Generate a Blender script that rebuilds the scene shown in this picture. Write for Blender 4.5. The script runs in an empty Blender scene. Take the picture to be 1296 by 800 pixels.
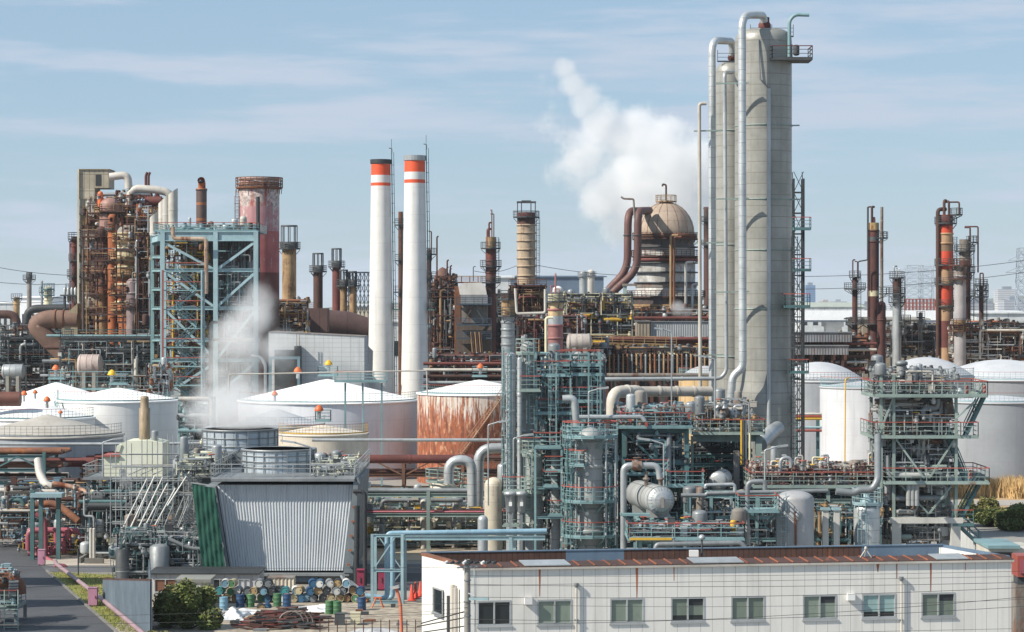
import bpy, math, random
from math import sin, cos, pi, radians
from mathutils import Vector as V

SC = bpy.context.scene
# ------------------------------------------------------------ camera
F = 3049.0      # focal length in pixels of a 1296 px wide picture
HC = 21.0       # camera height, metres
cam_d = bpy.data.cameras.new('camera'); cam = bpy.data.objects.new('camera', cam_d)
SC.collection.objects.link(cam); SC.camera = cam
cam_d.sensor_width = 36.0; cam_d.lens = 36.0 * F / 1296.0
cam_d.shift_y = -12.0 / 1296.0
cam.location = (0, 0, HC); cam.rotation_euler = (radians(90), 0, 0)
cam_d.clip_start = 1.0; cam_d.clip_end = 40000
# ------------------------------------------------------------ sun, sky, exposure
SUN_EL = radians(40)
SUN_B = radians(26)           # sun stands to the left, a little towards the viewer's side
sd = V((-cos(SUN_EL) * cos(SUN_B), -cos(SUN_EL) * sin(SUN_B), sin(SUN_EL)))
sun_d = bpy.data.lights.new('sun', 'SUN'); sun_d.energy = 5.0; sun_d.angle = radians(0.5)
sun_d.color = (1.0, 0.92, 0.80)
sun = bpy.data.objects.new('sun', sun_d); SC.collection.objects.link(sun)
sun.rotation_euler = sd.to_track_quat('Z', 'Y').to_euler()
W = bpy.data.worlds.new('World'); SC.world = W; W.use_nodes = True
nt = W.node_tree; nt.nodes.clear()
wo = nt.nodes.new('ShaderNodeOutputWorld'); bg = nt.nodes.new('ShaderNodeBackground')
sky = nt.nodes.new('ShaderNodeTexSky'); sky.sky_type = 'NISHITA'; sky.sun_disc = False
sky.sun_elevation = SUN_EL; sky.sun_rotation = radians(-90 - 26)
sky.air_density = 1.0; sky.dust_density = 0.3; sky.ozone_density = 3.0; sky.altitude = 0
bg.inputs[1].default_value = 0.086
tcw = nt.nodes.new('ShaderNodeTexCoord'); mpw = nt.nodes.new('ShaderNodeMapping')
mpw.inputs['Scale'].default_value = (5, 5, 44)
mpw.inputs['Rotation'].default_value = (0, radians(1.5), 0)
nzw = nt.nodes.new('ShaderNodeTexNoise'); nzw.inputs['Scale'].default_value = 1.0
nzw.inputs['Detail'].default_value = 8; nzw.inputs['Roughness'].default_value = 0.6
nt.links.new(tcw.outputs['Generated'], mpw.inputs[0]); nt.links.new(mpw.outputs[0], nzw.inputs[0])
rpw = nt.nodes.new('ShaderNodeMapRange'); rpw.interpolation_type = 'SMOOTHSTEP'
rpw.inputs[1].default_value = 0.46; rpw.inputs[2].default_value = 0.62
rpw.inputs[3].default_value = 0.0; rpw.inputs[4].default_value = 0.9
nt.links.new(nzw.outputs[0], rpw.inputs[0])
mxw = nt.nodes.new('ShaderNodeMix'); mxw.data_type = 'RGBA'
veil = nt.nodes.new('ShaderNodeMix'); veil.data_type = 'RGBA'; veil.inputs[0].default_value = .62   # thin high cloud veil
nt.links.new(sky.outputs[0], veil.inputs[6]); veil.inputs[7].default_value = (3.3, 4.75, 6.4, 1)
nt.links.new(rpw.outputs[0], mxw.inputs[0]); nt.links.new(veil.outputs[2], mxw.inputs[6])
mxw.inputs[7].default_value = (4.9, 5.65, 6.8, 1)      # thin cloud, in the sky texture's own units
nt.links.new(mxw.outputs[2], bg.inputs[0]); nt.links.new(bg.outputs[0], wo.inputs[0])
SC.view_settings.view_transform = 'Standard'; SC.view_settings.look = 'None'
SC.view_settings.gamma = 1; SC.view_settings.use_curve_mapping = False
SC.view_settings.exposure = 0.4
cy = SC.cycles
cy.max_bounces = 8; cy.diffuse_bounces = 3; cy.glossy_bounces = 2; cy.transmission_bounces = 3
cy.volume_bounces = 8; cy.volume_step_rate = 1.0; cy.volume_max_steps = 128
cy.use_denoising = True

# ------------------------------------------------------------ helpers: picture to place
def X(px, d): return (px - 648.0) / F * d
def Z(py, d): return HC - (py - 388.0) / F * d
def S(px, d): return px / F * d
def P(px, py, d): return V((X(px, d), d, Z(py, d)))
def GD(py): return F * HC / (py - 388.0)           # depth of a ground point seen at picture row py
def hexc(h):
    h = h.lstrip('#'); o = []
    for i in (0, 2, 4):
        v = int(h[i:i+2], 16) / 255.0
        o.append(v / 12.92 if v <= .04045 else ((v + .055) / 1.055) ** 2.4)
    return (o[0], o[1], o[2], 1)

# ------------------------------------------------------------ materials
MATS = {}
def M(name, col, col2=None, rust=0.0, rcol='#7a4426', rough=.6, metal=0.0, sc=.35, streak=True, seam=None,
      scol='#6a6a66', vseam=None, rib=None, var=.12, bump=0.0, detail=5, contrast=1.0, grime=.4):
    if name in MATS: return MATS[name]
    m = bpy.data.materials.new(name); m.use_nodes = True; t = m.node_tree; n = t.nodes; L = t.links
    b = n['Principled BSDF']; b.inputs['Roughness'].default_value = rough; b.inputs['Metallic'].default_value = metal
    pos = n.new('ShaderNodeNewGeometry').outputs['Position']
    def noise(scale, vec=(1, 1, 1), det=detail, ro=.6):
        mp = n.new('ShaderNodeMapping'); mp.inputs['Scale'].default_value = vec; L.new(pos, mp.inputs[0])
        z = n.new('ShaderNodeTexNoise'); z.inputs['Scale'].default_value = scale; z.inputs['Detail'].default_value = det
        z.inputs['Roughness'].default_value = ro; L.new(mp.outputs[0], z.inputs[0]); return z.outputs[0]
    def ramp(x, a, c, lo=0, hi=1):
        r = n.new('ShaderNodeMapRange'); r.inputs[1].default_value = a; r.inputs[2].default_value = c
        r.inputs[3].default_value = lo; r.inputs[4].default_value = hi; L.new(x, r.inputs[0]); return r.outputs[0]
    def mix(f, a, c):
        x = n.new('ShaderNodeMix'); x.data_type = 'RGBA'
        for i, q in ((0, f), (6, a), (7, c)):
            if isinstance(q, (tuple, float, int)): x.inputs[i].default_value = q
            else: L.new(q, x.inputs[i])
        return x.outputs[2]
    def math_(op, a, c=None):
        x = n.new('ShaderNodeMath'); x.operation = op
        for i, q in ((0, a), (1, c)):
            if q is None: continue
            if isinstance(q, (float, int)): x.inputs[i].default_value = q
            else: L.new(q, x.inputs[i])
        return x.outputs[0]
    c1 = hexc(col); c2 = hexc(col2) if col2 else tuple(x * .72 for x in c1[:3]) + (1,)
    w = .18 / contrast
    out = mix(ramp(noise(sc), .5 - w, .5 + w), c1, c2)
    if streak:
        st = noise(1.6, (1, 1, .07), 4)
        out = mix(ramp(st, .52, .80, 0, .45), out, tuple(x * .55 for x in c2[:3]) + (1,))
    if rust > 0:
        th = .74 - .38 * rust
        a = noise(1.1, (1, 1, .12), 6, .65); c_ = noise(.5, (1, 1, 1), 7, .7)
        s = math_('ADD', math_('MULTIPLY', a, .55), math_('MULTIPLY', c_, .45))
        rc = hexc(rcol); rc2 = tuple(x * .45 for x in rc[:3]) + (1,)
        rr = mix(ramp(noise(2.2), .4, .6), rc, rc2)
        out = mix(ramp(s, th - .05, th + .05), out, rr)
    if grime:
        out = mix(ramp(noise(3.2, (1, 1, .35), 9, .78), .52, .74, 0, grime), out, tuple(x * .4 for x in c2[:3]) + (1,))
    if seam or vseam:
        sp = n.new('ShaderNodeSeparateXYZ'); L.new(pos, sp.inputs[0]); masks = []
        if seam: masks.append(math_('LESS_THAN', math_('FRACT', math_('DIVIDE', sp.outputs[2], seam[0])), seam[1] / seam[0]))
        if vseam: masks.append(math_('LESS_THAN', math_('FRACT', math_('DIVIDE', sp.outputs[0], vseam[0])), vseam[1] / vseam[0]))
        mk = masks[0] if len(masks) == 1 else math_('MAXIMUM', masks[0], masks[1])
        out = mix(math_('MULTIPLY', mk, .75), out, hexc(scol))
    if var:
        oi = n.new('ShaderNodeObjectInfo'); hs = n.new('ShaderNodeHueSaturation')
        L.new(ramp(oi.outputs['Random'], 0, 1, 1 - var, 1 + var), hs.inputs['Value']); L.new(out, hs.inputs['Color']); out = hs.outputs[0]
    L.new(out, b.inputs['Base Color'])
    h = None
    if rib:
        sp2 = n.new('ShaderNodeSeparateXYZ'); L.new(pos, sp2.inputs[0])
        h = math_('SINE', math_('MULTIPLY', math_('ADD', sp2.outputs[0], sp2.outputs[1] if rib[1] else 0.0), 2 * pi / rib[0]))
    if bump:
        q = noise(6 if bump < 1 else 2); h = q if h is None else math_('ADD', h, q)
    if h is not None:
        bp = n.new('ShaderNodeBump'); bp.inputs['Strength'].default_value = .5 if rib else min(1, bump); bp.inputs['Distance'].default_value = .06 if rib else .05
        L.new(h, bp.inputs['Height']); L.new(bp.outputs[0], b.inputs['Normal'])
    rn = ramp(noise(3), .3, .7, max(0, rough - .1), min(1, rough + .12)); L.new(rn, b.inputs['Roughness'])
    MATS[name] = m; return m

teal = M('teal paint', '#82a1a5', '#6a878b', rust=.26, rough=.5)
tealD = M('dark teal paint', '#53757a', '#42605f', rust=.28, rough=.5)
tealP = M('pale teal paint', '#9bb5bb', '#859fa6', rust=.22, rough=.5)
sage = M('grey green paint', '#92a29c', '#7a8c87', rust=.32, rough=.55)
blueP = M('light blue paint', '#84a2b2', '#7090a2', rust=.08, rough=.45)
redR = M('red rail paint', '#a5564a', '#8a463c', rust=.15, rough=.5, streak=False)
galv = M('galvanised steel', '#b4b9ba', '#989da0', rust=.1, rough=.42, metal=.35)
galvD = M('dull galvanised steel', '#8d9294', '#73787b', rust=.16, rough=.5, metal=.3)
alu = M('aluminium cladding', '#c3c7c7', '#a6aaab', rust=.05, rough=.38, metal=.45, seam=(.9, .05), scol='#84878a')
greyV = M('grey vessel paint', '#a3a5a4', '#878a89', rust=.14, rough=.5, seam=(1.6, .05))
greyT = M('grey tank paint', '#9a9fa5', '#8f949a', grime=.1, rust=.04, rough=.55, seam=(1.8, .03), scol='#8a8e92')
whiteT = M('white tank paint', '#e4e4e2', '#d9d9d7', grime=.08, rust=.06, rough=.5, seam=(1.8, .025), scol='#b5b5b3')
whiteR = M('white roof paint', '#f0efed', '#e6e5e3', grime=.05, rust=.02, rough=.55, streak=False)
greyR = M('grey roof paint', '#b6b9bc', '#a5a8ac', grime=.12, rust=.08, rough=.6, streak=False)
cream = M('cream paint', '#cfc9ac', '#b9b293', rust=.25, rcol='#8a5a34', rough=.55)
creamG = M('pale green cream paint', '#d0d2bf', '#bfc1ad', grime=.15, rust=.06, rough=.6)
beige = M('beige insulation cladding', '#b6b2a2', '#a09c8e', rust=.16, rcol='#75634c', rough=.45, metal=.1, seam=(1.9, .1), scol='#7c786c')
rustD = M('dark rust', '#5a3c33', '#3c2b28', rust=.3, rcol='#7d4a2e', rough=.8, metal=.05)
rustB = M('brown rust', '#84583f', '#5c3d30', rust=.45, rcol='#9a5c34', rough=.8)
rustO = M('orange rust', '#a8633a', '#7c4429', rust=.4, rcol='#6a3a24', rough=.8)
rustR = M('red brown primer', '#6f3a34', '#552d2a', rust=.3, rcol='#3c2722', rough=.75)
rustG = M('grey metal with rust', '#8e8a84', '#6f6a64', rust=.5, rcol='#75492e', rough=.7)
tan_ = M('stained tan metal', '#a98e68', '#86694a', rust=.45, rcol='#63412b', rough=.7)
black = M('black steel', '#34383b', '#26292c', rust=.12, rough=.6)
dark = M('dark steel', '#4a4f52', '#383c3f', rust=.3, rcol='#5c3c2c', rough=.7)
navy = M('dark blue steel', '#3c4f60', '#2f3e4c', rust=.2, rough=.6)
yellow = M('yellow safety paint', '#d0a83a', '#b08c30', rust=.2, rough=.5, streak=False)
orange = M('orange paint', '#d8703a', '#c05c2e', rust=.06, rough=.5, streak=False)
pink = M('faded pink paint', '#c47a88', '#b06676', rust=.08, rough=.5)
pinkP = M('pale pink box paint', '#bd8ba0', '#a9788e', rust=.03, rough=.5)
pinkR = M('red pink fire main paint', '#9f5560', '#844551', rust=.08, rough=.5)
conc = M('concrete', '#a29f98', '#8a8780', rough=.85, var=.05, bump=.3)
concD = M('stained concrete', '#7d7b75', '#62605b', rough=.9, var=.05, bump=.4)
corr = M('corrugated grey sheet', '#a3a8ab', '#8f9497', rust=.1, rough=.5, metal=.2, rib=(.35, 1))
corrR = M('rusting corrugated sheet', '#84868a', '#6b6c70', rust=.42, rough=.65, rib=(.45, 1))
glassM = M('dark window glass', '#2b3234', '#20262a', rough=.08, streak=False, var=0)
RUSTS = [rustD, rustB, rustD, rustR, tan_, rustG, dark]
GALVS = [galv, galv, galvD, alu, sage]
TEALS = [teal, tealD, galv, galvD, sage]

# ------------------------------------------------------------ mesh builder
COL = SC.collection
class MB:
    def __init__(s): s.v = []; s.f = []; s.sm = []
    def add(s, vs, fs, smooth=False):
        o = len(s.v); s.v += [tuple(p) for p in vs]; s.f += [tuple(i + o for i in f) for f in fs]; s.sm += [smooth] * len(fs); return s
    def box(s, x0, x1, y0, y1, z0, z1):
        if x0 > x1: x0, x1 = x1, x0
        if y0 > y1: y0, y1 = y1, y0
        if z0 > z1: z0, z1 = z1, z0
        return s.add([(x0,y0,z0),(x1,y0,z0),(x1,y1,z0),(x0,y1,z0),(x0,y0,z1),(x1,y0,z1),(x1,y1,z1),(x0,y1,z1)],
                     [(3,2,1,0),(4,5,6,7),(0,1,5,4),(1,2,6,5),(2,3,7,6),(3,0,4,7)])
    def beam(s, a, b, w, h=None):
        h = h or w; a = V(a); b = V(b); d = (b - a)
        if d.length < 1e-5: return s
        d.normalize(); up = V((0, 0, 1)) if abs(d.z) < .95 else V((0, 1, 0))
        x = d.cross(up).normalized() * w / 2; y = x.cross(d).normalized() * h / 2
        vs = [a - x - y, a + x - y, a + x + y, a - x + y, b - x - y, b + x - y, b + x + y, b - x + y]
        return s.add(vs, [(3,2,1,0),(4,5,6,7),(0,1,5,4),(1,2,6,5),(2,3,7,6),(3,0,4,7)])
    def ibeam(s, a, b, w, h):
        a = V(a); b = V(b); d = (b - a).normalized(); up = V((0, 0, 1)) if abs(d.z) < .95 else V((0, 1, 0))
        x = d.cross(up).normalized(); y = x.cross(d).normalized()
        t = h * .09
        s.beam(a + y * (h / 2 - t / 2), b + y * (h / 2 - t / 2), w, t); s.beam(a - y * (h / 2 - t / 2), b - y * (h / 2 - t / 2), w, t)
        return s.beam(a, b, w * .14, h - 2 * t)
    def tube(s, pts, r, n=8, cap=True, smooth=True):
        pts = [V(p) for p in pts]; rs = r if isinstance(r, (list, tuple)) else [r] * len(pts)
        k = len(pts); t0 = (pts[1] - pts[0]).normalized()
        up = V((0, 0, 1)) if abs(t0.z) < .9 else V((0, 1, 0))
        u = t0.cross(up).normalized(); vs = []; prev = t0
        for i, p in enumerate(pts):
            t = ((pts[min(i + 1, k - 1)] - pts[max(i - 1, 0)])); t = t.normalized() if t.length > 1e-9 else prev
            u = (u - t * u.dot(t)); u = u.normalized() if u.length > 1e-6 else t.cross(V((0.3, .9, .2))).normalized()
            w = t.cross(u); prev = t
            for j in range(n):
                a = 2 * pi * j / n; vs.append(p + (u * cos(a) + w * sin(a)) * rs[i])
        fs = [(i*n+j, i*n+(j+1)%n, (i+1)*n+(j+1)%n, (i+1)*n+j) for i in range(k - 1) for j in range(n)]
        s.add(vs, fs, smooth)
        if cap: s.add(vs[:n], [tuple(range(n))[::-1]]); s.add(vs[-n:], [tuple(range(n))])
        return s
    def pipe(s, pts, r, bend=None, n=10, flange=0):
        pts = [V(p) for p in pts]; bend = r * 2 if bend is None else bend; out = [pts[0]]
        for i in range(1, len(pts) - 1):
            a, p, b = pts[i - 1], pts[i], pts[i + 1]; d1 = (a - p); d2 = (b - p)
            if d1.length < 1e-6 or d2.length < 1e-6: continue
            q = min(bend, d1.length * .48, d2.length * .48); d1.normalize(); d2.normalize()
            if abs(d1.dot(d2)) > .98: out.append(p); continue
            A = p + d1 * q; B = p + d2 * q; m = 5
            for j in range(m + 1):
                t = j / m; out.append(A * (1 - t) ** 2 + p * 2 * t * (1 - t) + B * t * t)
        out.append(pts[-1]); s.tube(out, r, n)
        if flange:
            for a, b in ((pts[0], pts[1]), (pts[-1], pts[-2])):
                d = (b - a).normalized(); s.tube([a, a + d * .12], r * flange, n)
        return s
    def lathe(s, cx, cy, prof, n=24, smooth=True, a0=0, a1=2*pi):
        full = abs(a1 - a0 - 2 * pi) < 1e-6; m = n if full else n + 1
        vs = [(cx + r * cos(a0 + (a1 - a0) * j / n), cy + r * sin(a0 + (a1 - a0) * j / n), z) for r, z in prof for j in range(m)]
        fs = [(i*m+j, i*m+(j+1)%m, (i+1)*m+(j+1)%m, (i+1)*m+j) for i in range(len(prof) - 1) for j in range(n)]
        s.add(vs, fs, smooth)
        if full:
            if prof[0][0] > .01: s.add(vs[:m], [tuple(range(m))[::-1]])
            if prof[-1][0] > .01: s.add(vs[-m:], [tuple(range(m))])
        return s
    def poly(s, pts, thick):                       # convex outline, extruded along thick
        k = len(pts); t = V(thick); p = [V(q) for q in pts]
        return s.add(p + [q + t for q in p], [tuple(range(k))[::-1], tuple(range(k, 2 * k))] + [(i, (i+1) % k, k + (i+1) % k, k + i) for i in range(k)])
    def build(s, name, mat, parent=None, smooth=None, **kw):
        if not s.v: return None
        o0 = ROOTLOC.get(parent.name, V((0, 0, 0))) if parent else kw.get('origin')
        if o0 is None:
            xs = [p[0] for p in s.v]; ys = [p[1] for p in s.v]; zs = [p[2] for p in s.v]
            o0 = V(((min(xs) + max(xs)) / 2, (min(ys) + max(ys)) / 2, min(zs)))
        me = bpy.data.meshes.new(name)
        me.from_pydata([(p[0] - o0[0], p[1] - o0[1], p[2] - o0[2]) for p in s.v], [], s.f)
        me.polygons.foreach_set('use_smooth', [bool(x) for x in s.sm]); me.materials.append(mat); me.update()
        o = bpy.data.objects.new(name, me); COL.objects.link(o)
        if parent: o.parent = parent; ROOTLOC[o.name] = o0
        else: o.location = o0; ROOTLOC[o.name] = V(o0)
        return o
ROOTLOC = {}
def tag(o, label=None, cat=None, group=None, kind=None):
    if label: o['label'] = label
    if cat: o['category'] = cat
    if group: o['group'] = group
    if kind: o['kind'] = kind
    return o
def thing(name, label, cat, loc, group=None):
    o = bpy.data.objects.new(name, None); o.empty_display_size = .5; COL.objects.link(o)
    o.location = loc; ROOTLOC[o.name] = V(loc); return tag(o, label, cat, group)
def copy_tree(o, parent=None, loc=None, label=None):
    c = o.copy(); COL.objects.link(c)
    if parent: c.parent = parent
    if loc is not None: c.location = loc
    if label: c['label'] = label
    for ch in list(o.children): copy_tree(ch, c)
    return c
def relabel_part(o, label): o['label'] = label

# ------------------------------------------------------------ shared parts
def rail_line(mb, top, pts, h=1.1, sp=1.6, w=.055, closed=False):
    pts = [V(p) for p in pts]
    if closed: pts = pts + [pts[0]]
    up = V((0, 0, 1))
    for a, b in zip(pts, pts[1:]):
        L_ = (b - a).length; k = max(1, round(L_ / sp))
        for i in range(k + 1):
            p = a + (b - a) * i / k
            if i < k or b is pts[-1]: mb.beam(p, p + up * h, w)
        for f in (.4, .72): mb.beam(a + up * h * f, b + up * h * f, w * .85)
        mb.beam(a + up * .06, b + up * .06, w * .6, .14)
        top.beam(a + up * h, b + up * h, w * 1.25)
def deck_rect(R, x0, x1, y0, y1, z, mat=teal, top=redR, sides='lrfb', w=.05, th=.1, name='platform', h=1.1):
    d = MB().box(x0, x1, y0, y1, z - th, z)
    for xx in (x0, x1): d.box(xx - .03, xx + .03, y0 - .03, y1 + .03, z - th - .03, z + .03)
    for yy in (y0, y1): d.box(x0 + .035, x1 - .035, yy - .03, yy + .03, z - th - .025, z + .025)
    dk = d.build(name, mat, R)
    m, t = MB(), MB()
    if 'f' in sides: rail_line(m, t, [(x0, y0, z), (x1, y0, z)], w=w, h=h)
    if 'b' in sides: rail_line(m, t, [(x0, y1, z), (x1, y1, z)], w=w, h=h)
    if 'l' in sides: rail_line(m, t, [(x0, y0, z), (x0, y1, z)], w=w, h=h)
    if 'r' in sides: rail_line(m, t, [(x1, y0, z), (x1, y1, z)], w=w, h=h)
    m.build('railing', mat, dk)
    if top: t.build('top_rail', top, dk)
    else: t.build('top_rail', mat, dk)
    return dk
def ring_deck(R, cx, cy_, z, r0, r1, a0=0, a1=360, mat=teal, top=redR, w=.055, name='platform', h=1.1):
    a0, a1 = radians(a0), radians(a1); n = max(4, int(abs(a1 - a0) * r1 / .9)); full = abs(a1 - a0) > 6.28
    d = MB(); vs = []; m = n + 1
    for zz in (z - .11, z):
        for r in (r0, r1): vs += [(cx + r * cos(a0 + (a1 - a0) * j / n), cy_ + r * sin(a0 + (a1 - a0) * j / n), zz) for j in range(m)]
    f = []
    for j in range(n): f += [(2*m+j, 3*m+j, 3*m+j+1, 2*m+j+1), (j, j+1, m+j+1, m+j), (m+j, m+j+1, 3*m+j+1, 3*m+j), (j+1, j, 2*m+j, 2*m+j+1)]
    if not full: f += [(0, m, 3*m, 2*m), (n, 2*m+n, 3*m+n, m+n)]
    d.add(vs, f)
    for j in range(0, m, 2):
        a = a0 + (a1 - a0) * j / n; c, s_ = cos(a), sin(a)
        d.beam((cx + r0 * c, cy_ + r0 * s_, z - .9), (cx + r1 * .97 * c, cy_ + r1 * .97 * s_, z - .18), .09)
    dk = d.build(name, mat, R); mm, t = MB(), MB()
    pts = [(cx + r1 * cos(a0 + (a1 - a0) * j / n), cy_ + r1 * sin(a0 + (a1 - a0) * j / n), z) for j in range(m)]
    rail_line(mm, t, pts, sp=1.2, w=w, h=h)
    if not full:
        for a in (a0, a1): rail_line(mm, t, [(cx + r0 * cos(a), cy_ + r0 * sin(a), z), (cx + r1 * cos(a), cy_ + r1 * sin(a), z)], w=w, h=h)
    mm.build('railing', mat, dk); t.build('top_rail', top or mat, dk)
    return dk
def ladder(R, x, y, z0, z1, mat=galv, ax=(1, 0), cage=True, w=.05, face=-1):
    m = MB(); ux, uy = ax; hw = .25; nx, ny = -uy * face, ux * face
    for s_ in (-1, 1): m.beam((x + ux * hw * s_, y + uy * hw * s_, z0), (x + ux * hw * s_, y + uy * hw * s_, z1), w)
    z = z0 + .3
    while z < z1: m.beam((x - ux * hw, y - uy * hw, z), (x + ux * hw, y + uy * hw, z), w * .6); z += .45
    if cage:
        z = z0 + 2.2; cg = []
        while z < z1:
            p = [(x + ux * hw * a * 1.4 + nx * b, y + uy * hw * a * 1.4 + ny * b, z) for a, b in ((-1, 0), (-1.1, .4), (-.5, .7), (.5, .7), (1.1, .4), (1, 0))]
            for a, b in zip(p, p[1:]): m.beam(a, b, w * .7)
            cg.append(p); z += 1.1
        for k in (1, 2, 3, 4):
            if len(cg) > 1: m.beam(cg[0][k], cg[-1][k], w * .6)
    return m.build('ladder', mat, R)
def flight(R, a, b, width=.8, mat=teal, w=.06, top=None, ydir=(0, 1, 0)):
    a, b = V(a), V(b); yd = V(ydir); m = MB(); hy = yd * width / 2
    for s_ in (-1, 1):
        m.beam(a + hy * s_, b + hy * s_, .05, .24)
        rl = V((0, 0, 1)); k = max(2, int((b - a).length / 1.5))
        for i in range(k + 1):
            p = a + (b - a) * i / k + hy * s_; m.beam(p, p + rl, w)
        for hh in (.5, 1.0): m.beam(a + hy * s_ + rl * hh, b + hy * s_ + rl * hh, w)
    n = max(3, int(abs(b.z - a.z) / .24))
    for i in range(n + 1):
        p = a + (b - a) * i / n; dx = (b - a); dx.z = 0; dx.normalize(); dx *= .13
        m.poly([p - dx - hy, p + dx - hy, p + dx + hy, p - dx + hy], (0, 0, .04))
    return m.build('stair_flight', mat, R)
def valve(R, p, s=.25, mat=galvD, wheel=redR, axis='z'):
    x, y, z = p; o = MB().lathe(x, y, [(s*.4, z - s), (s*.9, z - s*.9), (s*.9, z - s*.7), (s*.5, z - s*.6), (s*.85, z), (s*.5, z + s*.6), (s*.7, z + s*.7), (s*.7, z + s*.9), (s*.12, z + s), (s*.12, z + s*1.8)], 8).build('valve', mat, R)
    h = MB(); n = 8; zz = z + s * 1.75
    h.tube([(x + s * .75 * cos(2*pi*i/n), y + s * .75 * sin(2*pi*i/n), zz) for i in range(n + 1)], s * .13, 5, cap=False)
    h.beam((x - s*.7, y, zz), (x + s*.7, y, zz), s * .12).beam((x, y - s*.7, zz), (x, y + s*.7, zz), s * .12)
    h.build('handwheel', wheel, o)
def vessel_prof(r, z0, z1, k=.5, m=6):
    p = [(r * sin(pi / 2 * i / m), z0 + k * r * (1 - cos(pi / 2 * i / m))) for i in range(m + 1)]
    p += [(r * cos(pi / 2 * i / m), z1 - k * r * (1 - sin(pi / 2 * i / m))) for i in range(m + 1)]
    p[0] = (.001, p[0][1]); p[-1] = (.001, p[-1][1]); return p
def clutter(R, x0, x1, y0, y1, z0, z1, n, seed, mats, rs=(.06, .09, .12, .18), valves=0, boxes=0, drums=0, vbias=.5):
    g = random.Random(seed); lx, ly, lz = x1 - x0, y1 - y0, z1 - z0
    U = lambda a, b: g.uniform(a, b)
    for i in range(n):
        p = [U(x0, x1), U(y0, y1), U(z0, z1)]; pts = [tuple(p)]; last = None
        for k in range(g.choice((1, 2, 3, 3, 4))):
            ax = g.choice([a for a in ((0, 2, 2, 0, 1) if g.random() < vbias else (0, 0, 1, 2)) if a != last]); last = ax
            lo, hi = ((x0, x1), (y0, y1), (z0, z1))[ax]; q = U(lo, hi)
            if ax == 1: q = p[1] + (q - p[1]) * .4
            if abs(q - p[ax]) < .5: q = min(hi, max(lo, p[ax] + (.7 if q > p[ax] else -.7)))
            if abs(q - p[ax]) < .3: continue
            p[ax] = q; pts.append(tuple(p))
        if len(pts) < 2: continue
        r = g.choice(rs); MB().pipe(pts, r, n=8, bend=r * 2.5).build('pipe', g.choice(mats), R)
    for q, mm in enumerate((mats[0], mats[len(mats) // 2], galv if g.random() < .5 else mats[-1])): fines(R, x0, x1, y0 - .15, y1, z0, z1, int(n * 1.5), seed * 7 + q, mm)
    for i in range(valves): valve(R, (U(x0, x1), U(y0, y1), U(z0, z1)), U(.18, .34), g.choice(mats), g.choice((redR, redR, galvD, yellow)))
    for i in range(boxes):
        x, y, z = U(x0, x1), U(y0, y1), U(z0, z1); w_, h_ = U(.1, .32), U(.15, .5)
        MB().box(x - w_, x + w_, y - .15, y + .15, z, z + h_ * 1.3).box(x - w_ * 1.08, x + w_ * 1.08, y - .17, y + .17, z + h_ * 1.3 + .003, z + h_ * 1.3 + .06).build('junction_box', g.choice(mats), R)
    for i in range(drums):
        x, y, z = U(x0, x1), U(y0, y1), U(z0, z1); r = U(.22, .55); h_ = U(.7, 1.9)
        MB().lathe(x, y, vessel_prof(r, z, z + h_), 14).build('small_vessel', g.choice((galv, galvD, rustG, mats[0])), R)
def fines(R, x0, x1, y0, y1, z0, z1, n, seed, mat):
    g = random.Random(seed); m = MB(); t = max(.04, y0 * .00028)
    for i in range(n):
        a = [g.uniform(x0, x1), g.uniform(y0, y1), g.uniform(z0, z1)]
        for k in range(g.choice((1, 2, 3))):
            b = list(a); ax = g.choice((2, 2, 0, 0, 1)); q = g.uniform(.4, 2.6) * g.choice((-1, 1)) * y0 / 190
            lo, hi = ((x0, x1), (y0, y1), (z0, z1))[ax]; b[ax] = max(lo, min(hi, b[ax] + q))
            if abs(b[ax] - a[ax]) > .1: m.beam(a, b, t * g.choice((.7, 1, 1.5)))
            a = b
        if i % 3 == 0:
            r = t * g.uniform(1.8, 4.2); m.lathe(a[0], a[1], [(.01, a[2] - r * 1.3), (r * .8, a[2] - r), (r, a[2]), (r * .6, a[2] + r), (r * .9, a[2] + r * 1.1), (.01, a[2] + r * 1.3)], 7)
    o = m.build('small_pipework', mat, R)
    if o: o['kind'] = 'stuff'
def frame(R, xs, ys, zs, mat=teal, w=.35, brace=(), bmat=None, beams=True, bh=None):
    for x in xs:
        for y in ys: MB().ibeam((x, y, zs[0] if isinstance(zs[0], (int, float)) else 0), (x, y, zs[-1]), w, w).build('column', mat, R)
    if beams:
        for z in zs[1:]:
            for y in ys: MB().ibeam((xs[0] - w/2, y, z), (xs[-1] + w/2, y, z), w * .8, bh or w * 1.1).build('beam', mat, R)
            for x in xs: MB().ibeam((x, ys[0], z - .01), (x, ys[-1], z - .01), w * .7, w * .9).build('cross_beam', mat, R)
    for (a, b) in brace: MB().beam(a, b, w * .5, w * .5).build('brace', bmat or mat, R)
def lamp_pole(x, y, z0, z1, arm, label, mat=galv, group='tall yard lamps'):
    t = thing('yard_lamp', label, 'lamp', (x, y, z0), group)
    MB().pipe([(x, y, z0), (x, y, z1), (x + arm, y, z1 + abs(arm) * .3)], .06, n=6).build('pole', mat, t)
    MB().beam((x + arm, y, z1 + abs(arm) * .3), (x + arm * 1.9, y, z1 + abs(arm) * .42), .34, .14).build('lamp_head', alu, t)
    return t
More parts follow.
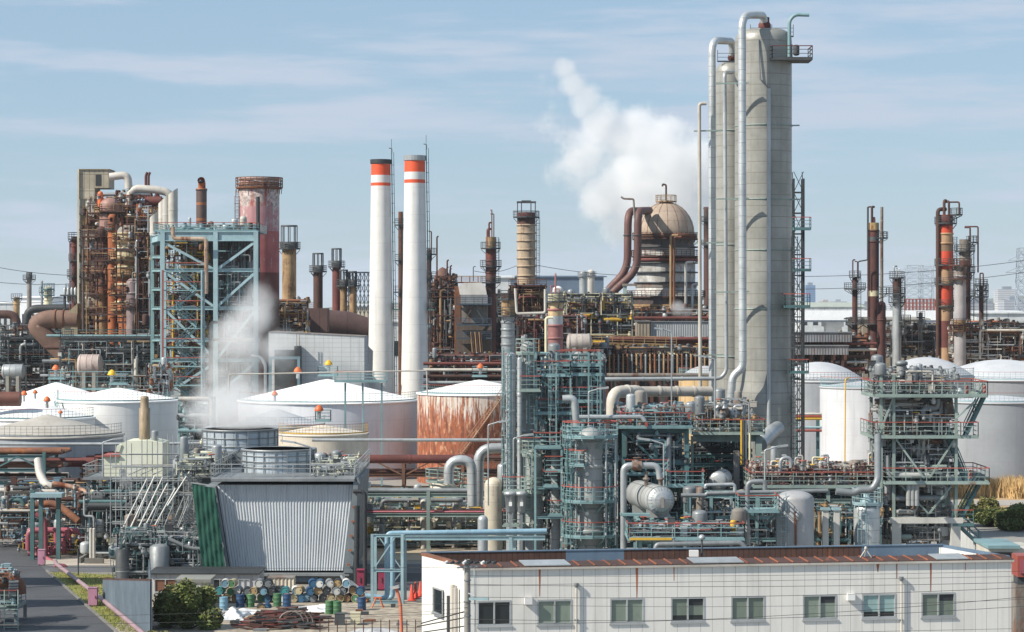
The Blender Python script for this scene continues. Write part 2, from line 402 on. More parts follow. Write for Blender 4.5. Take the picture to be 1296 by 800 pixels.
# ============================================================ the ground
def sheet(name, pts, z, mat, kind='structure'):
    m = MB(); m.add([(x, y, z) for x, y in pts], [tuple(range(len(pts)))]); o = m.build(name, mat); return tag(o, kind=kind)
def GP(px, py): d = GD(py); return (X(px, d), d)
groundM = M('plant ground', '#93918b', '#74726d', rough=.95, streak=False, sc=.05, var=0, bump=.3)
asphM = M('asphalt', '#4c4e52', '#3d3f43', rough=.9, streak=False, sc=.3, var=0, bump=.4)
asphP = M('patched asphalt', '#5e6064', '#57595c', rough=.9, streak=False, sc=.2, var=0, bump=.4)
grassM = M('short dry grass', '#8c8a4c', '#6d7338', rough=.95, streak=False, sc=.6, var=0, bump=1.2, rcol='#a9955c', rust=.5)
gravM = M('pale gravel', '#a69c8c', '#82796c', rough=.95, streak=False, sc=1.4, var=0, bump=1.2, contrast=2)
padM = M('pale concrete pad', '#b5aca0', '#9e968b', rough=.9, streak=False, sc=.3, var=0)
sheet('ground', [(-9000, -300), (9000, -300), (9000, 14000), (-9000, 14000)], 0, groundM)
# service road running away on the left, with a cross road
sheet('road', [(-34.5, 140), (-21.0, 140), GP(146, 800), GP(58, 722), GP(47, 712), (-43, 235), (-52, 235), (-47.5, 197), (-40, 168)], .012, asphM)
sheet('cross_road', [(-44.4, 190.5), (18, 190.5), (18, 196.5), (-44.2, 196.5)], .008, asphP)
sheet('grass_verge', [GP(152, 800), GP(60, 724), (-36.0, 190.2), GP(150, 728), GP(135, 764), GP(200, 800), (-20, 140)], .016, grassM, 'stuff')
sheet('far_grass', [(-60, 205), (-45.2, 205), (-44.9, 209), (-60, 209)], .012, grassM, 'stuff')
sheet('concrete_pad', [GP(50, 716), GP(175, 716), GP(190, 700), GP(60, 702)], .02, padM)
sheet('gravel_yard', [(-24.2, 140), (-1, 140), (-1, 172), (-27.5, 174)], .02, gravM)
sheet('asphalt_yard', [(-12, 178), (22, 178), (22, 190), (-12, 190)], .016, asphM)
sheet('tan_concrete_apron', [(X(440, 200), 199), (X(665, 200), 199), (X(665, 225), 226), (X(430, 225), 226)], .024, M('tan concrete', '#b3a48c', '#9c8f7a', rough=.9, streak=False, var=0, sc=.3))  # tan concrete sheet, paler than the plant ground around it
# kerb along the road: a real step
kb = MB(); ka, kb2 = V((*GP(147, 800), .06)), V((*GP(59, 723), .06))
kb.beam(ka + (ka - kb2) * .2, kb2, .16, .12); tag(kb.build('kerb', concD), kind='structure')
# unseen pipe bridges added beyond the left edge to shade the road in bars
for i, yy in enumerate((150, 163, 176)):
    t = thing('pipe_bridge', ('nearest', 'middle', 'farthest')[i] + ' of three unseen pipe bridges added left of the road to shade it', 'pipe bridge', (-52, yy, 0), 'unseen pipe bridges added to shade the road'); MB().box(-60, -43, yy, yy + 2.2 + i, 10.5, 12).build('girder', tealD, t)
    for xx in (-59, -44):
        for a in (.1, 1.8): MB().box(xx - .2, xx + .2, yy + a, yy + a + .3, 0, 10.49).build('column', tealD, t)
    for k in range(4): MB().tube([(-62, yy + .3 + k * .5, 12.25), (-41, yy + .3 + k * .5, 12.25)], .22, 8).build('pipe', galv, t)
# reed field beyond the plant on the right
sheet('dry_field', [(30, 238), (150, 238), (230, 420), (52, 420)], .01, M('dry earth', '#b59a76', '#8f7a5c', rough=.95, streak=False, var=0, sc=.2), 'structure')
sheet('field_path', [(40, 254), (120, 254), (120, 261), (40, 261)], .03, M('pale path', '#a5a19a', '#8f8b85', rough=.95, streak=False, var=0, sc=.2))
# ------------------------------------------------------------ far hills and the city
def ridge(name, x0, x1, d, tops, mat, kind):
    m = MB(); n = len(tops); vs = []
    for j, dd in enumerate((d - 500, d, d + 700)):
        for i, h in enumerate(tops):
            x = x0 + (x1 - x0) * i / (n - 1); vs.append((x, dd, -.5 if j != 1 else h))
    m.add(vs, [(j*n+i, j*n+i+1, (j+1)*n+i+1, (j+1)*n+i) for j in (0, 1) for i in range(n - 1)], True)
    return tag(m.build(name, mat), kind=kind)
g = random.Random(5)
hillM = M('wooded hill', '#5b6650', '#4b5644', rough=1, streak=False, sc=.004, var=0)
tops = []
for i in range(80):
    u = i / 79; base = 8 + 22 * max(0, (u - .78)) / .22 * (1.3 if u > .86 else 1) + 10 * sin(i * .35) ** 2
    tops.append(base * 1.9 + g.uniform(-4, 4))
ridge('hills', X(-150, 7800), X(1420, 7800), 7800, tops, hillM, 'structure')
cityM = [M('city wall ' + c, c, rough=.8, streak=False, var=.1, sc=.02, seam=(3.4, 1.1), scol='#6d7480') for c in ('#b9bcc0', '#a3a8b0', '#cfcdc8', '#7d8894', '#bdb3a8')]
blueTower = M('blue glass tower wall', '#5d7fa6', '#54749a', rough=.3, streak=False, seam=(3.6, 1.2), scol='#3f5c80')
def city(px, d, w, top, mat, i):
    x = X(px, d); h = Z(top, d); hw = S(w, d) / 2
    m = MB().box(x - hw, x + hw, d, d + hw * 1.6 + 12, 0, h)
    t = thing('city_building', CITYL[i % len(CITYL)], 'building', (x, d, 0), 'far city buildings on the horizon')
    m.build('wall', mat, t)
    MB().box(x - hw * .5, x + hw * .2, d + 4, d + 10, h + .002, h + 3.2).build('roof_house', mat, t)
CITYL = ['low far off city building fading in the haze on the horizon']
for i in range(64):
    px = g.uniform(-20, 1330) if i % 3 else g.uniform(1005, 1300)
    d = g.uniform(2600, 4600); city(px, d, g.uniform(7, 24), g.uniform(380.5, 387), g.choice(cityM), 0)
for lab, px, d, w, top in (('slim blue glass tower just right of the tall grey columns', 1026, 4300, 12, 361),
        ('wide grey block standing on the hazy hill at the right edge', 1275, 4400, 24, 366),
        ('pale grey block in the haze below the hill block at the far right', 1284, 3000, 26, 380),
        ('low white hall between the rust columns and the power pylon', 1240, 2400, 34, 383)):
    x = X(px, d); hw = S(w, d) / 2; h = Z(top, d); t = thing('city_building', lab, 'building', (x, d, 0))
    MB().box(x - hw, x + hw, d, d + 40, 0, h).build('wall', blueTower if 'blue' in lab else g.choice(cityM[:3]), t)
    MB().box(x - hw * .4, x + hw * .5, d + 5, d + 20, h + .003, h + 5).build('roof_house', cityM[3], t)
# elevated expressway
ex = thing('expressway', 'long white elevated expressway on wide piers crossing behind the plant', 'bridge', (X(1150, 900), 900, 0))
whiteC = M('white painted concrete', '#f4f5f6', '#e8ebed', rough=.7, streak=False, var=0, seam=(50, .1))
xa, xb = X(900, 900), X(1520, 900)
MB().box(xa, xb, 900, 924, 15.2, 16.9).build('deck', M('shaded concrete girder', '#a5aebb', rough=.8, var=0), ex)  # bluish shade under the barrier is put into the girder colour
for yy in (899.6, 924.1): MB().box(xa, xb, yy, yy + .3, 15.9, 19.5).build('noise_barrier', whiteC, ex)
for k in range(9):
    x = X(935 + 62 * k, 900); MB().box(x - 3, x + 3, 908, 914, 0, 13.4).poly([(x - 3.2, 904, 13.4), (x + 3.2, 904, 13.4), (x + 3.2, 920, 13.4), (x - 3.2, 920, 13.4)], (0, 0, 1.78)).build('pier', whiteC, ex)
def shed(label, px0, px1, d, top, mat, rmat, depth=40, gable=1.5, cat='warehouse'):
    x0, x1, h = X(px0, d), X(px1, d), Z(top, d); t = thing('warehouse', label, cat, ((x0 + x1) / 2, d, 0))
    MB().box(x0, x1, d, d + depth, 0, h).build('wall', mat, t)
    m = MB(); m.poly([(x0 - 1, d - .5, h), (x1 + 1, d - .5, h), (x1 + 1, d + depth / 2, h + gable), (x0 - 1, d + depth / 2, h + gable)], (0, 0, .3))
    m.poly([(x0 - 1, d + depth / 2 + .01, h + gable), (x1 + 1, d + depth / 2 + .01, h + gable), (x1 + 1, d + depth, h), (x0 - 1, d + depth, h)], (0, 0, .3)); m.build('roof', rmat, t)
    m = MB(); k = 6
    for i in range(k): q = x0 + (x1 - x0) * (i + .25) / k; m.box(q, q + (x1 - x0) / k * .45, d - .08, d - .01, h * .55, h * .75)
    m.build('window_band', glassM, t)
lightW = M('pale warehouse wall', '#c9cdce', rough=.7, streak=False, var=0, vseam=(6, .4), scol='#9aa0a4')
blueW = M('blue grey warehouse wall', '#5f7183', '#54657a', rough=.6, streak=False, var=0, seam=(6, .3), scol='#46566a')
shed('long pale green roofed hall behind the white expressway', 1012, 1094, 1250, 389, lightW, M('green grey hall roof', '#a9b1a6', rough=.7, streak=False, var=0), 80, 2.4)
shed('blue grey flat warehouse behind the red topped banded stack', 636, 764, 720, 351, blueW, blueW, 60, .6)
shed('small white hall in front of the blue grey warehouse', 626, 646, 600, 352, lightW, lightW, 20, .5)
shed('white hall right of the orange banded column before the expressway', 1236, 1300, 700, 397, lightW, lightW, 30, .5)
shed('brown low shed at the foot of the rust columns on the right', 1092, 1172, 560, 405, M('brown shed wall', '#8b7f6c', rough=.8, streak=True, var=0), M('grey shed roof', '#9a978f', rough=.7, var=0), 25, .4)
shed('grey green plant hall with louvred wall at the far right', 1236, 1290, 470, 413, M('grey green shed wall', '#87958f', rough=.7, var=0, seam=(.6, .12), scol='#5e6b66'), M('grey shed roof', '#9a978f'), 20, .3)
shed('white block beyond the far left stacks', 20, 58, 900, 377, whiteC, whiteC, 40, .4)
shed('pale low block behind the far left pipe rack', -20, 26, 1000, 384, lightW, whiteC, 40, .4)
shed('sunlit tan hall glimpsed left of the twin chimneys', 436, 476, 640, 388, M('tan hall wall', '#c5b8a0', rough=.8, var=0), lightW, 30, .3)
shed('pale concrete tank farm wall behind the twin chimneys', 428, 560, 560, 408, lightW, lightW, 30, .3)
# lattice pylons
def lattice(m, x, y, z0, z1, w0, w1, t, n):
    c = []
    for i in range(n + 1):
        z = z0 + (z1 - z0) * i / n; w = (w0 + (w1 - w0) * i / n) / 2; c.append([(x - w, y - w, z), (x + w, y - w, z), (x + w, y + w, z), (x - w, y + w, z)])
    for a, b in zip(c, c[1:]):
        for k in range(4):
            m.beam(a[k], b[k], t); m.beam(b[k], b[(k+1) % 4], t * .7); m.beam(a[k], b[(k+1) % 4], t * .6); m.beam(a[(k+1) % 4], b[k], t * .6)
pylM = M('pale pylon steel', '#a9b4bf', rough=.5, streak=False, var=0)
def pylon(label, px, d, top, w0, w1, arms, t=.35):
    x = X(px, d); R = thing('power_pylon', label, 'pylon', (x, d, 0)); m = MB(); lattice(m, x, d, 0, Z(top, d), w0, w1, t, 12); m.build('lattice_mast', pylM, R)
    for py, w in arms:
        z = Z(py, d); MB().beam((x - w, d, z), (x + w, d, z), t).beam((x - w, d, z), (x, d, z + 2.5), t * .7).beam((x + w, d, z), (x, d, z + 2.5), t * .7).build('cross_arm', pylM, R)
pylon('faint broad lattice pylon between the rust columns', 1157, 1400, 336, 9, 9, ((344, 12), (352, 13), (362, 13)), .3)
pylon('second faint lattice pylon beside the orange banded column', 1172, 1450, 337, 8, 8, ((344, 10), (352, 11), (362, 11)), .3)
pylon('white lattice pylon at the far right edge', 1293, 900, 314, 5, 3, ((330, 5), (345, 6)), .32)
rk = thing('harbour_gantry', 'faint red steel gantry behind the rust columns on the right', 'gantry', (X(1165, 1300), 1300, 0)); pass
for i, py in enumerate((378, 383, 388)): MB().box(X(1147, 1300), X(1183, 1300), 1300, 1303, Z(py, 1300) - .5, Z(py, 1300)).build('beam', redR, rk)
for k in range(9): x = X(1147 + 4.5 * k, 1300); MB().box(x - .3, x + .3, 1299.9, 1303.1, 0, Z(378, 1300)).build('post', redR, rk)
# power lines
wireM = M('cable sheath', '#2c2e30', rough=.6, streak=False, var=0)
def cable(label, a, b, sag, r=.03, n=16, grp='power lines'):
    a, b = V(a), V(b); pts = [a + (b - a) * i / n - V((0, 0, sag * 4 * (i / n) * (1 - i / n))) for i in range(n + 1)]
    return tag(MB().tube(pts, r, 5).build('power_line', wireM), label, 'cable', grp)
for pa, pb in (((-60, 325), (110, 349)), ((-60, 349), (110, 358)), ((-60, 374), (100, 380)),
               ((676, 335), (860, 348)), ((1010, 350), (1330, 325)), ((1010, 366), (1330, 340)), ((600, 343), (660, 333))):
    d = 620; cable('distant power line crossing the sky behind the plant', P(pa[0], pa[1], d), P(pb[0], pb[1], d), 1.2, .07)
# ============================================================ left refinery block
def stub(px, py, d, r, h): x = X(px, d); return x
def column(label, px, d, w, top, base=None, mat=rustD, cat='column', dome=True, bands=(), decks=(), lad=None, collars=(), group=None, dmat=None, name='process_column', deckmat=dark, tube=None, n=20, tmat=None):
    """w = width in px, top / base = rows; bands = [(row0,row1,mat)], decks = [(row, extra px, a0, a1)]"""
    x, r = X(px, d), S(w, d) / 2; zt = Z(top, d); zb = 0 if base is None else Z(base, d)
    R = thing(name, label, cat, (x, d, zb), group)
    cuts = sorted(bands, key=lambda b: -b[0]); z = zb; k = r * .9 if dome else 0
    rows = []
    for a, b, mm in cuts: rows.append((Z(b, d), Z(a, d), mm))
    rows.sort(); segs = []; cur = zb
    for lo, hi, mm in rows:
        if lo > cur + .02: segs.append((cur, lo, mat))
        segs.append((max(lo, cur), hi, mm)); cur = hi
    if zt - k > cur + .02: segs.append((cur, zt - k, mat))
    for lo, hi, mm in segs: MB().lathe(x, d, [(r, lo), (r, hi - .002)], n).build('shell', mm, R)
    if dome: MB().lathe(x, d, [(r * cos(pi/2*i/6), zt - k + k * sin(pi/2*i/6)) for i in range(7)][:-1] + [(.001, zt)], n).build('dome', dmat or mat, R)
    for py in collars: zz = Z(py, d); MB().lathe(x, d, [(r * 1.01, zz - .15), (r * 1.1, zz - .13), (r * 1.1, zz + .13), (r * 1.01, zz + .15)], n).build('collar', mat, R)
    for dk in decks:
        py, ex = dk[0], dk[1]; a0, a1 = (dk[2], dk[3]) if len(dk) > 2 else (0, 360)
        ring_deck(R, x, d, Z(py, d), r * 1.01, r + S(ex, d), a0, a1, deckmat, deckmat, w=.07)
    if lad: ladder(R, x + r * lad[0] , d - r * (1 - lad[0] ** 2) ** .5 - .25 if abs(lad[0]) < 1 else d, Z(lad[2], d), Z(lad[1], d), deckmat, cage=True, w=.07)
    if tube:
        for tx, t0, t1, tr in tube:
            xx = x + S(tx, d); MB().pipe([(xx, d - r * .6, Z(t1, d)), (xx, d - r * .6, Z(t0, d)), (x, d, Z(t0, d) + .01)], tr, n=8).build('pipe', tmat or mat, R)
    return R
# --- tall clad tower at the far left
D = 376; clad = M('weathered panel cladding', '#b5ad9c', '#9c9482', rust=.2, rcol='#6b563f', rough=.8, vseam=(.75, .07), seam=(2.6, .1), scol='#58544c')
brnP = M('brown louvre cladding', '#9a8766', '#7f6d4e', rust=.35, rough=.8, vseam=(.5, .08), seam=(2.2, .35), scol='#453c31')
R = thing('clad_tower', 'tall narrow panel clad tower at the left end of the rusty plant', 'tower', (X(116, D), D, 0))
MB().box(X(99, D), X(138, D), D, D + 5, Z(238, D), Z(215, D)).build('cladding', clad, R)
MB().box(X(99, D), X(120, D), D + .02, D + 5, Z(252, D), Z(238.05, D)).build('cladding', clad, R)
MB().box(X(121, D), X(128, D), D - .06, D + .3, Z(235, D), Z(221, D)).build('opening', black, R)
MB().box(X(98, D), X(100.5, D), D - .3, D + .1, 0, Z(214, D)).build('corner_post', M('pale strip', '#c9c4b2', rough=.7), R)
MB().box(X(98.4, D), X(139, D), D - .2, D + 5.2, Z(215, D), Z(214, D)).build('roof_edge', brnP, R)
for k, py in enumerate(range(252, 425, 20)):
    MB().box(X(101, D), X(120 - (k % 2) * .6, D), D + .15, D + 4.9, Z(py + 18, D), Z(py, D)).build('louvre_panel', brnP if k % 2 else clad, R)
    MB().box(X(100.6, D), X(121, D), D - .1, D + 5, Z(py + 20, D), Z(py + 18.02, D)).build('floor_edge', rustG, R)
    m = MB(); [m.beam((X(100.6 + i * 5, D), D - .1, Z(py + 18, D)), (X(100.6 + i * 5, D), D - .1, Z(py + 18, D) + 1.1), .07) for i in range(5)]
    m.beam((X(100.6, D), D - .1, Z(py + 18, D) + 1.1), (X(121, D), D - .1, Z(py + 18, D) + 1.1), .07); m.build('railing', tan_, R)
# --- rusty columns and reactors
column('dark rusty column with tan lower half in front of the clad tower', 129, 371, 17, 286, None, rustD, bands=((372, 440, tan_), (352, 372, rustB)), decks=((300, 6), (320, 6), (345, 6), (372, 8), (390, 8)), collars=(310, 335, 361, 405), deckmat=rustD)
column('cream and white stained reactor below the bent white pipes', 164, 368, 34, 283, None, cream, bands=((352, 460, rustO), (330, 352, tan_)), decks=((305, 5), (327, 7), (349, 7), (371, 7), (392, 7)), dmat=rustG, collars=(296, 316, 338, 360, 382), deckmat=tan_)
column('orange rust wall column beside the cream reactor', 143, 369, 13, 270, None, rustO, decks=((290, 4), (330, 4)), collars=(300, 340, 370), deckmat=dark)
column('pinkish conical topped drum under the white pipes', 139, 372, 26, 250, 300, M('pink primer stain', '#9c7a70', '#7f5f58', rust=.4), decks=((268, 6),), deckmat=tan_)
column('thin red brown standpipe rising in front of the cream reactor', 176, 362.5, 7, 258, 420, rustR, bands=((258, 285, rustO),), collars=(295, 330))
column('grey mauve column at the foot of the cream reactor', 168, 361, 17, 352, None, M('mauve grey paint', '#8f7f7f', '#776868', rust=.3), collars=(371, 388, 425), decks=((388, 5),), deckmat=rustD)
column('small red stack with railed gallery left of the clad tower', 94, 392, 8, 300, None, rustR, decks=((303, 4), (330, 3), (350, 5), (368, 7)), dome=False, collars=(312,), tube=((-5, 305, 400, .12),))
R = thing('cyclone_vessel', 'pale cyclone cluster on a gallery left of the clad tower', 'vessel', (X(92, 388), 388, Z(392, 388)))
for i in range(5): x = X(82 + i * 4.5, 388); MB().lathe(x, 388, [(.05, Z(384, 388)), (.2, Z(380, 388)), (.26, Z(366, 388)), (.1, Z(364, 388)), (.001, Z(363, 388))], 10).build('cyclone', galv, R)
MB().box(X(79, 388), X(104, 388), 386, 390, Z(375, 388), Z(373, 388)).build('platform', dark, R)
MB().box(X(81, 388), X(83, 388), 387.5, 388.5, 0, Z(375, 388) - .01).build('column', dark, R)
MB().box(X(98, 388), X(100, 388), 387.5, 388.5, 0, Z(375, 388) - .01).build('column', dark, R)
# white bent pipes on top
def bigpipe(label, pts, r, mat, name='large_pipe', cat='pipe', bend=2.6, seams=True, group=None, n=16, collar=None):
    R = thing(name, label, cat, pts[-1], group); MB().pipe(pts, r, bend=bend * r, n=n).build('pipe_run', mat, R)
    for a, b in zip(pts, pts[1:]):
        a, b = V(a), V(b); L_ = (b - a).length
        if collar and L_ > collar * 1.5:
            k = int(L_ / collar)
            for i in range(1, k): q = a + (b - a) * i / k; dd = (b - a).normalized() * .09; MB().tube([q - dd, q + dd], r * 1.12, n).build('flange', mat, R)
    return R
whP = M('dirty white pipe cladding', '#c6c2ba', '#aaa59c', rust=.2, rough=.5)
D = 374
bigpipe('short bent white pipe with rusty mouth at the top of the clad tower', [P(139, 224, D), P(162, 221, D), P(163, 239, D)], .6, whP)
bigpipe('long arched white pipe over the rusty reactors', [P(162, 262, D), P(166, 238, D), P(196, 240, D), P(216, 244, D), P(216, 262, D)], .62, whP)
bigpipe('pale horizontal pipe under the arched white pipe', [P(124, 250, D), P(130, 246, D), P(190, 245.5, D)], .28, galv)
bigpipe('curved white pipe dropping behind the arched pipe', [P(170, 246, D + 3), P(160, 262, D + 3), P(156, 268, D + 3)], .5, whP)
bigpipe('wine red tank like pipe right of the rusty reactors', [P(184, 255, D), P(205, 254.5, D)], .75, rustR)
for i, px in enumerate((184.5, 188)): bigpipe('thin red vent pipe with hooked tip, %s of a close pair above the reactors' % ('left' if i == 0 else 'right'), [P(px + 2, 218, D), P(px, 222, D), P(px, 262, D)], .2, rustR, name='vent_pipe', bend=2)
# orange cap
column('orange topped short vessel below the bent white pipe', 127, 373, 7, 242, 262, orange, collars=(250,))
# supporting structure full of pipework
R = thing('refinery_structure', 'dense rusty steel structure carrying the left reactors and pipes', 'process unit', (X(160, 380), 380, 0))
xs = [X(p, 380) for p in (121, 140, 160, 180, 196)]
frame(R, xs, [375, 388], [0] + [Z(p, 380) for p in (440, 415, 391, 371, 349, 327, 305, 283, 262)], rustD, .3)
for py in (415, 371, 327, 283, 262): deck_rect(R, xs[0], xs[-1], 375.3, 387.6, Z(py, 380) + .3, rustB if py % 2 else dark, tan_, 'fl', .07)
clutter(R, xs[0], xs[-1] + 1, 372, 387, Z(460, 380), Z(246, 380), 99, 11, [rustD, rustB, rustO, tan_, rustR, galv, dark, whP], (.08, .12, .2, .3), 22, 14, 14, .65)
R = thing('refinery_structure', 'rusty pipe gallery between the reactors and the teal framed boiler', 'process unit', (X(187, 362), 362, 0))
frame(R, [X(180, 364), X(194, 364)], [360, 368], [0] + [Z(p, 364) for p in (470, 440, 415, 391, 371, 349, 327, 300)], rustD, .28)
clutter(R, X(177, 364), X(197, 364), 359.5, 368, Z(470, 364), Z(262, 364), 60, 12, [rustD, rustB, rustO, tan_, rustR, galv, dark], (.07, .1, .16), 12, 14, 5, .7)
R = thing('refinery_structure', 'tangle of thin pipes and small landings in front of the rusty reactors', 'process unit', (X(150, 362), 362, 0))
for a, b, py in ((104, 126, 300), (118, 140, 330), (150, 182, 316), (104, 130, 352), (140, 180, 374), (112, 150, 398), (150, 196, 408), (104, 196, 430), (160, 196, 284), (128, 160, 268)): deck_rect(R, X(a, 362), X(b, 362), 360.5, 362.5, Z(py, 362), rustD, tan_, 'fl', .07)
for px in (106, 124, 148, 184, 196): MB().beam((X(px, 362), 361.5, 0), (X(px, 362), 361.5, Z(270 if px > 140 else 300, 362)), .22).build('column', rustD, R)
clutter(R, X(104, 362), X(200, 362), 360, 364, Z(470, 362), Z(250, 362), 20, 171, [rustD, galv, tan_, rustB, dark, galvD, rustD], (.07, .1, .14), 14, 10, 4, .75)
# --- big rusty elbow duct and hopper
D = 372; R = thing('flue_duct', 'huge rusty elbow duct sloping down at the left', 'duct', P(85, 445, D))
MB().pipe([P(99, 405, D), P(60, 404, D), P(44, 411, D), P(62, 430, D), P(90, 456, D)], 1.45, bend=1.3, n=20).build('duct_shell', M('rust dust duct', '#7c6154', '#5e493f', rust=.25, rcol='#6b4534', rough=.75), R)
for a, b in ((80, 404.6), (70, 404.4)): q = P(a, b, D); MB().tube([q, q + V((.18, 0, 0))], 1.6, 20).build('flange', rustB, R)
R = thing('ash_hopper', 'tan funnel shaped hopper on the flank of the clad tower', 'hopper', (X(92, 373), 373, 0))
MB().poly([P(98, 384, 371), P(98, 432, 371), P(86, 432, 371), P(78, 420, 371), P(78, 402, 371)], (0, 4, 0)).build('hopper_shell', M('tan hopper paint', '#a69a80', '#8f8268', rust=.2, vseam=(.8, .06)), R)
for px in (80, 96): MB().box(X(px, 372) - .2, X(px, 372) + .2, 372, 372.4, 0, Z(432, 372)).build('leg', rustD, R)
# --- diagonal cut white vents
for i, (px, w, y0, y1, dd) in enumerate(((195, 11, 268, 292, 343), (206, 11, 250, 290, 346), (211, 11, 245, 286, 343), (219, 12, 239, 286, 342.6))):
    x, r = X(px, dd), S(w, dd) / 2; lab = ('short', 'second', 'third', 'tallest')[i] + ' slant topped white vent stack beside the teal framed boiler'
    R = thing('vent_stack', lab, 'vent stack', (x, dd, Z(y1 + 6, dd)), 'slant topped white vents'); n = 20
    zb, z0, z1 = Z(y1 + 6, dd), Z(y0 + 8, dd), Z(y0, dd); vs = []
    for j in range(n): a = 2*pi*j/n; vs.append((x + r*cos(a), dd + r*sin(a), zb))
    for j in range(n): a = 2*pi*j/n; vs.append((x + r*cos(a), dd + r*sin(a), z0 + (z1 - z0) * (cos(a) + 1) / 2 * 1.1))
    MB().add(vs, [(j, (j+1) % n, n+(j+1) % n, n+j) for j in range(n)], True).add(vs[n:], [tuple(range(n))]).build('shell', whP, R)
    MB().lathe(x, dd, [(r * 1.06, z0 - 2.2), (r * 1.06, z0 - 2)], n).build('band', whP, R)
# ============================================================ teal framed boiler structure
D = 330; R = thing('boiler_structure', 'large open teal steel frame with diagonal braces, veiled by steam', 'steel frame', (X(265, D), D, 0))
px_ = (206, 273, 324); xs = [X(p, D) for p in px_]
for x in xs: MB().ibeam((x, D, 0), (x, D, Z(294, D)), .62, .62).build('column', tealP, R)
for p in (193, 262, 312): x = X(p, 344); MB().ibeam((x, 344, 0), (x, 344, Z(296, 344)), .5, .5).build('column', teal, R)
top = Z(299, D); MB().ibeam((xs[0] - .7, D - .02, top), (xs[-1] + .3, D - .02, top), .5, 1.35).build('top_beam', tealP, R)
MB().ibeam((X(193, 344), 344, top - .3), (X(312, 344), 344, top - .3), .5, 1.2).build('top_beam', teal, R)
for x, q in zip(xs, (193, 262, 312)): MB().ibeam((x, D + .3, top - .05), (X(q, 344), 343.8, top - .05), .4, 1.0).build('top_beam', tealP, R)
for py in (342, 390, 430, 456): MB().ibeam((xs[0] + .33, D, Z(py, D)), (xs[-1] + .5, D, Z(py, D)), .4, .5).build('beam', tealP, R)
for py in (325, 342, 366, 390, 430, 456): MB().ibeam((xs[0] - .02, D + .32, Z(py, D)), (X(193, 344), 343.7, Z(py, 344)), .35, .45).build('beam', teal, R)
bz = lambda a, b, c, d_: MB().beam(P(a, b, D + .05), P(c, d_, D + .05), .34, .34).build('brace', tealP, R)
for q in ((209, 308, 271, 341), (275, 341, 322, 307), (209, 345, 271, 388), (275, 388, 322, 346), (209, 392, 271, 453), (275, 454, 322, 394), (209, 500, 271, 460), (275, 500, 322, 460)): bz(*q)
deck_rect(R, X(196, 332), X(326, 332), 331, 344, Z(291.5, D), teal, redR, 'frl', .07)
clutter(R, X(215, 334), X(322, 334), 332, 340, Z(292, D), Z(285, D), 16, 31, [rustD, teal, tealP, galv], (.08, .12, .2), 8, 10, 4, .4)
# louvred boiler casing inside the frame
R2 = thing('boiler_casing', 'dark grey ribbed boiler casing inside the teal frame', 'boiler', (X(270, 341), 341, 0))
cas = M('dark ribbed casing', '#6d7274', '#565b5d', rust=.15, rcol='#4e3f36', rough=.7, vseam=(.42, .12), scol='#3d4143')
for i, (a, b, c, e) in enumerate(((232, 262, 308, 500), (264, 290, 306, 500), (292, 319, 305, 500))):
    MB().box(X(a, 340), X(b, 340), 337 + i * .8, 343, 0, Z(c, 340)).build('casing_panel', cas, R2)
for py in (330, 360, 400, 440): MB().box(X(231, 340), X(320, 340), 336.4, 336.8, Z(py, 338) - .15, Z(py, 338) + .15).build('stiffener', rustG, R2)
R = thing('refinery_structure', 'rust and yellow pipework hanging inside the teal frame', 'process unit', (X(240, 334), 334, 0))
clutter(R, X(209, 334), X(262, 334), 331.5, 336.6, Z(490, 334), Z(308, 334), 66, 32, [rustD, tan_, rustB, galv, teal, dark, yellow], (.06, .1, .15, .22), 18, 16, 10, .7)
clutter(R, X(275, 334), X(322, 334), 331.5, 336, Z(490, 334), Z(312, 334), 24, 33, [rustD, tan_, teal, galvD, dark], (.06, .1, .15), 6, 6, 3, .7)
# rust gantry pipe over the frame front
bigpipe('rust stained pipe bent over the front of the teal frame', [P(219, 287, 328.6), P(219, 302, 328.6), P(261, 302.5, 328.6), P(261, 372, 328.6)], .28, M('pale rust pipe', '#b3a593', '#8d6a52', rust=.5), bend=2)
bigpipe('pale pipe dropping along the right side of the stair tower', [P(300, 408, 327), P(266, 408, 327), P(266, 468, 327)], .2, rustG)
bigpipe('second pale pipe with rusty bend under the first', [P(322, 430, 327), P(268, 430, 327), P(267, 500, 327)], .2, rustG)
# zigzag stair tower
R = thing('stair_tower', 'teal zigzag stair tower with red handrails in front of the teal frame', 'stair tower', (X(233, 325), 325, 0))
for px in (208, 257):
    for yy in (323.5, 326): MB().ibeam((X(px, 325), yy, 0), (X(px, 325), yy, Z(342, 325)), .22, .22).build('column', redR if px == 208 and yy < 324 else tealP, R)
rows = list(range(343, 520, 24))
for i, (a, b) in enumerate(zip(rows, rows[1:])):
    l, r_ = (222, 250) if i % 2 == 0 else (250, 222)
    MB().box(X(208, 325), X(257, 325), 323.6, 325.9, Z(a, 325) - .14, Z(a, 325)).build('landing', teal, R)
    flight(R, P(l, a, 325) + V((0, 0, 0)), P(r_, b, 325), .9, teal, .07)
    m = MB(); m.beam(P(208, a, 323.5) + V((0, 0, 1.1)), P(257, a, 323.5) + V((0, 0, 1.1)), .1); m.build('top_rail', redR, R)
    for (u, w_) in (((209, a), (256, b)), ((256, a), (209, b))): MB().beam(P(u[0], u[1], 326.1), P(w_[0], w_[1], 326.1), .12).build('brace', redR if i % 2 else teal, R)
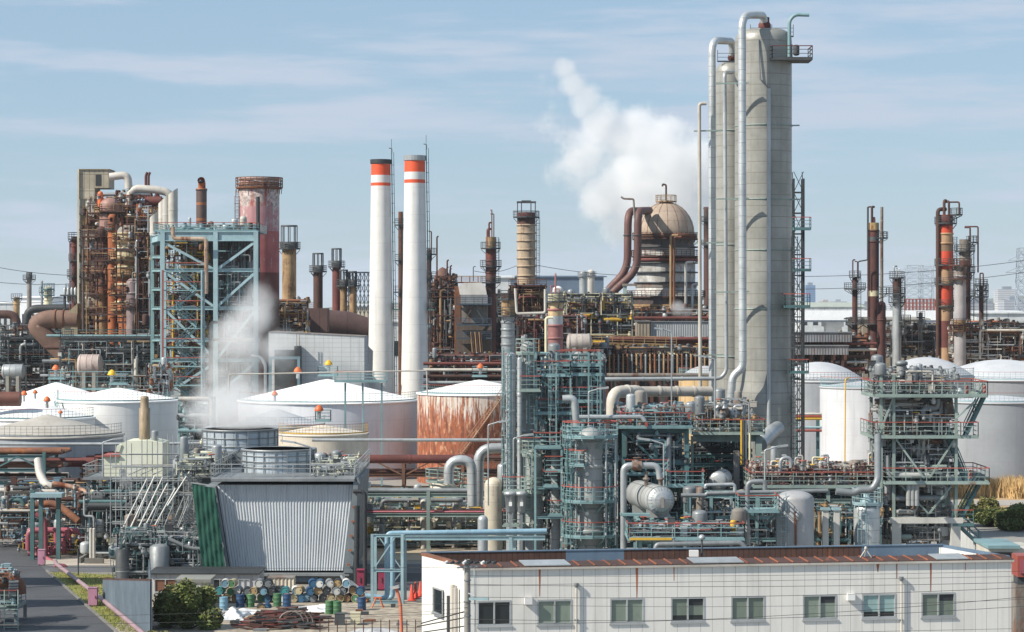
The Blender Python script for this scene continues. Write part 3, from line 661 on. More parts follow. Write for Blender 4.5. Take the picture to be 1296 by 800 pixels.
# rust chimney on the frame, small vents
R = column('rust brown chimney with black open mouth on the teal frame', 255, 337, 13.5, 240, 292, M('brown banded stack', '#5d4843', '#4a3a37', rust=.35, rcol='#8d5a35', seam=(2.2, .35), scol='#9c5f30'), 'chimney', dome=False, name='chimney', collars=(285, 240))
x = X(255.5, 337); MB().tube([(x, 337, Z(240, 337)), (x, 337, Z(232, 337)), (x, 336.2, Z(228.5, 337))], .52, 16, cap=False).build('mouth_elbow', rustO, R); MB().lathe(x, 335.96, [(.001, Z(231.5, 337)), (.42, Z(230.6, 337)), (.001, Z(227.5, 337))], 12).build('mouth', black, R)
column('small white vent hat beside the rust brown chimney', 240, 336, 4, 275, 291, galv, name='roof_vent', cat='vent')
# --- red and white stack
R = thing('wide_stack', 'wide faded red and white stack with railed crown', 'chimney', (X(328, 362), 362, 0))
D = 362; x, r = X(328, D), S(25.5, D)
rw1 = M('flaking red stack paint', '#a85448', '#8c423c', rust=.72, rcol='#c9bdb8', rough=.7); rw2 = M('faded pink red stack paint', '#b0645f', '#9a5150', rust=.42, rcol='#bfa9a8', rough=.7, seam=(2.1, .06), scol='#8a6060')
for a, b, mm in ((600, 378, rustD), (378, 345, rustR), (345, 293, rw2), (293, 262, M('whitish pink worn paint', '#b08486', '#a06a6e', rust=.5, rcol='#cdc1bd')), (262, 240, rw1), (240, 227, rw1)):
    MB().lathe(x, D, [(r, max(0, Z(a, D))), (r, Z(b, D) - .003)], 40).build('shell', mm, R)
MB().lathe(x, D, [(r * 1.0, Z(240, D)), (r * 1.1, Z(239.5, D)), (r * 1.1, Z(238, D)), (r, Z(238, D))], 40).build('collar', rustO, R)
MB().lathe(x, D, [(r * 1.04, Z(227, D)), (r * 1.04, Z(225, D)), (r * .93, Z(225, D)), (r * .93, Z(229, D))], 40).build('rim', M('pink grey rim', '#b59a95', '#9a7e79', rust=.3), R)
ring_deck(R, x, D, Z(238, D), r * 1.1, r * 1.16, mat=rustB, top=rustB, w=.1, h=1.5)
ladder(R, x - r * 1.05, D - .8, 10, Z(240, D), rustR, w=.08)
for k in range(3): zz = Z(232 + 2.4 * k, D); MB().lathe(x, D, [(r * 1.03, zz - .06), (r * 1.06, zz), (r * 1.03, zz + .06)], 40).build('band', rustB, R)
bigpipe('thin black pipe standing beside the wide red stack', [P(326.5, 249, 334), P(327, 400, 334)], .27, black, name='vent_pipe')
column('rounded pale vent in front of the wide red stack', 308, 346, 9, 273, 300, whP, name='vent_stack', cat='vent stack')
for i, px in enumerate((277, 282, 287, 292, 297)): column('pale teal cylinder %s in the row on the teal frame top' % ('first', 'second', 'third', 'fourth', 'fifth')[i], px, 334, 4, 286, 292, tealP, name='silencer', cat='silencer', group='silencers on the teal frame')
# --- stacks with open cage crowns
def cagestack(label, px, d, w, ct, bt, base, mat, mat2=None, split=None):
    R = column(label, px, d, w, bt, None, mat, 'chimney', dome=False, bands=((split, base, mat2),) if split else (), name='chimney', decks=((bt + 4, 5),), collars=(bt + 1,), group='rusty stacks with cage crowns')
    x, r = X(px, d), S(w, d) / 2 * 1.12; m = MB(); z0, z1 = Z(bt + 3, d), Z(ct, d)
    for k in range(8): a = 2*pi*k/8 + .2; m.beam((x + r*cos(a), d + r*sin(a), z0), (x + r*cos(a), d + r*sin(a), z1), .14)
    m.lathe(x, d, [(r * 1.05, z1 - .12), (r * 1.05, z1 + .12), (r * .85, z1 + .12)], 16); m.lathe(x, d, [(r * 1.05, z0), (r * 1.05, z0 + .1)], 16)
    m.build('cage_crown', dark, R)
    MB().lathe(x, d, [(r * 1.1, Z(bt + 3, d)), (r * 1.1, Z(bt - 4, d)), (r * .9, Z(bt - 4, d))], 20).build('crown_collar', dark, R)
    return R
cagestack('thickest tan brown stack with open cage crown right of the red stack', 366, 400, 18, 286, 311, 372, tan_, rustB, 372)
cagestack('dark brown cage topped stack in the middle of the left group', 402.5, 430, 12, 321, 340, 400, rustD)
cagestack('red brown cage topped stack, tallest of the group by the chimneys', 426, 440, 11, 315, 334, 390, rustR)
cagestack('short tan cage topped stack left of its twin', 435, 425, 9, 342, 358, 400, tan_)
cagestack('short tan cage topped stack nearest the left chimney', 446.5, 425, 9, 344, 358, 400, tan_)
# --- big brown flue behind the pale block
R = thing('flue_duct', 'fat dark brown horizontal flue duct behind the pale block building', 'duct', (X(420, 400), 400, Z(430, 400)))
flu = M('dark brown flue', '#5a4440', '#4a3836', rust=.15, rough=.7, vseam=(4, .1), scol='#2f2523')
MB().tube([P(384, 408, 410), P(440, 412, 411), P(484, 424, 412)], [2.5, 2.4, 2.1], 24).build('duct_shell', flu, R); MB().box(X(386, 400), X(414, 400), 400, 405, Z(420, 400), Z(390, 400)).build('duct_box', flu, R)
m = MB()
for px in (392, 420, 450): m.box(X(px, 400) - .2, X(px, 400) + .2, 399, 401, 0, Z(425, 400))
m.build('support', rustD, R)
R = thing('refinery_structure', 'dark rusty burner deck around the base of the tan brown stack', 'process unit', (X(368, 392), 392, 0))
MB().box(X(340, 393), X(388, 393), 393, 403, 0, Z(402, 393)).build('base_block', rustD, R)
deck_rect(R, X(336, 390), X(392, 390), 389, 393, Z(405, 390), rustD, yellow, 'fl', .08)
clutter(R, X(338, 390), X(390, 390), 388, 392.5, Z(420, 390), Z(380, 390), 26, 41, RUSTS + [yellow], (.1, .15, .25), 8, 8, 4)
# --- pale block building
R = thing('block_building', 'windowless pale grey block building left of the twin chimneys', 'building', (X(400, 322), 322, 0))
blk = M('pale grey block wall', '#c0c3c4', '#b4b8b9', grime=.12, rust=.0, rough=.85, seam=(.62, .05), vseam=(1.2, .05), scol='#8d9192', bump=.3)
MB().poly([(X(340, 322), 322, 0), (X(461, 322), 322, 0), (X(461, 322), 322, Z(426, 322)), (X(340, 322), 322, Z(420, 322))], (0, 8, 0)).build('wall', blk, R)
MB().poly([(X(339.6, 322), 321.9, Z(420, 322)), (X(461.4, 322), 321.9, Z(426, 322)), (X(461.4, 322), 321.9, Z(425.4, 322)), (X(339.6, 322), 321.9, Z(419.4, 322))], (0, 8.3, 0)).build('roof_edge', rustG, R)
MB().box(X(373, 321), X(381, 321), 320, 321.9, Z(490, 321), Z(438, 321)).build('black_duct', black, R)
MB().box(X(347, 321), X(375, 321), 321.4, 321.95, 0, Z(443, 321)).build('door_recess', dark, R)
m = MB(); [m.beam(P(px, 421, 320.6), P(px, 440, 320.6), .09) for px in (375.5, 379)]; m.build('ladder', rustG, R)
R = thing('pipe_portal', 'pale teal pipe portal against the pale block building', 'pipe support', (X(358, 317), 317, 0))
for px in (342, 378): MB().ibeam((X(px, 317), 317, 0), (X(px, 317), 317, Z(453, 317)), .35, .35).build('column', tealP, R)
MB().ibeam((X(340, 317), 317, Z(453, 317)), (X(380, 317), 317, Z(453, 317)), .35, .35).build('beam', tealP, R)
MB().pipe([P(336, 500, 316), P(336, 462, 316), P(330, 452, 316), P(318, 450, 316)], .22).build('pipe', galv, R)
# --- far left background stacks and pipework
cagestack('small cage topped stack at the far left beside the white block', 37, 560, 6, 345, 350, 400, rustG)
column('short tan stack at the far left edge', 21, 540, 8, 376, None, tan_, 'chimney', dome=False, name='chimney', decks=((378, 3),), collars=(385,))
column('cream column with valves left of the rusty elbow duct', 61, 470, 10, 362, None, cream, decks=((366, 3), (374, 3)), collars=(380,), deckmat=tealD)
column('faint thin lattice vent beside the cream column', 53, 500, 3, 355, None, galvD, decks=((370, 2),))
bigpipe('black arched pipe linking the far left stacks', [P(34, 420, 465), P(34, 391, 465), P(96, 390, 465)], .8, black)
bigpipe('short black arched pipe at the left edge', [P(-10, 398, 455), P(20, 398, 455), P(23, 420, 455)], .8, rustD)
for nm, a, b, d0, d1, zt, zb, n, sd_, mats in (('dark pipe gallery at the far left with teal rails', -12, 78, 400, 412, 412, 500, 70, 51, [rustD, dark, tealD, galvD, rustB, dark]),
        ('pipe and valve gallery under the hopper and elbow duct', 76, 200, 345, 356, 432, 500, 80, 52, [galv, galvD, rustD, teal, rustB, tan_, whP])):
    R = thing('refinery_structure', nm, 'process unit', (X((a + b) / 2, d0), d0, 0))
    lv = [Z(p, d0) for p in (480, 462, 445, 430)]; xs = [X(a + (b - a) * i / 4, d0) for i in range(5)]
    frame(R, xs, [d0, d1], [0] + lv, dark, .2)
    for z in lv[1:]: deck_rect(R, xs[0], xs[-1], d0 + .3, d1 - .3, z + .3, dark, tealD, 'fl', .07)
    clutter(R, xs[0], xs[-1], d0 - .8, d1, Z(zb, d0), Z(zt, d0), n, sd_, mats, (.08, .12, .18, .3), 16, 14, 10, .4)
    for k in range(6): MB().tube([(xs[0] - 3, d0 + 1 + k * 1.5, lv[k % 4] + .5), (xs[-1] + 2, d0 + 1 + k * 1.5, lv[k % 4] + .5)], .2 + .05 * (k % 3), 8).build('pipe', mats[k % 6], R)
def hdrum(label, px, py, d, r, L_, mat, axis='x', name='horizontal_drum', smat=None, legs=True):
    c = P(px, py, d); R = thing(name, label, 'drum', (c.x, c.y, 0 if legs else c.z - r)); m = MB(); h = L_ / 2; pr = []
    ax = V((1, 0, 0)) if axis == 'x' else V(axis) if not isinstance(axis, str) else V((0, 1, 0)); ax.normalize(); up = V((0, 0, 1)); s_ = ax.cross(up).normalized()
    for i in range(7): a = pi / 2 * i / 6; pr.append((-h - .35 * r * cos(a), r * sin(a)))
    for i in range(7): a = pi / 2 * i / 6; pr.append((h + .35 * r * sin(a), r * cos(a)))
    n = 24; vs = [c + ax * t + (s_ * cos(2*pi*j/n) + up * sin(2*pi*j/n)) * max(q, .001) for t, q in pr for j in range(n)]
    m.add(vs, [(i*n+j, i*n+(j+1) % n, (i+1)*n+(j+1) % n, (i+1)*n+j) for i in range(len(pr) - 1) for j in range(n)], True); m.build('shell', mat, R)
    for t in (-h * .98, -h * .3, h * .3, h * .98): q = c + ax * t; MB().tube([q - ax * .06, q + ax * .06], r * 1.03, n).build('band', smat or mat, R)
    for t in (-.55, .55): q = c + ax * h * t; MB().box(q.x - .25, q.x + .25, q.y - r * .8, q.y + r * .8, 0 if legs else q.z - r * 1.1, q.z - r * .4).build('saddle', conc, R)
    return R
hdrum('white horizontal drum in the far left gallery', 17, 470, 392, 1.15, 3.0, galv)
hdrum('pink white horizontal drum under the hopper', 114, 462, 340, 1.5, 2.6, M('pinkish white drum', '#c3b5ae', '#a58f88', rust=.35, rcol='#9a6a58'))
# ============================================================ twin striped chimneys
chW = M('white chimney paint', '#dfdfdd', '#d2d2cf', grime=.14, rust=.05, rough=.6, var=0, seam=(4.5, .05), scol='#b4b4b2'); chO = M('orange chimney band', '#e2592f', '#d65028', rough=.55, var=0, streak=False)
for lab, px, d, wt, wb, top, mats, capm, rows in (
        ('striped chimney with a dark soot stained cap ring, shorter of the pair', 482, 402, 24.5, 33, 202, None, black, (208, 222, 231.5, 235.5)),
        ('striped chimney with a pale cap ring, taller of the pair', 525, 396, 26, 35, 197, None, galv, (204, 218, 227.5, 232))):
    x = X(px, d); zt = Z(top, d); R = thing('striped_chimney', lab, 'chimney', (x, d, 0), 'twin white chimneys with orange bands')
    rt, rb = S(wt, d) / 2, S(wb, d) / 2; rad = lambda z: rt + (rb - rt) * max(0, min(1, (zt - z) / (zt - Z(490, d)))) ** 1.2 if z < zt else rt
    r0, r1, r2, r3 = [Z(q, d) for q in rows]
    def seg(za, zb, mat, nm):
        k = max(2, int((zb - za) / 2)); MB().lathe(x, d, [(rad(za + (zb - za) * i / k), za + (zb - za) * i / k) for i in range(k + 1)], 40).build(nm, mat, R)
    seg(0, r3, chW, 'shell'); seg(r3, r2, chO, 'orange_band'); seg(r2, r1, chW, 'shell'); seg(r1, r0, chO, 'orange_band'); seg(r0, zt - .1, chW, 'shell')
    MB().lathe(x, d, [(rt * .99, r0), (rt * 1.1, r0 + .1), (rt * 1.1, zt), (rt * .9, zt), (rt * .9, zt - .6)], 24, smooth=False).build('cap_ring', capm, R)
    m = MB(); m.beam((x + rt * 1.12, d - .3, zt + 1.2), (x + rb * 1.1, d - .3, 2), .16); m.beam((x + rt * 1.12 + .35, d - .3, zt + 1.2), (x + rb * 1.1 + .35, d - .3, 2), .1)
    z = 3
    while z < zt: q = x + rad(z) * 1.1; m.beam((q - .1, d - .3, z), (q + .4, d - .3, z), .07); z += 1.6
    m.build('ladder', tealD, R)
    MB().beam((x + rt * 1.1, d, zt), (x + rt * 1.1, d, zt + 3.4), .07).pipe([(x + rt * 1.15, d - .3, zt + 1), (x + rt * 1.15, d - .3, zt + 1.8), (x + rt * 1.15 - .5, d - .3, zt + 1.9)], .07).build('lightning_rod', dark, R)
    deck_rect(R, x + rb * .96, x + rb * .96 + 1.1, d - 1.6, d + .6, Z(392, d), tealD, tealD, 'flr', .08)
# lattice behind left of the chimneys
R = thing('lattice_bridge', 'dark lattice bridge seen left of the twin chimneys', 'gantry', (X(455, 520), 520, 0)); m = MB()
for k in range(8):
    xa, xb = X(436 + 5 * k, 520), X(441 + 5 * k, 520); za, zb = Z(398, 520), Z(345, 520)
    for i in range(4): z0 = za + (zb - za) * i / 4; z1 = za + (zb - za) * (i + 1) / 4; m.beam((xa, 520, z0), (xb, 520, z1), .12); m.beam((xb, 520, z0), (xa, 520, z1), .12)
    m.beam((xa, 520, 0), (xa, 520, zb), .2)
m.beam((X(434, 520), 520, zb), (X(482, 520), 520, zb), .35); m.build('truss', navy, R)
# ============================================================ middle rusty plant
column('slender orange brown column peeping between the twin chimneys', 507, 425, 6, 268, None, rustB, dome=False, decks=((285, 5), (330, 5), (370, 6)), lad=(0.2, 268, 500), collars=(300,))
column('thin dark column right of the taller striped chimney', 543, 430, 6, 315, None, rustD, decks=((322, 6), (352, 8)), dome=True, tube=((3, 293, 330, .12),))
# rust cone roofed vessel
D = 425; x = X(560, D); R = thing('reactor_vessel', 'rust coloured cone shouldered vessel right of the striped chimneys', 'vessel', (x, D, 0))
MB().lathe(x, D, [(S(14, D), 0), (S(14, D), Z(368, D)), (S(10, D), Z(349, D)), (S(4, D), Z(340, D)), (.01, Z(338, D))], 24).build('shell', M('dusty rust vessel', '#6e5248', '#503d36', rust=.35, rough=.8), R)
for py, q in ((366, 14), (380, 14), (394, 14), (410, 14)): ring_deck(R, x, D, Z(py, D), S(q, D) * 1.01, S(q + 5, D), mat=rustD, top=rustD, w=.09)
for px, t in ((553, 300), (566, 330), (570, 337)): MB().pipe([P(px, 360, D - 3), P(px, t, D - 3), P(px + 2, t - 1, D - 3)], .14).build('vent_pipe', rustD, R)
clutter(R, X(545, D), X(578, D), D - 6, D - 2.6, Z(450, D), Z(350, D), 60, 170, [rustD, rustB, dark, rustD, tan_, galvD], (.1, .16, .24), 10, 8, 4, .7)
# furnace with white hood
R = thing('furnace', 'rusty furnace with a white and grey canted hood', 'furnace', (X(600, 415), 415, 0)); D = 415
hoodW = M('white hood paint', '#cfcdc8', '#b9b6b0', rust=.12, rough=.6); hoodG = M('grey furnace panel', '#8d9093', '#74777a', rust=.22, rough=.6, vseam=(1.3, .06))
MB().poly([P(582, 373, D), P(616, 373, D), P(614, 362, D), P(609, 357.5, D), P(587, 358, D), P(580, 362, D)], (0, 8, 0)).build('hood', hoodW, R)
MB().box(X(583, D), X(617, D), D - .1, D + 8, Z(385, D), Z(373.1, D)).build('casing', hoodG, R)
MB().box(X(584, D), X(617, D), D + .2, D + 8, Z(409, D), Z(385.1, D)).build('casing', rustG, R)
MB().box(X(578, D), X(622, D), D + .4, D + 9, 0, Z(409.1, D)).build('casing', M('dirty furnace wall', '#6d625a', '#524942', rust=.4, rough=.8, vseam=(1.2, .08)), R)
MB().box(X(575, D), X(583, D), D + .6, D + 8.5, 0, Z(362, D)).build('side_casing', rustB, R)
for py in (385, 411, 428): deck_rect(R, X(578, D), X(622, D), D - 1.5, D - .15, Z(py, D), navy, navy, 'f', .09)
for a, b in (((586, 409), (600, 386)), ((614, 409), (600, 386)), ((600, 430), (605, 440))): MB().beam(P(*a, D - 1), P(*b, D - 1), .16).build('brace', dark, R)
for k in range(6): MB().tube([P(596 + 2.6 * k, 420, D - 1.8), P(598 + 2.6 * k, 446, D - 1.8)], .1, 6).build('pipe', rustD if k % 2 else tan_, R)
# walkway bridge
R = thing('walkway', 'rusty high walkway joining the cone shouldered vessel to the red stack', 'walkway', (X(595, 428), 428, 0))
deck_rect(R, X(563, 428), X(626, 428), 427, 430, Z(357.5, 428), rustB, tan_, 'fb', .1)
for p in (566, 578, 597, 622): MB().box(X(p, 428) - .2, X(p, 428) + .2, 427.3, 429.6, 0, Z(358.6, 428)).build('column', rustD, R)
for i, (px, t) in enumerate(((565, 339), (569, 341), (599, 338))): MB().pipe([P(px, 356, 427), P(px, t, 427), P(px + 3, t - 1, 427)], .08).build('lamp_post', dark, R)
# red brown stack with galleries
column('red brown stack topped by a cream drum and spiky vents', 621, 424, 13, 300, None, M('red brown stack paint', '#6e4038', '#54312d', rust=.3), bands=((300, 314, tan_), (314, 330, rustR), (352, 372, rustD)), decks=((314.5, 6), (337.5, 7), (358, 6)), lad=(1.3, 300, 358), collars=(330, 345),
       tube=((-2, 282, 310, .16), (1.5, 266, 310, .1), (4, 271, 305, .1), (-4, 290, 312, .2)))
# banded stack
st = M('stained pale stack', '#b3a48f', '#97826b', rust=.45, rcol='#6b4634', rough=.7)
R = column('pale banded round stack with open frame crown', 666, 436, 23, 269, 360, st, 'chimney', dome=False, name='chimney', bands=((269, 275, rustR), (275, 285, rustD)), collars=(285, 295, 305, 316, 327, 337, 349), decks=((275, 5),), lad=(1.28, 268, 360))
m = MB(); D = 436; z0, z1 = Z(269, D), Z(256, D)
for px in (655, 660, 672, 677.5):
    for yy in (D - 1.2, D + 1.2): m.beam((X(px, D), yy, z0), (X(px, D), yy, z1), .16)
for yy in (D - 1.2, D + 1.2): m.beam((X(654, D), yy, z1), (X(678.4, D), yy, z1), .25)
m.box(X(660, D), X(672, D), D - 1, D + 1, z1 - .1, z1 + .3); m.build('cage_crown', dark, R)
R = thing('furnace', 'rusty brick red furnace block under the pale banded stack', 'furnace', (X(668, 436), 436, 0))
fb = M('rusty furnace block', '#62433a', '#4b332d', rust=.35, rough=.85, vseam=(1.4, .1), seam=(2.4, .1), scol='#3a2824')
MB().box(X(645, D), X(690, D), 432, 442, 0, Z(361, D)).build('casing', fb, R)
for py in (362, 382, 398): deck_rect(R, X(644, D), X(691, D), 430.4, 431.9, Z(py, D), rustD, rustB, 'f', .09)
clutter(R, X(645, D), X(690, D), 429.5, 431.5, Z(450, D), Z(362, D), 40, 61, [rustD, rustB, rustR, tan_], (.1, .16, .24), 6, 10, 4)
for k in range(10): MB().tube([P(655 + 4.2 * k, 414, 429), P(655 + 4.2 * k, 434, 429)], .22, 8).build('burner_pipe', tan_, R)
# nearer columns in front of the middle plant
column('two tone rust and grey column with dark bands left of the furnace block', 643, 300, 17, 378, None, galvD, bands=((378, 400, tan_), (372, 378, rustD)), decks=((379, 4), (400, 5)), collars=(408, 417, 426, 436), dome=True, deckmat=dark)
column('cream topped column with flaking red lower half', 703, 310, 19, 372, None, M('flaking wine red paint', '#9c5b5c', '#8b6a66', rust=.35, rcol='#b7a49c'), bands=((372, 382, cream), (382, 400, M('cream stained band', '#c2b08c', '#a3875f', rust=.4)), (400, 412, galv)), decks=((382, 5),), collars=(392, 412, 428), tube=((0, 347, 375, .12), (-6, 362, 384, .08), (5, 366, 384, .08)), deckmat=dark)
bigpipe('white square bent pipe line beside the cream topped column', [P(652, 365, 298), P(654, 397, 298), P(690, 396, 298), P(690, 366, 298)], .16, whP, bend=2)
bigpipe('wide rusty horizontal duct right of the cream topped column', [P(712, 411, 330), P(742, 411, 330)], 1.4, M('soft rust duct', '#8d5a45', '#70483a', rust=.3), collar=2)
bigpipe('tall thin cream pipe with hooked foot left of the cream topped column', [P(700, 402, 296), P(691, 402, 296), P(691, 466, 296)], .17, cream, bend=2)
# dense racks across the middle
for nm, a, b, d0, d1, zt, zb, n, seed, mats, vb in (
        ('dark rusty process structure behind the taller striped chimney', 546, 650, 427, 440, 372, 500, 100, 71, [rustD, rustB, dark, rustR, tan_, dark, galvD], .6),
        ('low brick red and pale pipe gallery above the rust streaked tank', 545, 655, 350, 358, 450, 496, 60, 72, [rustR, rustD, galv, rustR, whP, tan_], .2),
        ('yellowish valve gallery below the brown bent pipes', 715, 800, 352, 366, 372, 440, 110, 73, [galvD, tan_, rustD, galv, dark, yellow, rustB, cream], .75),
        ('dark process structure at the foot of the domed vessel', 796, 906, 396, 408, 392, 440, 60, 74, [rustD, dark, rustB, galv, tan_], .6),
        ('rusty furnace tube gallery under the long yellowish conveyor', 735, 900, 330, 342, 440, 480, 120, 75, [rustD, tan_, rustB, galvD, cream, rustD], .7),
        ('dark gallery left of the furnace tubes behind the teal platforms', 655, 740, 322, 334, 400, 480, 80, 76, [rustD, rustB, dark, rustR, tan_, galv], .5),
        ('rusty low plant right of the tall grey columns', 1006, 1100, 395, 406, 425, 470, 60, 77, [rustD, dark, rustB, tan_, galvD], .3),
        ('pale cluttered plant between the rust columns', 1128, 1200, 430, 446, 412, 450, 90, 78, [galvD, rustG, rustD, tan_, dark], .6),
        ('dark pipe gallery at the right edge behind the big tanks', 1210, 1310, 400, 412, 408, 455, 90, 79, [rustD, rustB, dark, galv, rustO, whP], .5)):
    R = thing('refinery_structure', nm, 'process unit', (X((a + b) / 2, d0), d0, 0))
    zz = [Z(zb - 4 - (zb - zt - 6) * i / 3.0, d0) for i in range(4)]; k = max(4, int((b - a) / 20)); xs = [X(a + (b - a) * i / k, d0) for i in range(k + 1)]
    frame(R, xs, [d0, d1], [0] + zz, dark, .3)
    for z in zz[1:3]: deck_rect(R, xs[0], xs[-1], d0 + .3, d1 - .3, z + .3, rustD, yellow if seed in (73, 75) else rustB, 'fl', .08)
    clutter(R, xs[0], xs[-1], d0 - .9, d1 - 4, Z(zb, d0), Z(zt, d0), min(n, 99), seed, mats, (.09, .14, .2, .32), 20, 20, 12, vb)
    if seed in (72, 74, 77):
        for q in range(5): MB().tube([(xs[0] - 1, d0 - 1 - q * .1, zz[0] + q * (zz[-1] - zz[0]) / 5), (xs[-1] + 1, d0 - 1 - q * .1, zz[0] + q * (zz[-1] - zz[0]) / 5)], .25, 8).build('pipe', (rustR, galv, rustD, whP, rustR)[q], R)
    if seed == 75:
        for q in range(26): MB().pipe([(xs[0] + 2 + q * .62, d0 - 1.4, Z(478, d0)), (xs[0] + 2 + q * .62, d0 - 1.4, Z(449, d0)), (xs[0] + 2 + q * .62, d0 + 2, Z(447, d0))], .13, n=6).build('furnace_tube', (tan_, rustB, galvD)[q % 3], R)
    if seed == 76: MB().box(xs[0], xs[-1], d0 + 3, d1, Z(470, d0), Z(404, d0)).build('casing', rustD, R)
    if seed in (71, 73, 77, 74): MB().box(xs[0], xs[-1], d1 - 3, d1 - .5, 0, Z(zt + 26, d0)).build('casing', fb, R)
# low small white towers seen behind valve gallery
for i, (px, w, t) in enumerate(((738, 10, 342), (748, 9, 341), (706, 14, 362), (722, 8, 366), (760, 9, 372), (774, 8, 376))):
    column(('left of two grey white silos on the skyline', 'right of two grey white silos on the skyline', 'white round tank on the skyline behind the cream topped column', 'pale thin silo between the white tank and the silo pair',
            'pale column right of the silo pair beneath the power line', 'rightmost pale column by the brown bent pipes on the skyline')[i], px, 640 + 8 * i, w, t, None, (galv, whP, whiteT)[i % 3], 'silo', name='silo', decks=((t + 8, 2),), deckmat=galvD)
# ============================================================ domed vessel
D = 418; x = X(843, D); R = thing('domed_vessel', 'great domed cylindrical vessel wrapped in rusty rings and galleries', 'vessel', (x, D, 0))
r = S(38, D); k = S(35.5, D); zd = Z(296, D); domeM = M('tan dome with rust streaks', '#a39484', '#8c7b6b', rust=.3, rcol='#8d5c40', rough=.6, seam=(1.7, .08), scol='#75665a')
MB().lathe(x, D, [(k * cos(pi/2*i/12), zd + S(40, D) * sin(pi/2*i/12)) for i in range(12)] + [(.01, zd + S(40, D))], 48).build('dome', domeM, R)
m = MB()
for j in range(16): a = 2*pi*j/16; m.tube([(x + (k + .03) * cos(pi/2*i/8) * cos(a), D + (k + .0) * cos(pi/2*i/8) * sin(a), zd + (S(40, D) + .0) * sin(pi/2*i/8)) for i in range(8)], .05, 5)
m.build('dome_rib', rustB, R)
MB().lathe(x, D, [(k, zd), (r * 1.03, zd - .1), (r * 1.03, zd - .8), (k * .9, zd - .9)], 48).build('collar', rustB, R)
vw = M('patchy white vessel cladding', '#b7b8b6', '#8b8a86', rust=.38, rcol='#6f4a38', rough=.5, vseam=(1.6, .05), contrast=2)
wd = M('wet dark cladding', '#56504e', '#403b3a', rust=.45, rcol='#70473a', rough=.5)
lv = [(300, 313, 36, wd), (313, 325, 36.5, vw), (325, 333, 35, wd), (333, 345, 37, vw), (345, 358, 37, vw), (358, 364, 39, rustG)]
for a, b, q, mm in lv: MB().lathe(x, D, [(S(q, D), Z(b, D)), (S(q, D), Z(a, D) - .01)], 40).build('shell', mm, R)
MB().lathe(x, D, [(S(44, D), Z(376, D)), (S(38, D), Z(364, D))], 40).build('skirt', vw, R)
for a, b, q, mm in ((376, 385, 46, wd), (385, 396, 48, tan_), (396, 404, 45, wd), (404, 560, 40, rustD)): MB().lathe(x, D, [(S(q, D), max(0, Z(b, D))), (S(q, D), Z(a, D) - .01)], 40).build('shell', mm, R)
for py in (313, 325, 333, 345, 358): z = Z(py, D); MB().lathe(x, D, [(r, z - .14), (S(41, D), z - .1), (S(41, D), z + .1), (r, z + .14)], 40).build('stiffener_ring', dark, R)
for py, q in ((303, 40), (325, 41), (376, 47), (396, 49)): ring_deck(R, x, D, Z(py, D), S(q - 3, D), S(q + 2.5, D), 150, 400, rustD, rustD, w=.08)
MB().tube([(x + S(40, D) * cos(a * pi / 12), D + S(40, D) * sin(a * pi / 12), Z(329, D)) for a in range(10, 26)], .35, 8).build('ring_pipe', rustR, R)
MB().lathe(x, D, [(1.1, zd + S(40, D) - .2), (1.1, zd + S(40, D) + .3), (.01, zd + S(40, D) + .3)], 16).build('top_nozzle', rustG, R)
ring_deck(R, x, D, zd + S(40, D) + .1, .9, 1.8, mat=tan_, top=tan_, w=.07)
MB().pipe([(x, D, zd + S(40, D)), (x, D, Z(234, D)), (x - .6, D, Z(233, D)), (x - .6, D, Z(236, D))], .16, n=8).build('vent_pipe', rustD, R)
for px, t, b, mm in ((849, 298, 430, tan_), (853, 300, 430, rustB), (868, 332, 430, whP), (876, 360, 430, galv)):
    MB().pipe([P(px + 9, t, D - 7), P(px, t, D - 7), P(px, b, D - 7)], .22, n=8).build('standpipe', mm, R)
brown = M('wine brown pipe', '#6a4943', '#553a36', rust=.25, rcol='#8b5c46', rough=.6)
for i, (dx, dd, lab) in enumerate(((0, 409, 'outer of two thick brown pipes bending off the domed vessel'), (12.5, 406, 'inner of two thick brown pipes bending off the domed vessel'))):
    R2 = thing('bent_pipe', lab, 'pipe', P(764 + dx * .5, 404, dd), 'thick brown pipes of the domed vessel')
    MB().pipe([P(818 + dx * .3, 267 - i * .5, dd + 8), P(795 + dx, 267, dd), P(794 + dx, 342, dd), P(762 + dx * .6, 375, dd), P(758 + dx * .6, 404, dd)], S(4.9, dd), bend=2.2, n=18).build('pipe_run', brown, R2)
    for py in (298, 338): MB().lathe(X(794 + dx, dd), dd, [(S(4.9, dd), Z(py, dd) - .1), (S(6, dd), Z(py, dd)), (S(4.9, dd), Z(py, dd) + .1)], 16).build('collar', dark, R2)
bigpipe('thin brown vent with long hook above the bent brown pipes', [P(786, 249, 404), P(789, 251.5, 404), P(802, 252, 404), P(803, 276, 404)], .16, rustG, name='vent_pipe', bend=2)
R = thing('steel_column', 'grey steel prop standing left of the domed vessel', 'column', (X(791, 400), 400, 0)); MB().ibeam((X(791, 400), 400, 0), (X(791, 400), 400, Z(362, 400)), .6, .6).build('shaft', sage, R); MB().box(X(788, 400), X(806, 400), 399.5, 401, Z(362, 400), Z(359, 400)).build('head_beam', rustG, R)
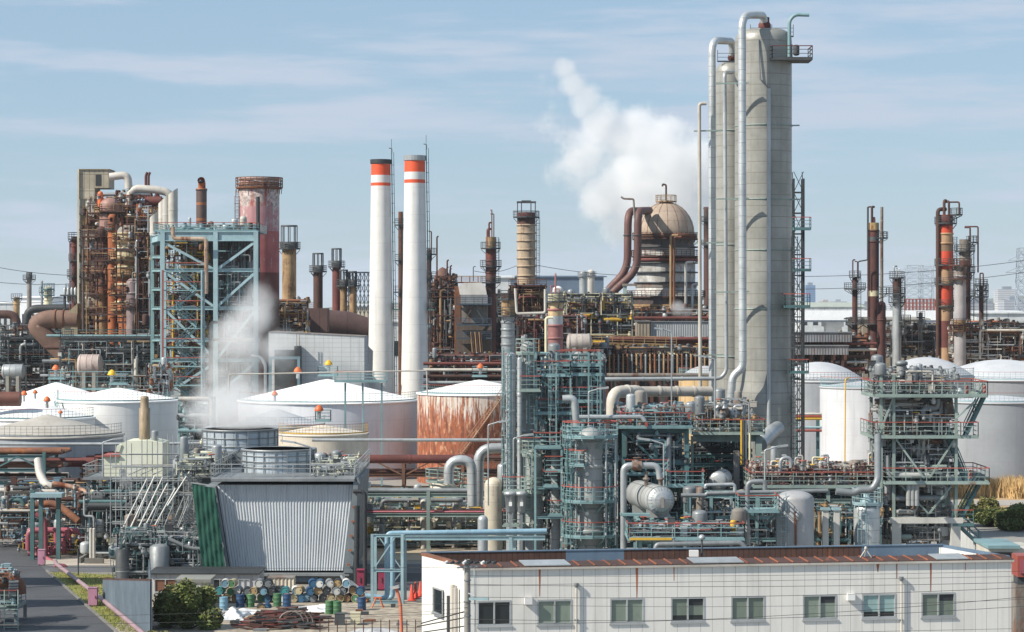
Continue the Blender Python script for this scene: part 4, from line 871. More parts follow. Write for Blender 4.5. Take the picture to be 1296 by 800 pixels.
# conveyors
def conveyor(label, x0, x1, y0, y1, d, dep, mat, tilt=0):
    R = thing('covered_conveyor', label, 'conveyor', (X((x0 + x1) / 2, d), d, 0)); MB().poly([P(x0, y1, d), P(x1, y1 + tilt, d), P(x1, y0 + tilt, d), P(x0, y0, d)], (0, dep, 0)).build('casing', mat, R)
    MB().poly([P(x0 - 1, y0, d - .2), P(x1 + 1, y0 + tilt, d - .2), P(x1 + 1, y0 - .9 + tilt, d - .2), P(x0 - 1, y0 - .9, d - .2)], (0, dep + .4, 0)).build('roof', galvD, R)
    for k in range(5): xx = X(x0 + (x1 - x0) * (k + .5) / 5, d); MB().box(xx - .2, xx + .2, d + .5, d + dep - .5, 0, Z(y1 + tilt * (k + .5) / 5, d) - .01).build('support', rustD, R)
    return R
conveyor('pale grey corrugated conveyor housing across the foot of the domed vessel', 824, 906, 407.5, 426, 372, 4, corr)
conveyor('tan end block of the corrugated conveyor housing', 806, 823, 407, 426, 371.5, 5, M('tan ribbed panel', '#8f8677', '#7b7264', rust=.25, rib=(.5, 1)))
R = conveyor('second lower grey corrugated conveyor left of the tall columns', 856, 906, 440, 453, 360, 3, corr)
R = conveyor('rusty brown and grey corrugated conveyor right of the tall columns', 1006, 1078, 421, 433, 392, 4, corrR, 0)
R = conveyor('lower grey corrugated conveyor right of the tall columns', 1006, 1074, 438, 449, 388, 3, corrR, 0)
R = thing('pipe_bridge', 'long rusty yellow railed pipe bridge under the conveyor', 'pipe bridge', (X(800, 345), 345, 0))
xs = [X(q, 345) for q in (748, 775, 802, 829, 856)]
for i in range(4): MB().box(xs[i] + .02, xs[i + 1] - .02, 345, 347.5, Z(443 + i * .8, 345), Z(434 + i * .8, 345)).build('girder_panel', M('yellow brown girder', '#a58a5a', '#7c6340', rust=.4, vseam=(.55, .16), scol='#5c4630', rough=.8), R)
m, t = MB(), MB(); rail_line(m, t, [(xs[0], 344.8, Z(434, 345)), (xs[-1], 344.8, Z(436.5, 345))], w=.09); m.build('railing', tan_, R); t.build('top_rail', tan_, R)
for xx in xs: MB().box(xx - .18, xx + .18, 345.3, 347, 0, Z(443, 345) - .3).build('column', rustD, R)
for q in range(4): MB().tube([P(770, 429 + 1.6 * q, 349 + q), P(906, 429 + 1.6 * q, 349 + q)], .3, 8).build('pipe', (rustR, rustD, rustR, dark)[q], R)
hdrum('pale rust dappled horizontal exchanger above the teal platforms', 733, 433, 318, 1.1, 2.6, M('pale mottled drum', '#b3aba4', '#918a84', rust=.35), 'x')
column('dark stack tucked behind the tall grey columns, feeding the steam plume', 896, 556, 11, 262, None, rustD, 'chimney', dome=False, name='chimney', decks=((280, 4), (310, 4)), collars=(264,), deckmat=dark)
# ============================================================ right rust columns
rc = M('dark wine rust column', '#5c332e', '#402a28', rust=.3, rcol='#3a2724', rough=.75)
column('tall dark wine rust column with pale top band, right of the plant', 1106, 425, 13, 282, None, rc, bands=((282, 292, M('straw band', '#b09a6a', '#94805a', rust=.3)), (300, 306, dark), (368, 375, cream)), decks=((301.5, 11, -60, 60), (372, 14, -50, 50), (410, 9)), collars=(292, 306), dome=False, tube=((-8, 262, 440, .14), (-3, 262, 285, .22), (0, 276, 300, .2)), deckmat=dark)
column('slim tan standpipe bound to the tall wine rust column', 1116, 424, 4, 262, None, rustG, dome=False, collars=(280, 300, 330))
column('stub wine rust vessel leaning on the tall rust column', 1115.5, 421, 11, 381, None, rc, collars=(405,), deckmat=dark)
column('short thin wine rust column with side gallery', 1082, 420, 7, 350, None, rc, decks=((351, 4), (366, 10), (410, 8)), lad=(1.4, 345, 440), tube=((-3, 329, 352, .12), (3, 331, 352, .1)), deckmat=dark)
bigpipe('thin bent vent line joining the short and the tall wine rust columns', [P(1086, 352, 423), P(1086, 331, 423), P(1098, 329, 423), P(1098, 262, 423)], .12, dark, name='vent_pipe')
column('cream grey column with dark ornate top between the rust columns', 1135, 410, 11, 352, None, galv, bands=((352, 372, rustD), (372, 384, galvD)), decks=((352, 4), (372, 5), (383, 5), (407, 12, -70, 60)), tube=((-4, 337, 356, .14), (3, 340, 356, .1), (0, 343, 356, .16)), lad=(1.4, 350, 440), deckmat=dark)
orB = M('orange red column band', '#c94a2c', '#a83b26', rust=.16, rcol='#4a2a24', rough=.6); crB = M('tan column band', '#b09272', '#96755a', rust=.3, rough=.65)
column('tall orange and tan banded column, tallest at the right', 1197, 408, 18, 272, None, crB, bands=((272, 286, rustR), (286, 295, orB), (295, 307, crB), (307, 318, M('tan dark band', '#8a7055', '#6e5744', rust=.4)), (318, 341, orB), (362, 386, orB), (406, 440, rustR)), decks=((283, 5), (272, 12, -60, 60), (336, 5), (360, 5), (388, 4)), collars=(296, 308), dmat=rustD,
       tube=((-11, 265, 450, .35), (-3, 254, 275, .25), (3, 255, 275, .2), (16, 256, 272, .15)), deckmat=dark, lad=(1.25, 300, 440), tmat=rustD)
column('grey lavender column with broad tan collar beside the banded column', 1215, 398, 15, 336, None, M('lavender grey paint', '#a9a6a8', '#8e8b8c', rust=.18), bands=((337, 350, rustG), (412, 420, tan_), (405, 412, tan_)), decks=((336, 7), (353, 7), (412, 6), (419, 7)), collars=(350,), deckmat=rustD)
column('slender dark rust column rising behind the lavender grey column', 1221, 414, 14, 303, None, rc, bands=((303, 330, rustG),), decks=((307, 9, -60, 60), (318, 6), (345, 6), (375, 6)), tube=((6, 288, 310, .15), (16, 287, 345, .14)), lad=(1.3, 310, 440), deckmat=dark)
column('short dark column with crowded top gallery, rightmost of the group', 1242, 402, 6, 362, None, rustD, decks=((362, 5), (368, 6), (376, 6)), tube=((-2, 346, 365, .12), (2, 346, 365, .12)), lad=(1.4, 356, 440), deckmat=dark)
column('brown thin column left of the rusty furnace on the right', 1165, 430, 5, 395, None, rustG, decks=((402, 3),), deckmat=dark)
# ============================================================ steel ladder tower behind tall column
R = thing('lattice_tower', 'dark steel lattice tower tight behind the tall grey columns', 'lattice tower', (X(1011, 232), 232, 0)); m = MB()
D = 232
for k, z in enumerate(range(0, int(Z(226, D)), 2)):
    a, b = X(1004.5, D), X(1017, D)
    m.beam((a, D, z), (b, D, z + 2), .06); m.beam((b, D, z), (a, D, z + 2), .06); m.beam((a, D, z), (b, D, z), .12); m.beam((a, D + 1.2, z), (b, D + 1.2, z), .1); m.beam((a, D, z), (a, D + 1.2, z + 2), .08); m.beam((b, D, z), (b, D + 1.2, z + 2), .08)
for p in (1004.5, 1017):
    for yy in (D, D + 1.2): m.beam((X(p, D), yy, 0), (X(p, D), yy, Z(226, D)), .2)
m.build('lattice_mast', black, R)
for py in (300, 352): deck_rect(R, X(1003, D), X(1024, D), D - 1.4, D - .3, Z(py - 10, D), tealD, redR, 'flr', .06)
# ============================================================ tall grey columns
D = 212; tw = M('tall column cladding', '#9f9f9a', '#868680', grime=.2, rust=.2, rcol='#75634c', rough=.42, metal=.15, seam=(.96, .07), scol='#77736a', vseam=(1.6, .03), var=0)
x, r = X(966, D), S(36, D); R = thing('tall_column', 'tallest fat grey clad column with flared skirt', 'column', (x, D, 0), 'fat grey clad columns')
zt = Z(36, D); zk = Z(53, D); n = 48
MB().lathe(x, D, [(r, Z(468, D)), (r, zk)], n).build('shell', tw, R)
MB().lathe(x, D, [(r, zk), (r * .985, zk + .35), (r * .9, zk + .75), (r * .72, zk + 1.02), (r * .4, zt - .1), (.01, zt)], n).build('dome', tw, R)
MB().lathe(x, D, [(S(41, D), 0), (S(41, D), Z(505, D)), (S(39, D), Z(490, D)), (r, Z(468.2, D))], n).build('skirt', tw, R)
for i, px in enumerate((973,)): MB().tube([P(px, 112, D - 2.75), P(px, 560, D - 2.9)], .17, 10).build('standpipe', galv, R); MB().tube([P(960, 50, D - 2.5), P(962, 100, D - 2.7), P(973, 112, D - 2.75)], .07, 6).build('thin_line', galvD, R)
for py in (160, 253, 317, 391, 478):
    m = MB(); z = Z(py, D); m.lathe(x, D, [(r, z - .06), (r * 1.04, z), (r, z + .06)], 32); m.beam((x + r * .9, D - 1, z), (x + r * 1.22, D - 1.2, z), .12); m.build('ring_clamp', sage, R)
deck_rect(R, X(972, D), X(1022, D), D - 3.4, D - .4, Z(79, D), dark, rustR, 'flr', .06)
deck_rect(R, X(988, D), X(1019, D), D - 3.4, D - 1.6, Z(388, D), tealD, redR, 'flr', .06)
deck_rect(R, X(996, D), X(1018, D), D - 3.0, D - 1.6, Z(470, D), tealD, redR, 'flr', .06)
ladder(R, x + r * 1.02, D - 1.8, 2, Z(300, D), dark, w=.06)
m, t = MB(), MB(); rail_line(m, t, [(X(948, D), D - 1.2, zt - .9), (X(1002, D), D - 1.2, zt - .9)], w=.05, sp=2.2); m.build('railing', dark, R)
MB().pipe([P(999, 72, D - 2), P(999, 26, D - 2), P(1006, 18.5, D - 2), P(1024, 19, D - 2)], .16, n=10, bend=.9).build('davit_pipe', teal, R)
MB().lathe(X(1004, D), D - 2.2, vessel_prof(.28, Z(74, D), Z(60, D)), 12).build('small_vessel', dark, R)
MB().box(X(996, D), X(1001, D), D - 1.2, D - .6, Z(78, D), Z(58, D)).build('junction_box', rustG, R)
R0 = R
R = thing('overhead_pipe', 'thick silver pipe looping over the tallest column and down its front', 'pipe', P(941, 520, 207), 'silver overhead pipes')
MB().pipe([P(967, 40, D - .5), P(967, 19, D - .8), P(939, 19, D - 4), P(940, 466, D - 4), P(927, 476, D - 4), P(924, 520, D - 4)], S(5, D - 4), n=20, bend=1.25).build('pipe_run', alu, R)
MB().lathe(X(967, D), D - .5, [(.45, zt - .2), (.55, zt), (.55, zt + .3), (.42, zt + .5), (.42, zt + .9)], 16).build('flange', rustR, R)
for py in (106, 252, 370): MB().beam(P(905, py, D - 3.2), P(948, py - 1, D - 3.2), .2, .12).build('clamp_bracket', sage, R)
D2 = 219; x2, r2 = X(925, D2), S(19.5, D2)
R = thing('tall_column', 'second fat grey clad column half hidden behind the tallest one', 'column', (x2, D2, 0), 'fat grey clad columns')
MB().lathe(x2, D2, [(r2, 0), (r2, Z(92, D2))], n).build('shell', tw, R)
MB().lathe(x2, D2, [(r2, Z(92, D2)), (r2 * .97, Z(88, D2)), (r2 * .8, Z(82, D2)), (r2 * .4, Z(78, D2)), (.01, Z(77, D2))], n).build('dome', tw, R)
for py in (166, 310, 451): z = Z(py, D2); MB().lathe(x2, D2, [(r2, z - .06), (r2 * 1.07, z), (r2, z + .06)], 32).build('ring_clamp', sage, R)
m, t = MB(), MB(); rail_line(m, t, [(X(907, D2), D2 - 1, Z(80, D2)), (X(930, D2), D2 - 1, Z(80, D2))], w=.05, sp=1.4); m.build('railing', dark, R)
R = thing('overhead_pipe', 'silver pipe arching off the second column, left of the taller loop', 'pipe', P(901, 500, 214), 'silver overhead pipes')
MB().pipe([P(927, 74, D2 - .5), P(927, 52, D2 - 1), P(901, 51, 214), P(902, 520, 214)], S(4.8, 214), n=20, bend=1.2).build('pipe_run', alu, R)
MB().lathe(X(927, D2), D2 - .5, [(.4, Z(77, D2)), (.5, Z(75, D2)), (.4, Z(70, D2))], 16).build('flange', rustR, R)
for py in (166, 308, 450): MB().beam(P(878, py, 213.2), P(916, py - 1, 213.2), .2, .12).build('clamp_bracket', sage, R)
bigpipe('medium silver pipe between the two overhead loops', [P(932, 91, 216), P(917, 92, 209.5), P(919.5, 470, 209.5), P(912, 479, 209.5), P(765, 480, 209.5)], S(2.5, 209.5), galv, bend=3, name='overhead_pipe', collar=3.2, group='silver overhead pipes')
bigpipe('leftmost slim pipe with rusty hooked top by the overhead pipes', [P(894, 131, 213), P(885, 131, 213), P(886.5, 560, 213)], S(2.3, 213), whP, bend=2, name='overhead_pipe', group='silver overhead pipes')
bigpipe('fat silver branch pipe leaving the skirt of the tallest column', [P(984, 542, 209), P(975, 548, 206), P(962, 562, 203.5)], .62, galv, name='branch_pipe', bend=1.5)
# fixed horizontal pipes left of tall columns
bigpipe('long grey horizontal pipe with rusty patches behind the teal towers', [P(768, 475, 224), P(900, 475, 224)], .2, rustG)
for lab, pts, rr in (('fat pale gooseneck pipe above the teal pump deck', [P(775, 528, 196), P(775, 496, 196), P(812, 495, 198), P(812, 518, 198)], .5), ('fat pale header pipe running right from the gooseneck', [P(812, 495.5, 199), P(900, 495.5, 201)], .42)):
    bigpipe(lab, pts, rr, M('warm pale pipe', '#c5bfb4', '#a9a39a', rust=.14, rough=.5), bend=2.2, name='header_pipe', collar=1.5)
# ============================================================ storage tanks
def vent_hat(R, x, y, z, s=.55, mat=orange, hats=True):
    s *= .8; o = MB().lathe(x, y, [(s * .45, z - .3), (s * .45, z + s * .9), (s * .8, z + s * 1.0), (s * .8, z + s * 1.15)], 12).build('vent_neck', galv, R)
    MB().lathe(x, y, [(s * 1.1, z + s * 1.16), (s * 1.15, z + s * 1.35), (s * .85, z + s * 2.0), (s * .35, z + s * 2.5), (.01, z + s * 2.6)], 14).build('vent_cap', mat, R)
def tank(label, px, d, w, rim, apex, wall, roof, rail=teal, top=redR, hat=None, deck=None, rim_rail=True, stair=None, dome=False, group='storage tanks', sector=(180, 360)):
    x, r = X(px, d), S(w, d) / 2; zr, za = Z(rim, d), Z(apex, d); R = thing('storage_tank', label, 'tank', (x, d, 0), group)
    MB().lathe(x, d, [(r, 0), (r, zr)], 64).build('shell', wall, R)
    if dome: pr = [(r * 1.005 * cos(pi/2*i/8), zr + (za - zr) * sin(pi/2*i/8)) for i in range(8)] + [(.01, za)]; pr = [(r * 1.005 * (1 - (i / 10) ** 1.0), zr + (za - zr) * (1 - (1 - i / 10) ** 2)) for i in range(11)]
    else: pr = [(r * 1.005, zr + .002), (.01, za)]
    pr[-1] = (.01, za); pr[0] = (r * 1.01, zr + .004); MB().lathe(x, d, pr, 64).build('roof', roof, R)
    MB().lathe(x, d, [(r * 1.002, zr - .18), (r * 1.018, zr - .16), (r * 1.018, zr), (r * 1.003, zr + .01)], 64).build('rim', roof, R)
    if rim_rail:
        m, t = MB(), MB(); n = 40; a0, a1 = radians(sector[0]), radians(sector[1])
        rail_line(m, t, [(x + r * .99 * cos(a0 + (a1 - a0) * i / n), d + r * .99 * sin(a0 + (a1 - a0) * i / n), zr + .1) for i in range(n + 1)], sp=2.0, w=.032, h=1.0)
        m.build('railing', rail, R); t.build('top_rail', top or rail, R)
    for hh in (hat or ()):
        hx, col, s = hh[:3]; xx = X(hx, d); q = abs(xx - x) / r; z = za + (zr - za) * q; vent_hat(R, xx, d - .2, z + (hh[3] if len(hh) > 3 else .6), s, col)
    if deck: deck_rect(R, x - deck, x + deck, d - deck * .5, d + deck * .5, za + .4, teal, teal, 'flrb', .05)
    if stair:
        a0, a1, mat = stair; m = MB(); n = int(zr / .26)
        for i in range(n):
            a = radians(a0 + (a1 - a0) * i / n); z = .3 + (zr - .3) * i / n; c, s_ = cos(a), sin(a)
            m.beam((x + (r + .05) * c, d + (r + .05) * s_, z), (x + (r + .95) * c, d + (r + .95) * s_, z), .26, .05)
            if i % 4 == 0: m.beam((x + (r + .95) * c, d + (r + .95) * s_, z), (x + (r + .95) * c, d + (r + .95) * s_, z + 1.1), .05)
        for rr, dz in ((r + .95, 0), (r + .95, .55), (r + .95, 1.1), (r + .1, -.05)):
            m.tube([(x + rr * cos(radians(a0 + (a1 - a0) * i / 30)), d + rr * sin(radians(a0 + (a1 - a0) * i / 30)), .3 + (zr - .3) * i / 30 + dz) for i in range(31)], .04 if dz else .09, 4)
        m.build('spiral_stair', mat, R)
    return R
rustW = M('heavily rusted white tank wall', '#cfc6bd', '#bfb3a8', rust=.0, rough=.7, seam=(2.4, .03), scol='#6a3f2c')
# rust tank wall: long vertical runs, denser towards the lower plates where the paint is gone
def rusty_wall():
    m = bpy.data.materials.new('rust streaked tank wall'); m.use_nodes = True; t = m.node_tree; n = t.nodes; L = t.links; b = n['Principled BSDF']; b.inputs['Roughness'].default_value = .8
    pos = n.new('ShaderNodeNewGeometry').outputs['Position']
    def nz(vec, sc, det=6, ro=.65):
        mp = n.new('ShaderNodeMapping'); mp.inputs['Scale'].default_value = vec; L.new(pos, mp.inputs[0]); z = n.new('ShaderNodeTexNoise'); z.inputs['Scale'].default_value = sc; z.inputs['Detail'].default_value = det; z.inputs['Roughness'].default_value = ro; L.new(mp.outputs[0], z.inputs[0]); return z.outputs[0]
    def mr(x, a, c, lo=0, hi=1):
        r = n.new('ShaderNodeMapRange'); r.inputs[1].default_value = a; r.inputs[2].default_value = c; r.inputs[3].default_value = lo; r.inputs[4].default_value = hi; L.new(x, r.inputs[0]); return r.outputs[0]
    def mx(f, a, c):
        x = n.new('ShaderNodeMix'); x.data_type = 'RGBA'
        for i, q in ((0, f), (6, a), (7, c)):
            if isinstance(q, tuple): x.inputs[i].default_value = q
            else: L.new(q, x.inputs[i])
        return x.outputs[2]
    sp = n.new('ShaderNodeSeparateXYZ'); L.new(pos, sp.inputs[0]); ad = n.new('ShaderNodeMath'); ad.operation = 'ADD'
    L.new(mr(sp.outputs[2], 4.5, 10.4, .24, .0), ad.inputs[0]); L.new(nz((1, 1, .09), 3.4, 8, .75), ad.inputs[1])
    mask = mr(ad.outputs[0], .48, .58)
    rust = mx(mr(nz((1, 1, .2), 3.0), .42, .6), hexc('#9c5a3c'), hexc('#6f402e')); rust = mx(mr(nz((1, 1, .4), 2.2), .54, .64), rust, hexc('#b98a6c'))
    L.new(mx(mask, mx(mr(nz((1, 1, .1), .9), .4, .6), hexc('#d5cec6'), hexc('#bcae a0'.replace(' ', ''))), rust), b.inputs['Base Color']); return m
rwall = rusty_wall()
OR, YE = orange, M('yellow vent cap', '#e3b52c', '#d2a423', rough=.4, streak=False)
tank('white tank with low cone roof, farthest back at the left, orange vent', 72, 300, 200, 516, 483, whiteT, whiteR, hat=((71, OR, .55, 1.0),), deck=1.0)
tank('big white tank with yellow roof vent and teal rim stair at the left', 150, 272, 154, 506, 490, whiteT, whiteR, hat=((142, YE, .55, 1.0),), deck=1.0, stair=(268, 215, teal))
tank('white cone roofed tank behind the dirty grey tank', 44, 262, 150, 528, 508, whiteT, whiteR, hat=((31, OR, .42), (45, OR, .34)), rim_rail=True)
tank('dirty grey tank with stained roof and orange vents at the left edge', 60, 238, 190, 549, 524, greyT, M('stained grey roof', '#b5b1a9', '#a39d92', rust=.3, rcol='#9a8a70', streak=False), hat=((60, OR, .42, .9), (77, OR, .26, .2)), rail=galvD, top=None, sector=(180, 360))
tank('big white tank with yellow roof vent before the pale block building', 415, 300, 226, 506, 479, M('cool white tank wall', '#d4d7dc', '#caced4', grime=.06, rough=.6, seam=(2.4, .03), scol='#a4a5aa'), whiteR, hat=((416, YE, .55, 1.2), (377, OR, .55, 1.2)), deck=1.2)  # wall is one even cool white grey
tank('grey tank with pale cone roof wreathed in steam', 350, 276, 124, 538, 517, greyT, greyR, hat=((348, OR, .42, 1.2),), rail=galvD, top=None)
tank('short cream tank with rusty roof blotches and orange vent', 409, 255, 114, 548, 537, M('rust run cream wall', '#d2cabb', '#c0b6a5', rust=.36, rcol='#b0805a', seam=(1.8, .03), scol='#b0a58f'), M('blotched roof', '#d9d4cb', '#cbc4b8', rust=.4, rcol='#b0744c', streak=False), hat=((404, OR, .55, 1.0),), deck=.8, rail=yellow)
tank('white roofed tank with heavily rust streaked walls', 607, 290, 158, 497, 480, rwall, whiteR, hat=((608, OR, .5, .9),), deck=.9, stair=(240, 290, M('rusty stair steel', '#a48a74', '#7c5f4c', rust=.4)), sector=(200, 300))
tank('tan stained tank left of the tall grey columns', 892, 262, 66, 478, 463, M('tan stained wall', '#c6ab82', '#b29569', rust=.4, rcol='#8d6a45', vseam=(1.4, .08), scol='#94774e'), greyR, dome=True)
tank('grey domed tank just right of the tall grey columns', 1036, 300, 116, 481, 458, greyT, greyR, dome=True, rail=galvD)
tank('second grey domed tank behind the steel equipment tower', 1172, 318, 120, 476, 452, greyT, greyR, dome=True, rail=tealP)
tank('bright white tank with yellow riser pipe behind the valve decks', 1092, 262, 108, 489, 482, M('grey white tank wall', '#cbced2', '#c1c4c9', grime=.08, rust=.04, rough=.5, seam=(1.8, .02), scol='#a9adb0'), greyR, rail=tealP)
tank('giant grey domed tank, rearmost at the right edge', 1268, 330, 168, 479, 455, greyT, greyR, dome=True, rail=tealP, top=redR)
tank('giant pale grey tank nearest the dry reeds at the right edge', 1262, 276, 146, 507, 500, greyT, greyR, rail=tealP, hat=((1214, galv, .5, .2),), sector=(180, 360))
tank('low grey tank rim between the white tank and the giant grey tank', 1150, 290, 90, 500, 487, greyT, greyR, dome=True, rail=tealP)
bigpipe('yellow riser pipe on the face of the bright white tank', [P(1075, 478, 254), P(1070, 480, 253), P(1069, 600, 253)], .07, yellow, name='riser_pipe')
# cream long pipe over tanks etc
bigpipe('thin white service pipe strung in front of the big white tanks', [P(290, 503, 250), P(290, 474, 250), P(540, 469, 250), P(541, 500, 250)], .07, whP, name='service_pipe')
R = thing('pipe_walkway', 'teal railed pipe walkway across the white tank roofs', 'walkway', (X(460, 275), 275, 0))
deck_rect(R, X(425, 275), X(490, 275), 273, 274.5, Z(482, 275), teal, redR, 'fb', .06); [MB().box(X(p, 275) - .1, X(p, 275) + .1, 273.5, 273.9, 0, Z(482, 275) - .2).build('column', teal, R) for p in (438, 460, 484)]
R = thing('pipe_walkway', 'teal railed service bridge behind the leftmost white tanks', 'walkway', (X(100, 306), 306, 0))
deck_rect(R, X(64, 306), X(170, 306), 305, 306.5, Z(492, 306), teal, teal, 'f', .06, h=2.2); [MB().box(X(p, 306) - .1, X(p, 306) + .1, 305.2, 305.6, 0, Z(492, 306) - .2).build('column', teal, R) for p in (70, 92, 125, 165)]
bigpipe('rust brown blunt ended pipe at the left edge above the tanks', [P(-20, 505, 258), P(26, 505, 258)], .78, M('rust brown drum', '#6d4033', '#53332b', rust=.35, rcol='#91572f'), name='large_pipe')
# tank side equipment right of left white tank
R = thing('tank_manifold', 'pale manifold of pipes on teal frame beside the big white tank', 'manifold', (X(245, 262), 262, 0))
frame(R, [X(228, 262), X(266, 262)], [261, 266], [0, Z(540, 262), Z(522, 262), Z(505, 262)], teal, .2)
for py, mm in ((505, whP), (526, galv), (545, teal)): MB().pipe([P(226, py, 260.5), P(268, py, 260.5), P(268, py + 22, 260.5)], .26, n=10).build('pipe', mm, R)
clutter(R, X(228, 262), X(268, 262), 260.5, 265, Z(560, 262), Z(512, 262), 30, 81, [teal, tealD, galv, galvD, dark], (.08, .12, .2), 8, 4, 3, .4)
R = thing('tank_manifold', 'tan pipe risers gathered behind the yellow vented tank', 'manifold', (X(205, 300), 300, 0))
clutter(R, X(195, 300), X(218, 300), 296, 300, Z(500, 300), Z(462, 300), 26, 82, [galv, tan_, rustB, teal], (.12, .2, .3), 4, 2, 2, .8)
# white terminal pipes right
R = thing('pipe_rack', 'red, yellow and white striped pipes on teal brackets right of the tall columns', 'pipe rack', (X(1022, 240), 240, 0))
for py, mm in ((524, whP), (527, redR), (530, yellow), (541, tealP), (545, redR)): MB().tube([P(1004, py, 240), P(1040, py, 240)], .13, 8).build('pipe', mm, R)
for px in (1008, 1035): MB().ibeam((X(px, 241), 241, 0), (X(px, 241), 241, Z(522, 241)), .3, .3).build('column', tealD, R)
# ============================================================ pipe racks across the middle ground
def rack(label, px0, px1, d, dep, rows, py_top, mat, pipes, seed, step=7, over=None, brace=True):
    x0, x1 = X(px0, d), X(px1, d); R = thing('pipe_rack', label, 'pipe rack', ((x0 + x1) / 2, d, 0)); g = random.Random(seed)
    n = max(1, round((x1 - x0) / step)); xs = [x0 + (x1 - x0) * i / n for i in range(n + 1)]
    for x in xs:
        for yy in (d, d + dep): MB().ibeam((x, yy, 0), (x, yy, Z(py_top, d)), .3, .3).build('column', mat, R)
    for k, py in enumerate(rows):
        z = Z(py, d)
        for yy in (d, d + dep): MB().ibeam((x0 - .2, yy, z), (x1 + .2, yy, z), .22, .3).build('beam', mat, R)
        for x in xs: MB().ibeam((x, d + .16, z - .01), (x, d + dep - .16, z - .01), .2, .28).build('cross_beam', mat, R)
        m = pipes[k % len(pipes)]
        for j in range(int(dep / .75)):
            r = g.choice((.07, .1, .14, .2) if dep < 4 else (.1, .15, .2, .28)); MB().tube([(x0 - 1.5, d + .5 + j * .72, z + .17 + r), (x1 + 1.5, d + .5 + j * .72, z + .17 + r)], r, 8).build('pipe', g.choice(m), R)
    if brace and len(rows) > 1:
        za, zb = Z(rows[0], d), Z(rows[1], d)
        for i, (a, b) in enumerate(zip(xs, xs[1:])):
            q = (a + b) / 2; MB().beam((a, d - .02, zb), (q, d - .02, za), .14).build('brace', mat, R); MB().beam((b, d - .02, zb), (q, d - .02, za), .14).build('brace', mat, R)
    return R
rustRack = M('rusty rack steel', '#7c5a48', '#5e463b', rust=.35, rough=.8)
rack('rusty pipe rack below the rust streaked tank', 436, 660, 236, 2.6, (583, 602, 622), 583, rustRack, ([rustR, rustR, rustD], [galv, rustB, rustD], [rustB, galvD, galv, tan_]), 91, 5)
bigpipe('wine rust main laid along the top of the rusty pipe rack', [P(438, 581, 234), P(600, 581, 234)], .42, rustR, name='pipeline', collar=6)
rack('sage green pipe rack crossing between cooling tower and process columns', 444, 640, 206, 2.2, (627, 652), 622, sage, ([rustG, rustD, galvD], [rustR, dark, rustB, pink], [galv, tan_, sage]), 92, 8, brace=False)
rack('rusty pipe rack at the left edge under the grey tank', -10, 56, 222, 6, (578, 595, 612, 632), 572, tealD, ([rustD, rustB], [rustB, galvD, tan_], [rustD, whP], [galv, rustB]), 93, 4)
rack('rust brown pipe rack between the left teal posts and the cream chamber', 50, 122, 232, 5, (583, 600, 620), 580, rustRack, ([rustR, rustD], [galv, rustB], [tan_, galvD]), 94, 5)
bigpipe('grey horizontal main above the left pipe racks', [P(-10, 562, 214), P(170, 562, 214), P(330, 560, 214)], .14, galv, name='pipeline')
bigpipe('long pale pipe across the rusty rack from the cooling tower', [P(395, 557, 230), P(605, 557, 230), P(640, 557, 230)], .16, galv, name='pipeline')
bigpipe('wine rust main behind the left teal posts', [P(50, 585, 228), P(120, 585, 228)], .45, rustR, name='pipeline', collar=5)
bigpipe('white bent duct dropping into the left pipe rack', [P(48, 582, 214), P(50, 600, 213), P(58, 614, 212), P(66, 616, 212)], .36, whP, name='bent_pipe', bend=1.6)
bigpipe('bare rusty insulated pipe with torn white wrap at the left', [P(66, 612, 210), P(80, 614, 210), P(105, 620, 210), P(118, 632, 208)], .22, M('torn wrap pipe', '#b39a88', '#8f6a50', rust=.6, rcol='#8b4a2a'), name='bent_pipe')
R = thing('post_frame', 'teal post frame with saddle table in front of the left pipe rack', 'pipe support', (X(60, 200), 200, 0))
for px, t in ((52, 628), (74, 628), (41, 620)): MB().ibeam((X(px, 200), 200, 0), (X(px, 200), 200, Z(t, 200)), .34, .34).build('column', tealD, R)
MB().box(X(40, 200), X(80, 200), 199.3, 201, Z(629, 200), Z(624, 200)).build('cross_head', tealP, R)
bigpipe('dusty rusty cross pipe behind the teal posts', [P(40, 640, 206), P(70, 636, 206), P(100, 660, 205)], .3, rustB, name='bent_pipe')
R = thing('refinery_structure', 'shadowy pipework and vessels under the left pipe rack', 'process unit', (X(60, 216), 216, 0))
clutter(R, X(-5, 216), X(130, 216), 208, 222, .4, Z(610, 216), 90, 95, [rustD, galv, dark, galvD, whP, tan_, tealD, blueP], (.07, .12, .2), 26, 18, 12, .6)
# ============================================================ centre process columns
def pcol(label, px, d, w, top, base=None, mat=greyV, dome=.5, **kw):
    return column(label, px, d, w, top, base, mat, 'column', dome=bool(dome), deckmat=kw.pop('deckmat', teal), name='process_column', **kw)
def tdeck(R, x0, x1, py, d, dep, sides='flr', mat=teal, top=redR, w=.055): return deck_rect(R, X(x0, d), X(x1, d), d, d + dep, Z(py, d), mat, top, sides, w)
R = pcol('left of two slim grey columns crowded with pipes', 647, 187, 13, 446, None, alu, collars=(470, 520, 572), lad=(-.9, 440, 640))
for py in (466, 495, 574): tdeck(R, 638, 660, py, 188, 1.4, 'fl', sage, redR if py in (466, 530) else sage)
R = pcol('right of two slim grey columns with round capped top', 668, 188, 19, 432, 572, greyV, collars=(460, 505, 545), lad=(.5, 430, 570))
for py in (494, 572): tdeck(R, 658, 684, py, 186, 1.2, 'fr', sage, redR)
ring_deck(R, X(668, 188), 188, Z(447, 188), S(9.6, 188), S(15, 188), mat=sage, top=sage)
MB().lathe(X(668, 188), 188, [(S(9.5, 188), 0), (S(9.5, 188), Z(572.2, 188))], 24).build('skirt', greyV, R)
R = pcol('slim pipe like column between the two grey columns', 657.5, 186.2, 6, 452, None, alu, collars=(500, 560))
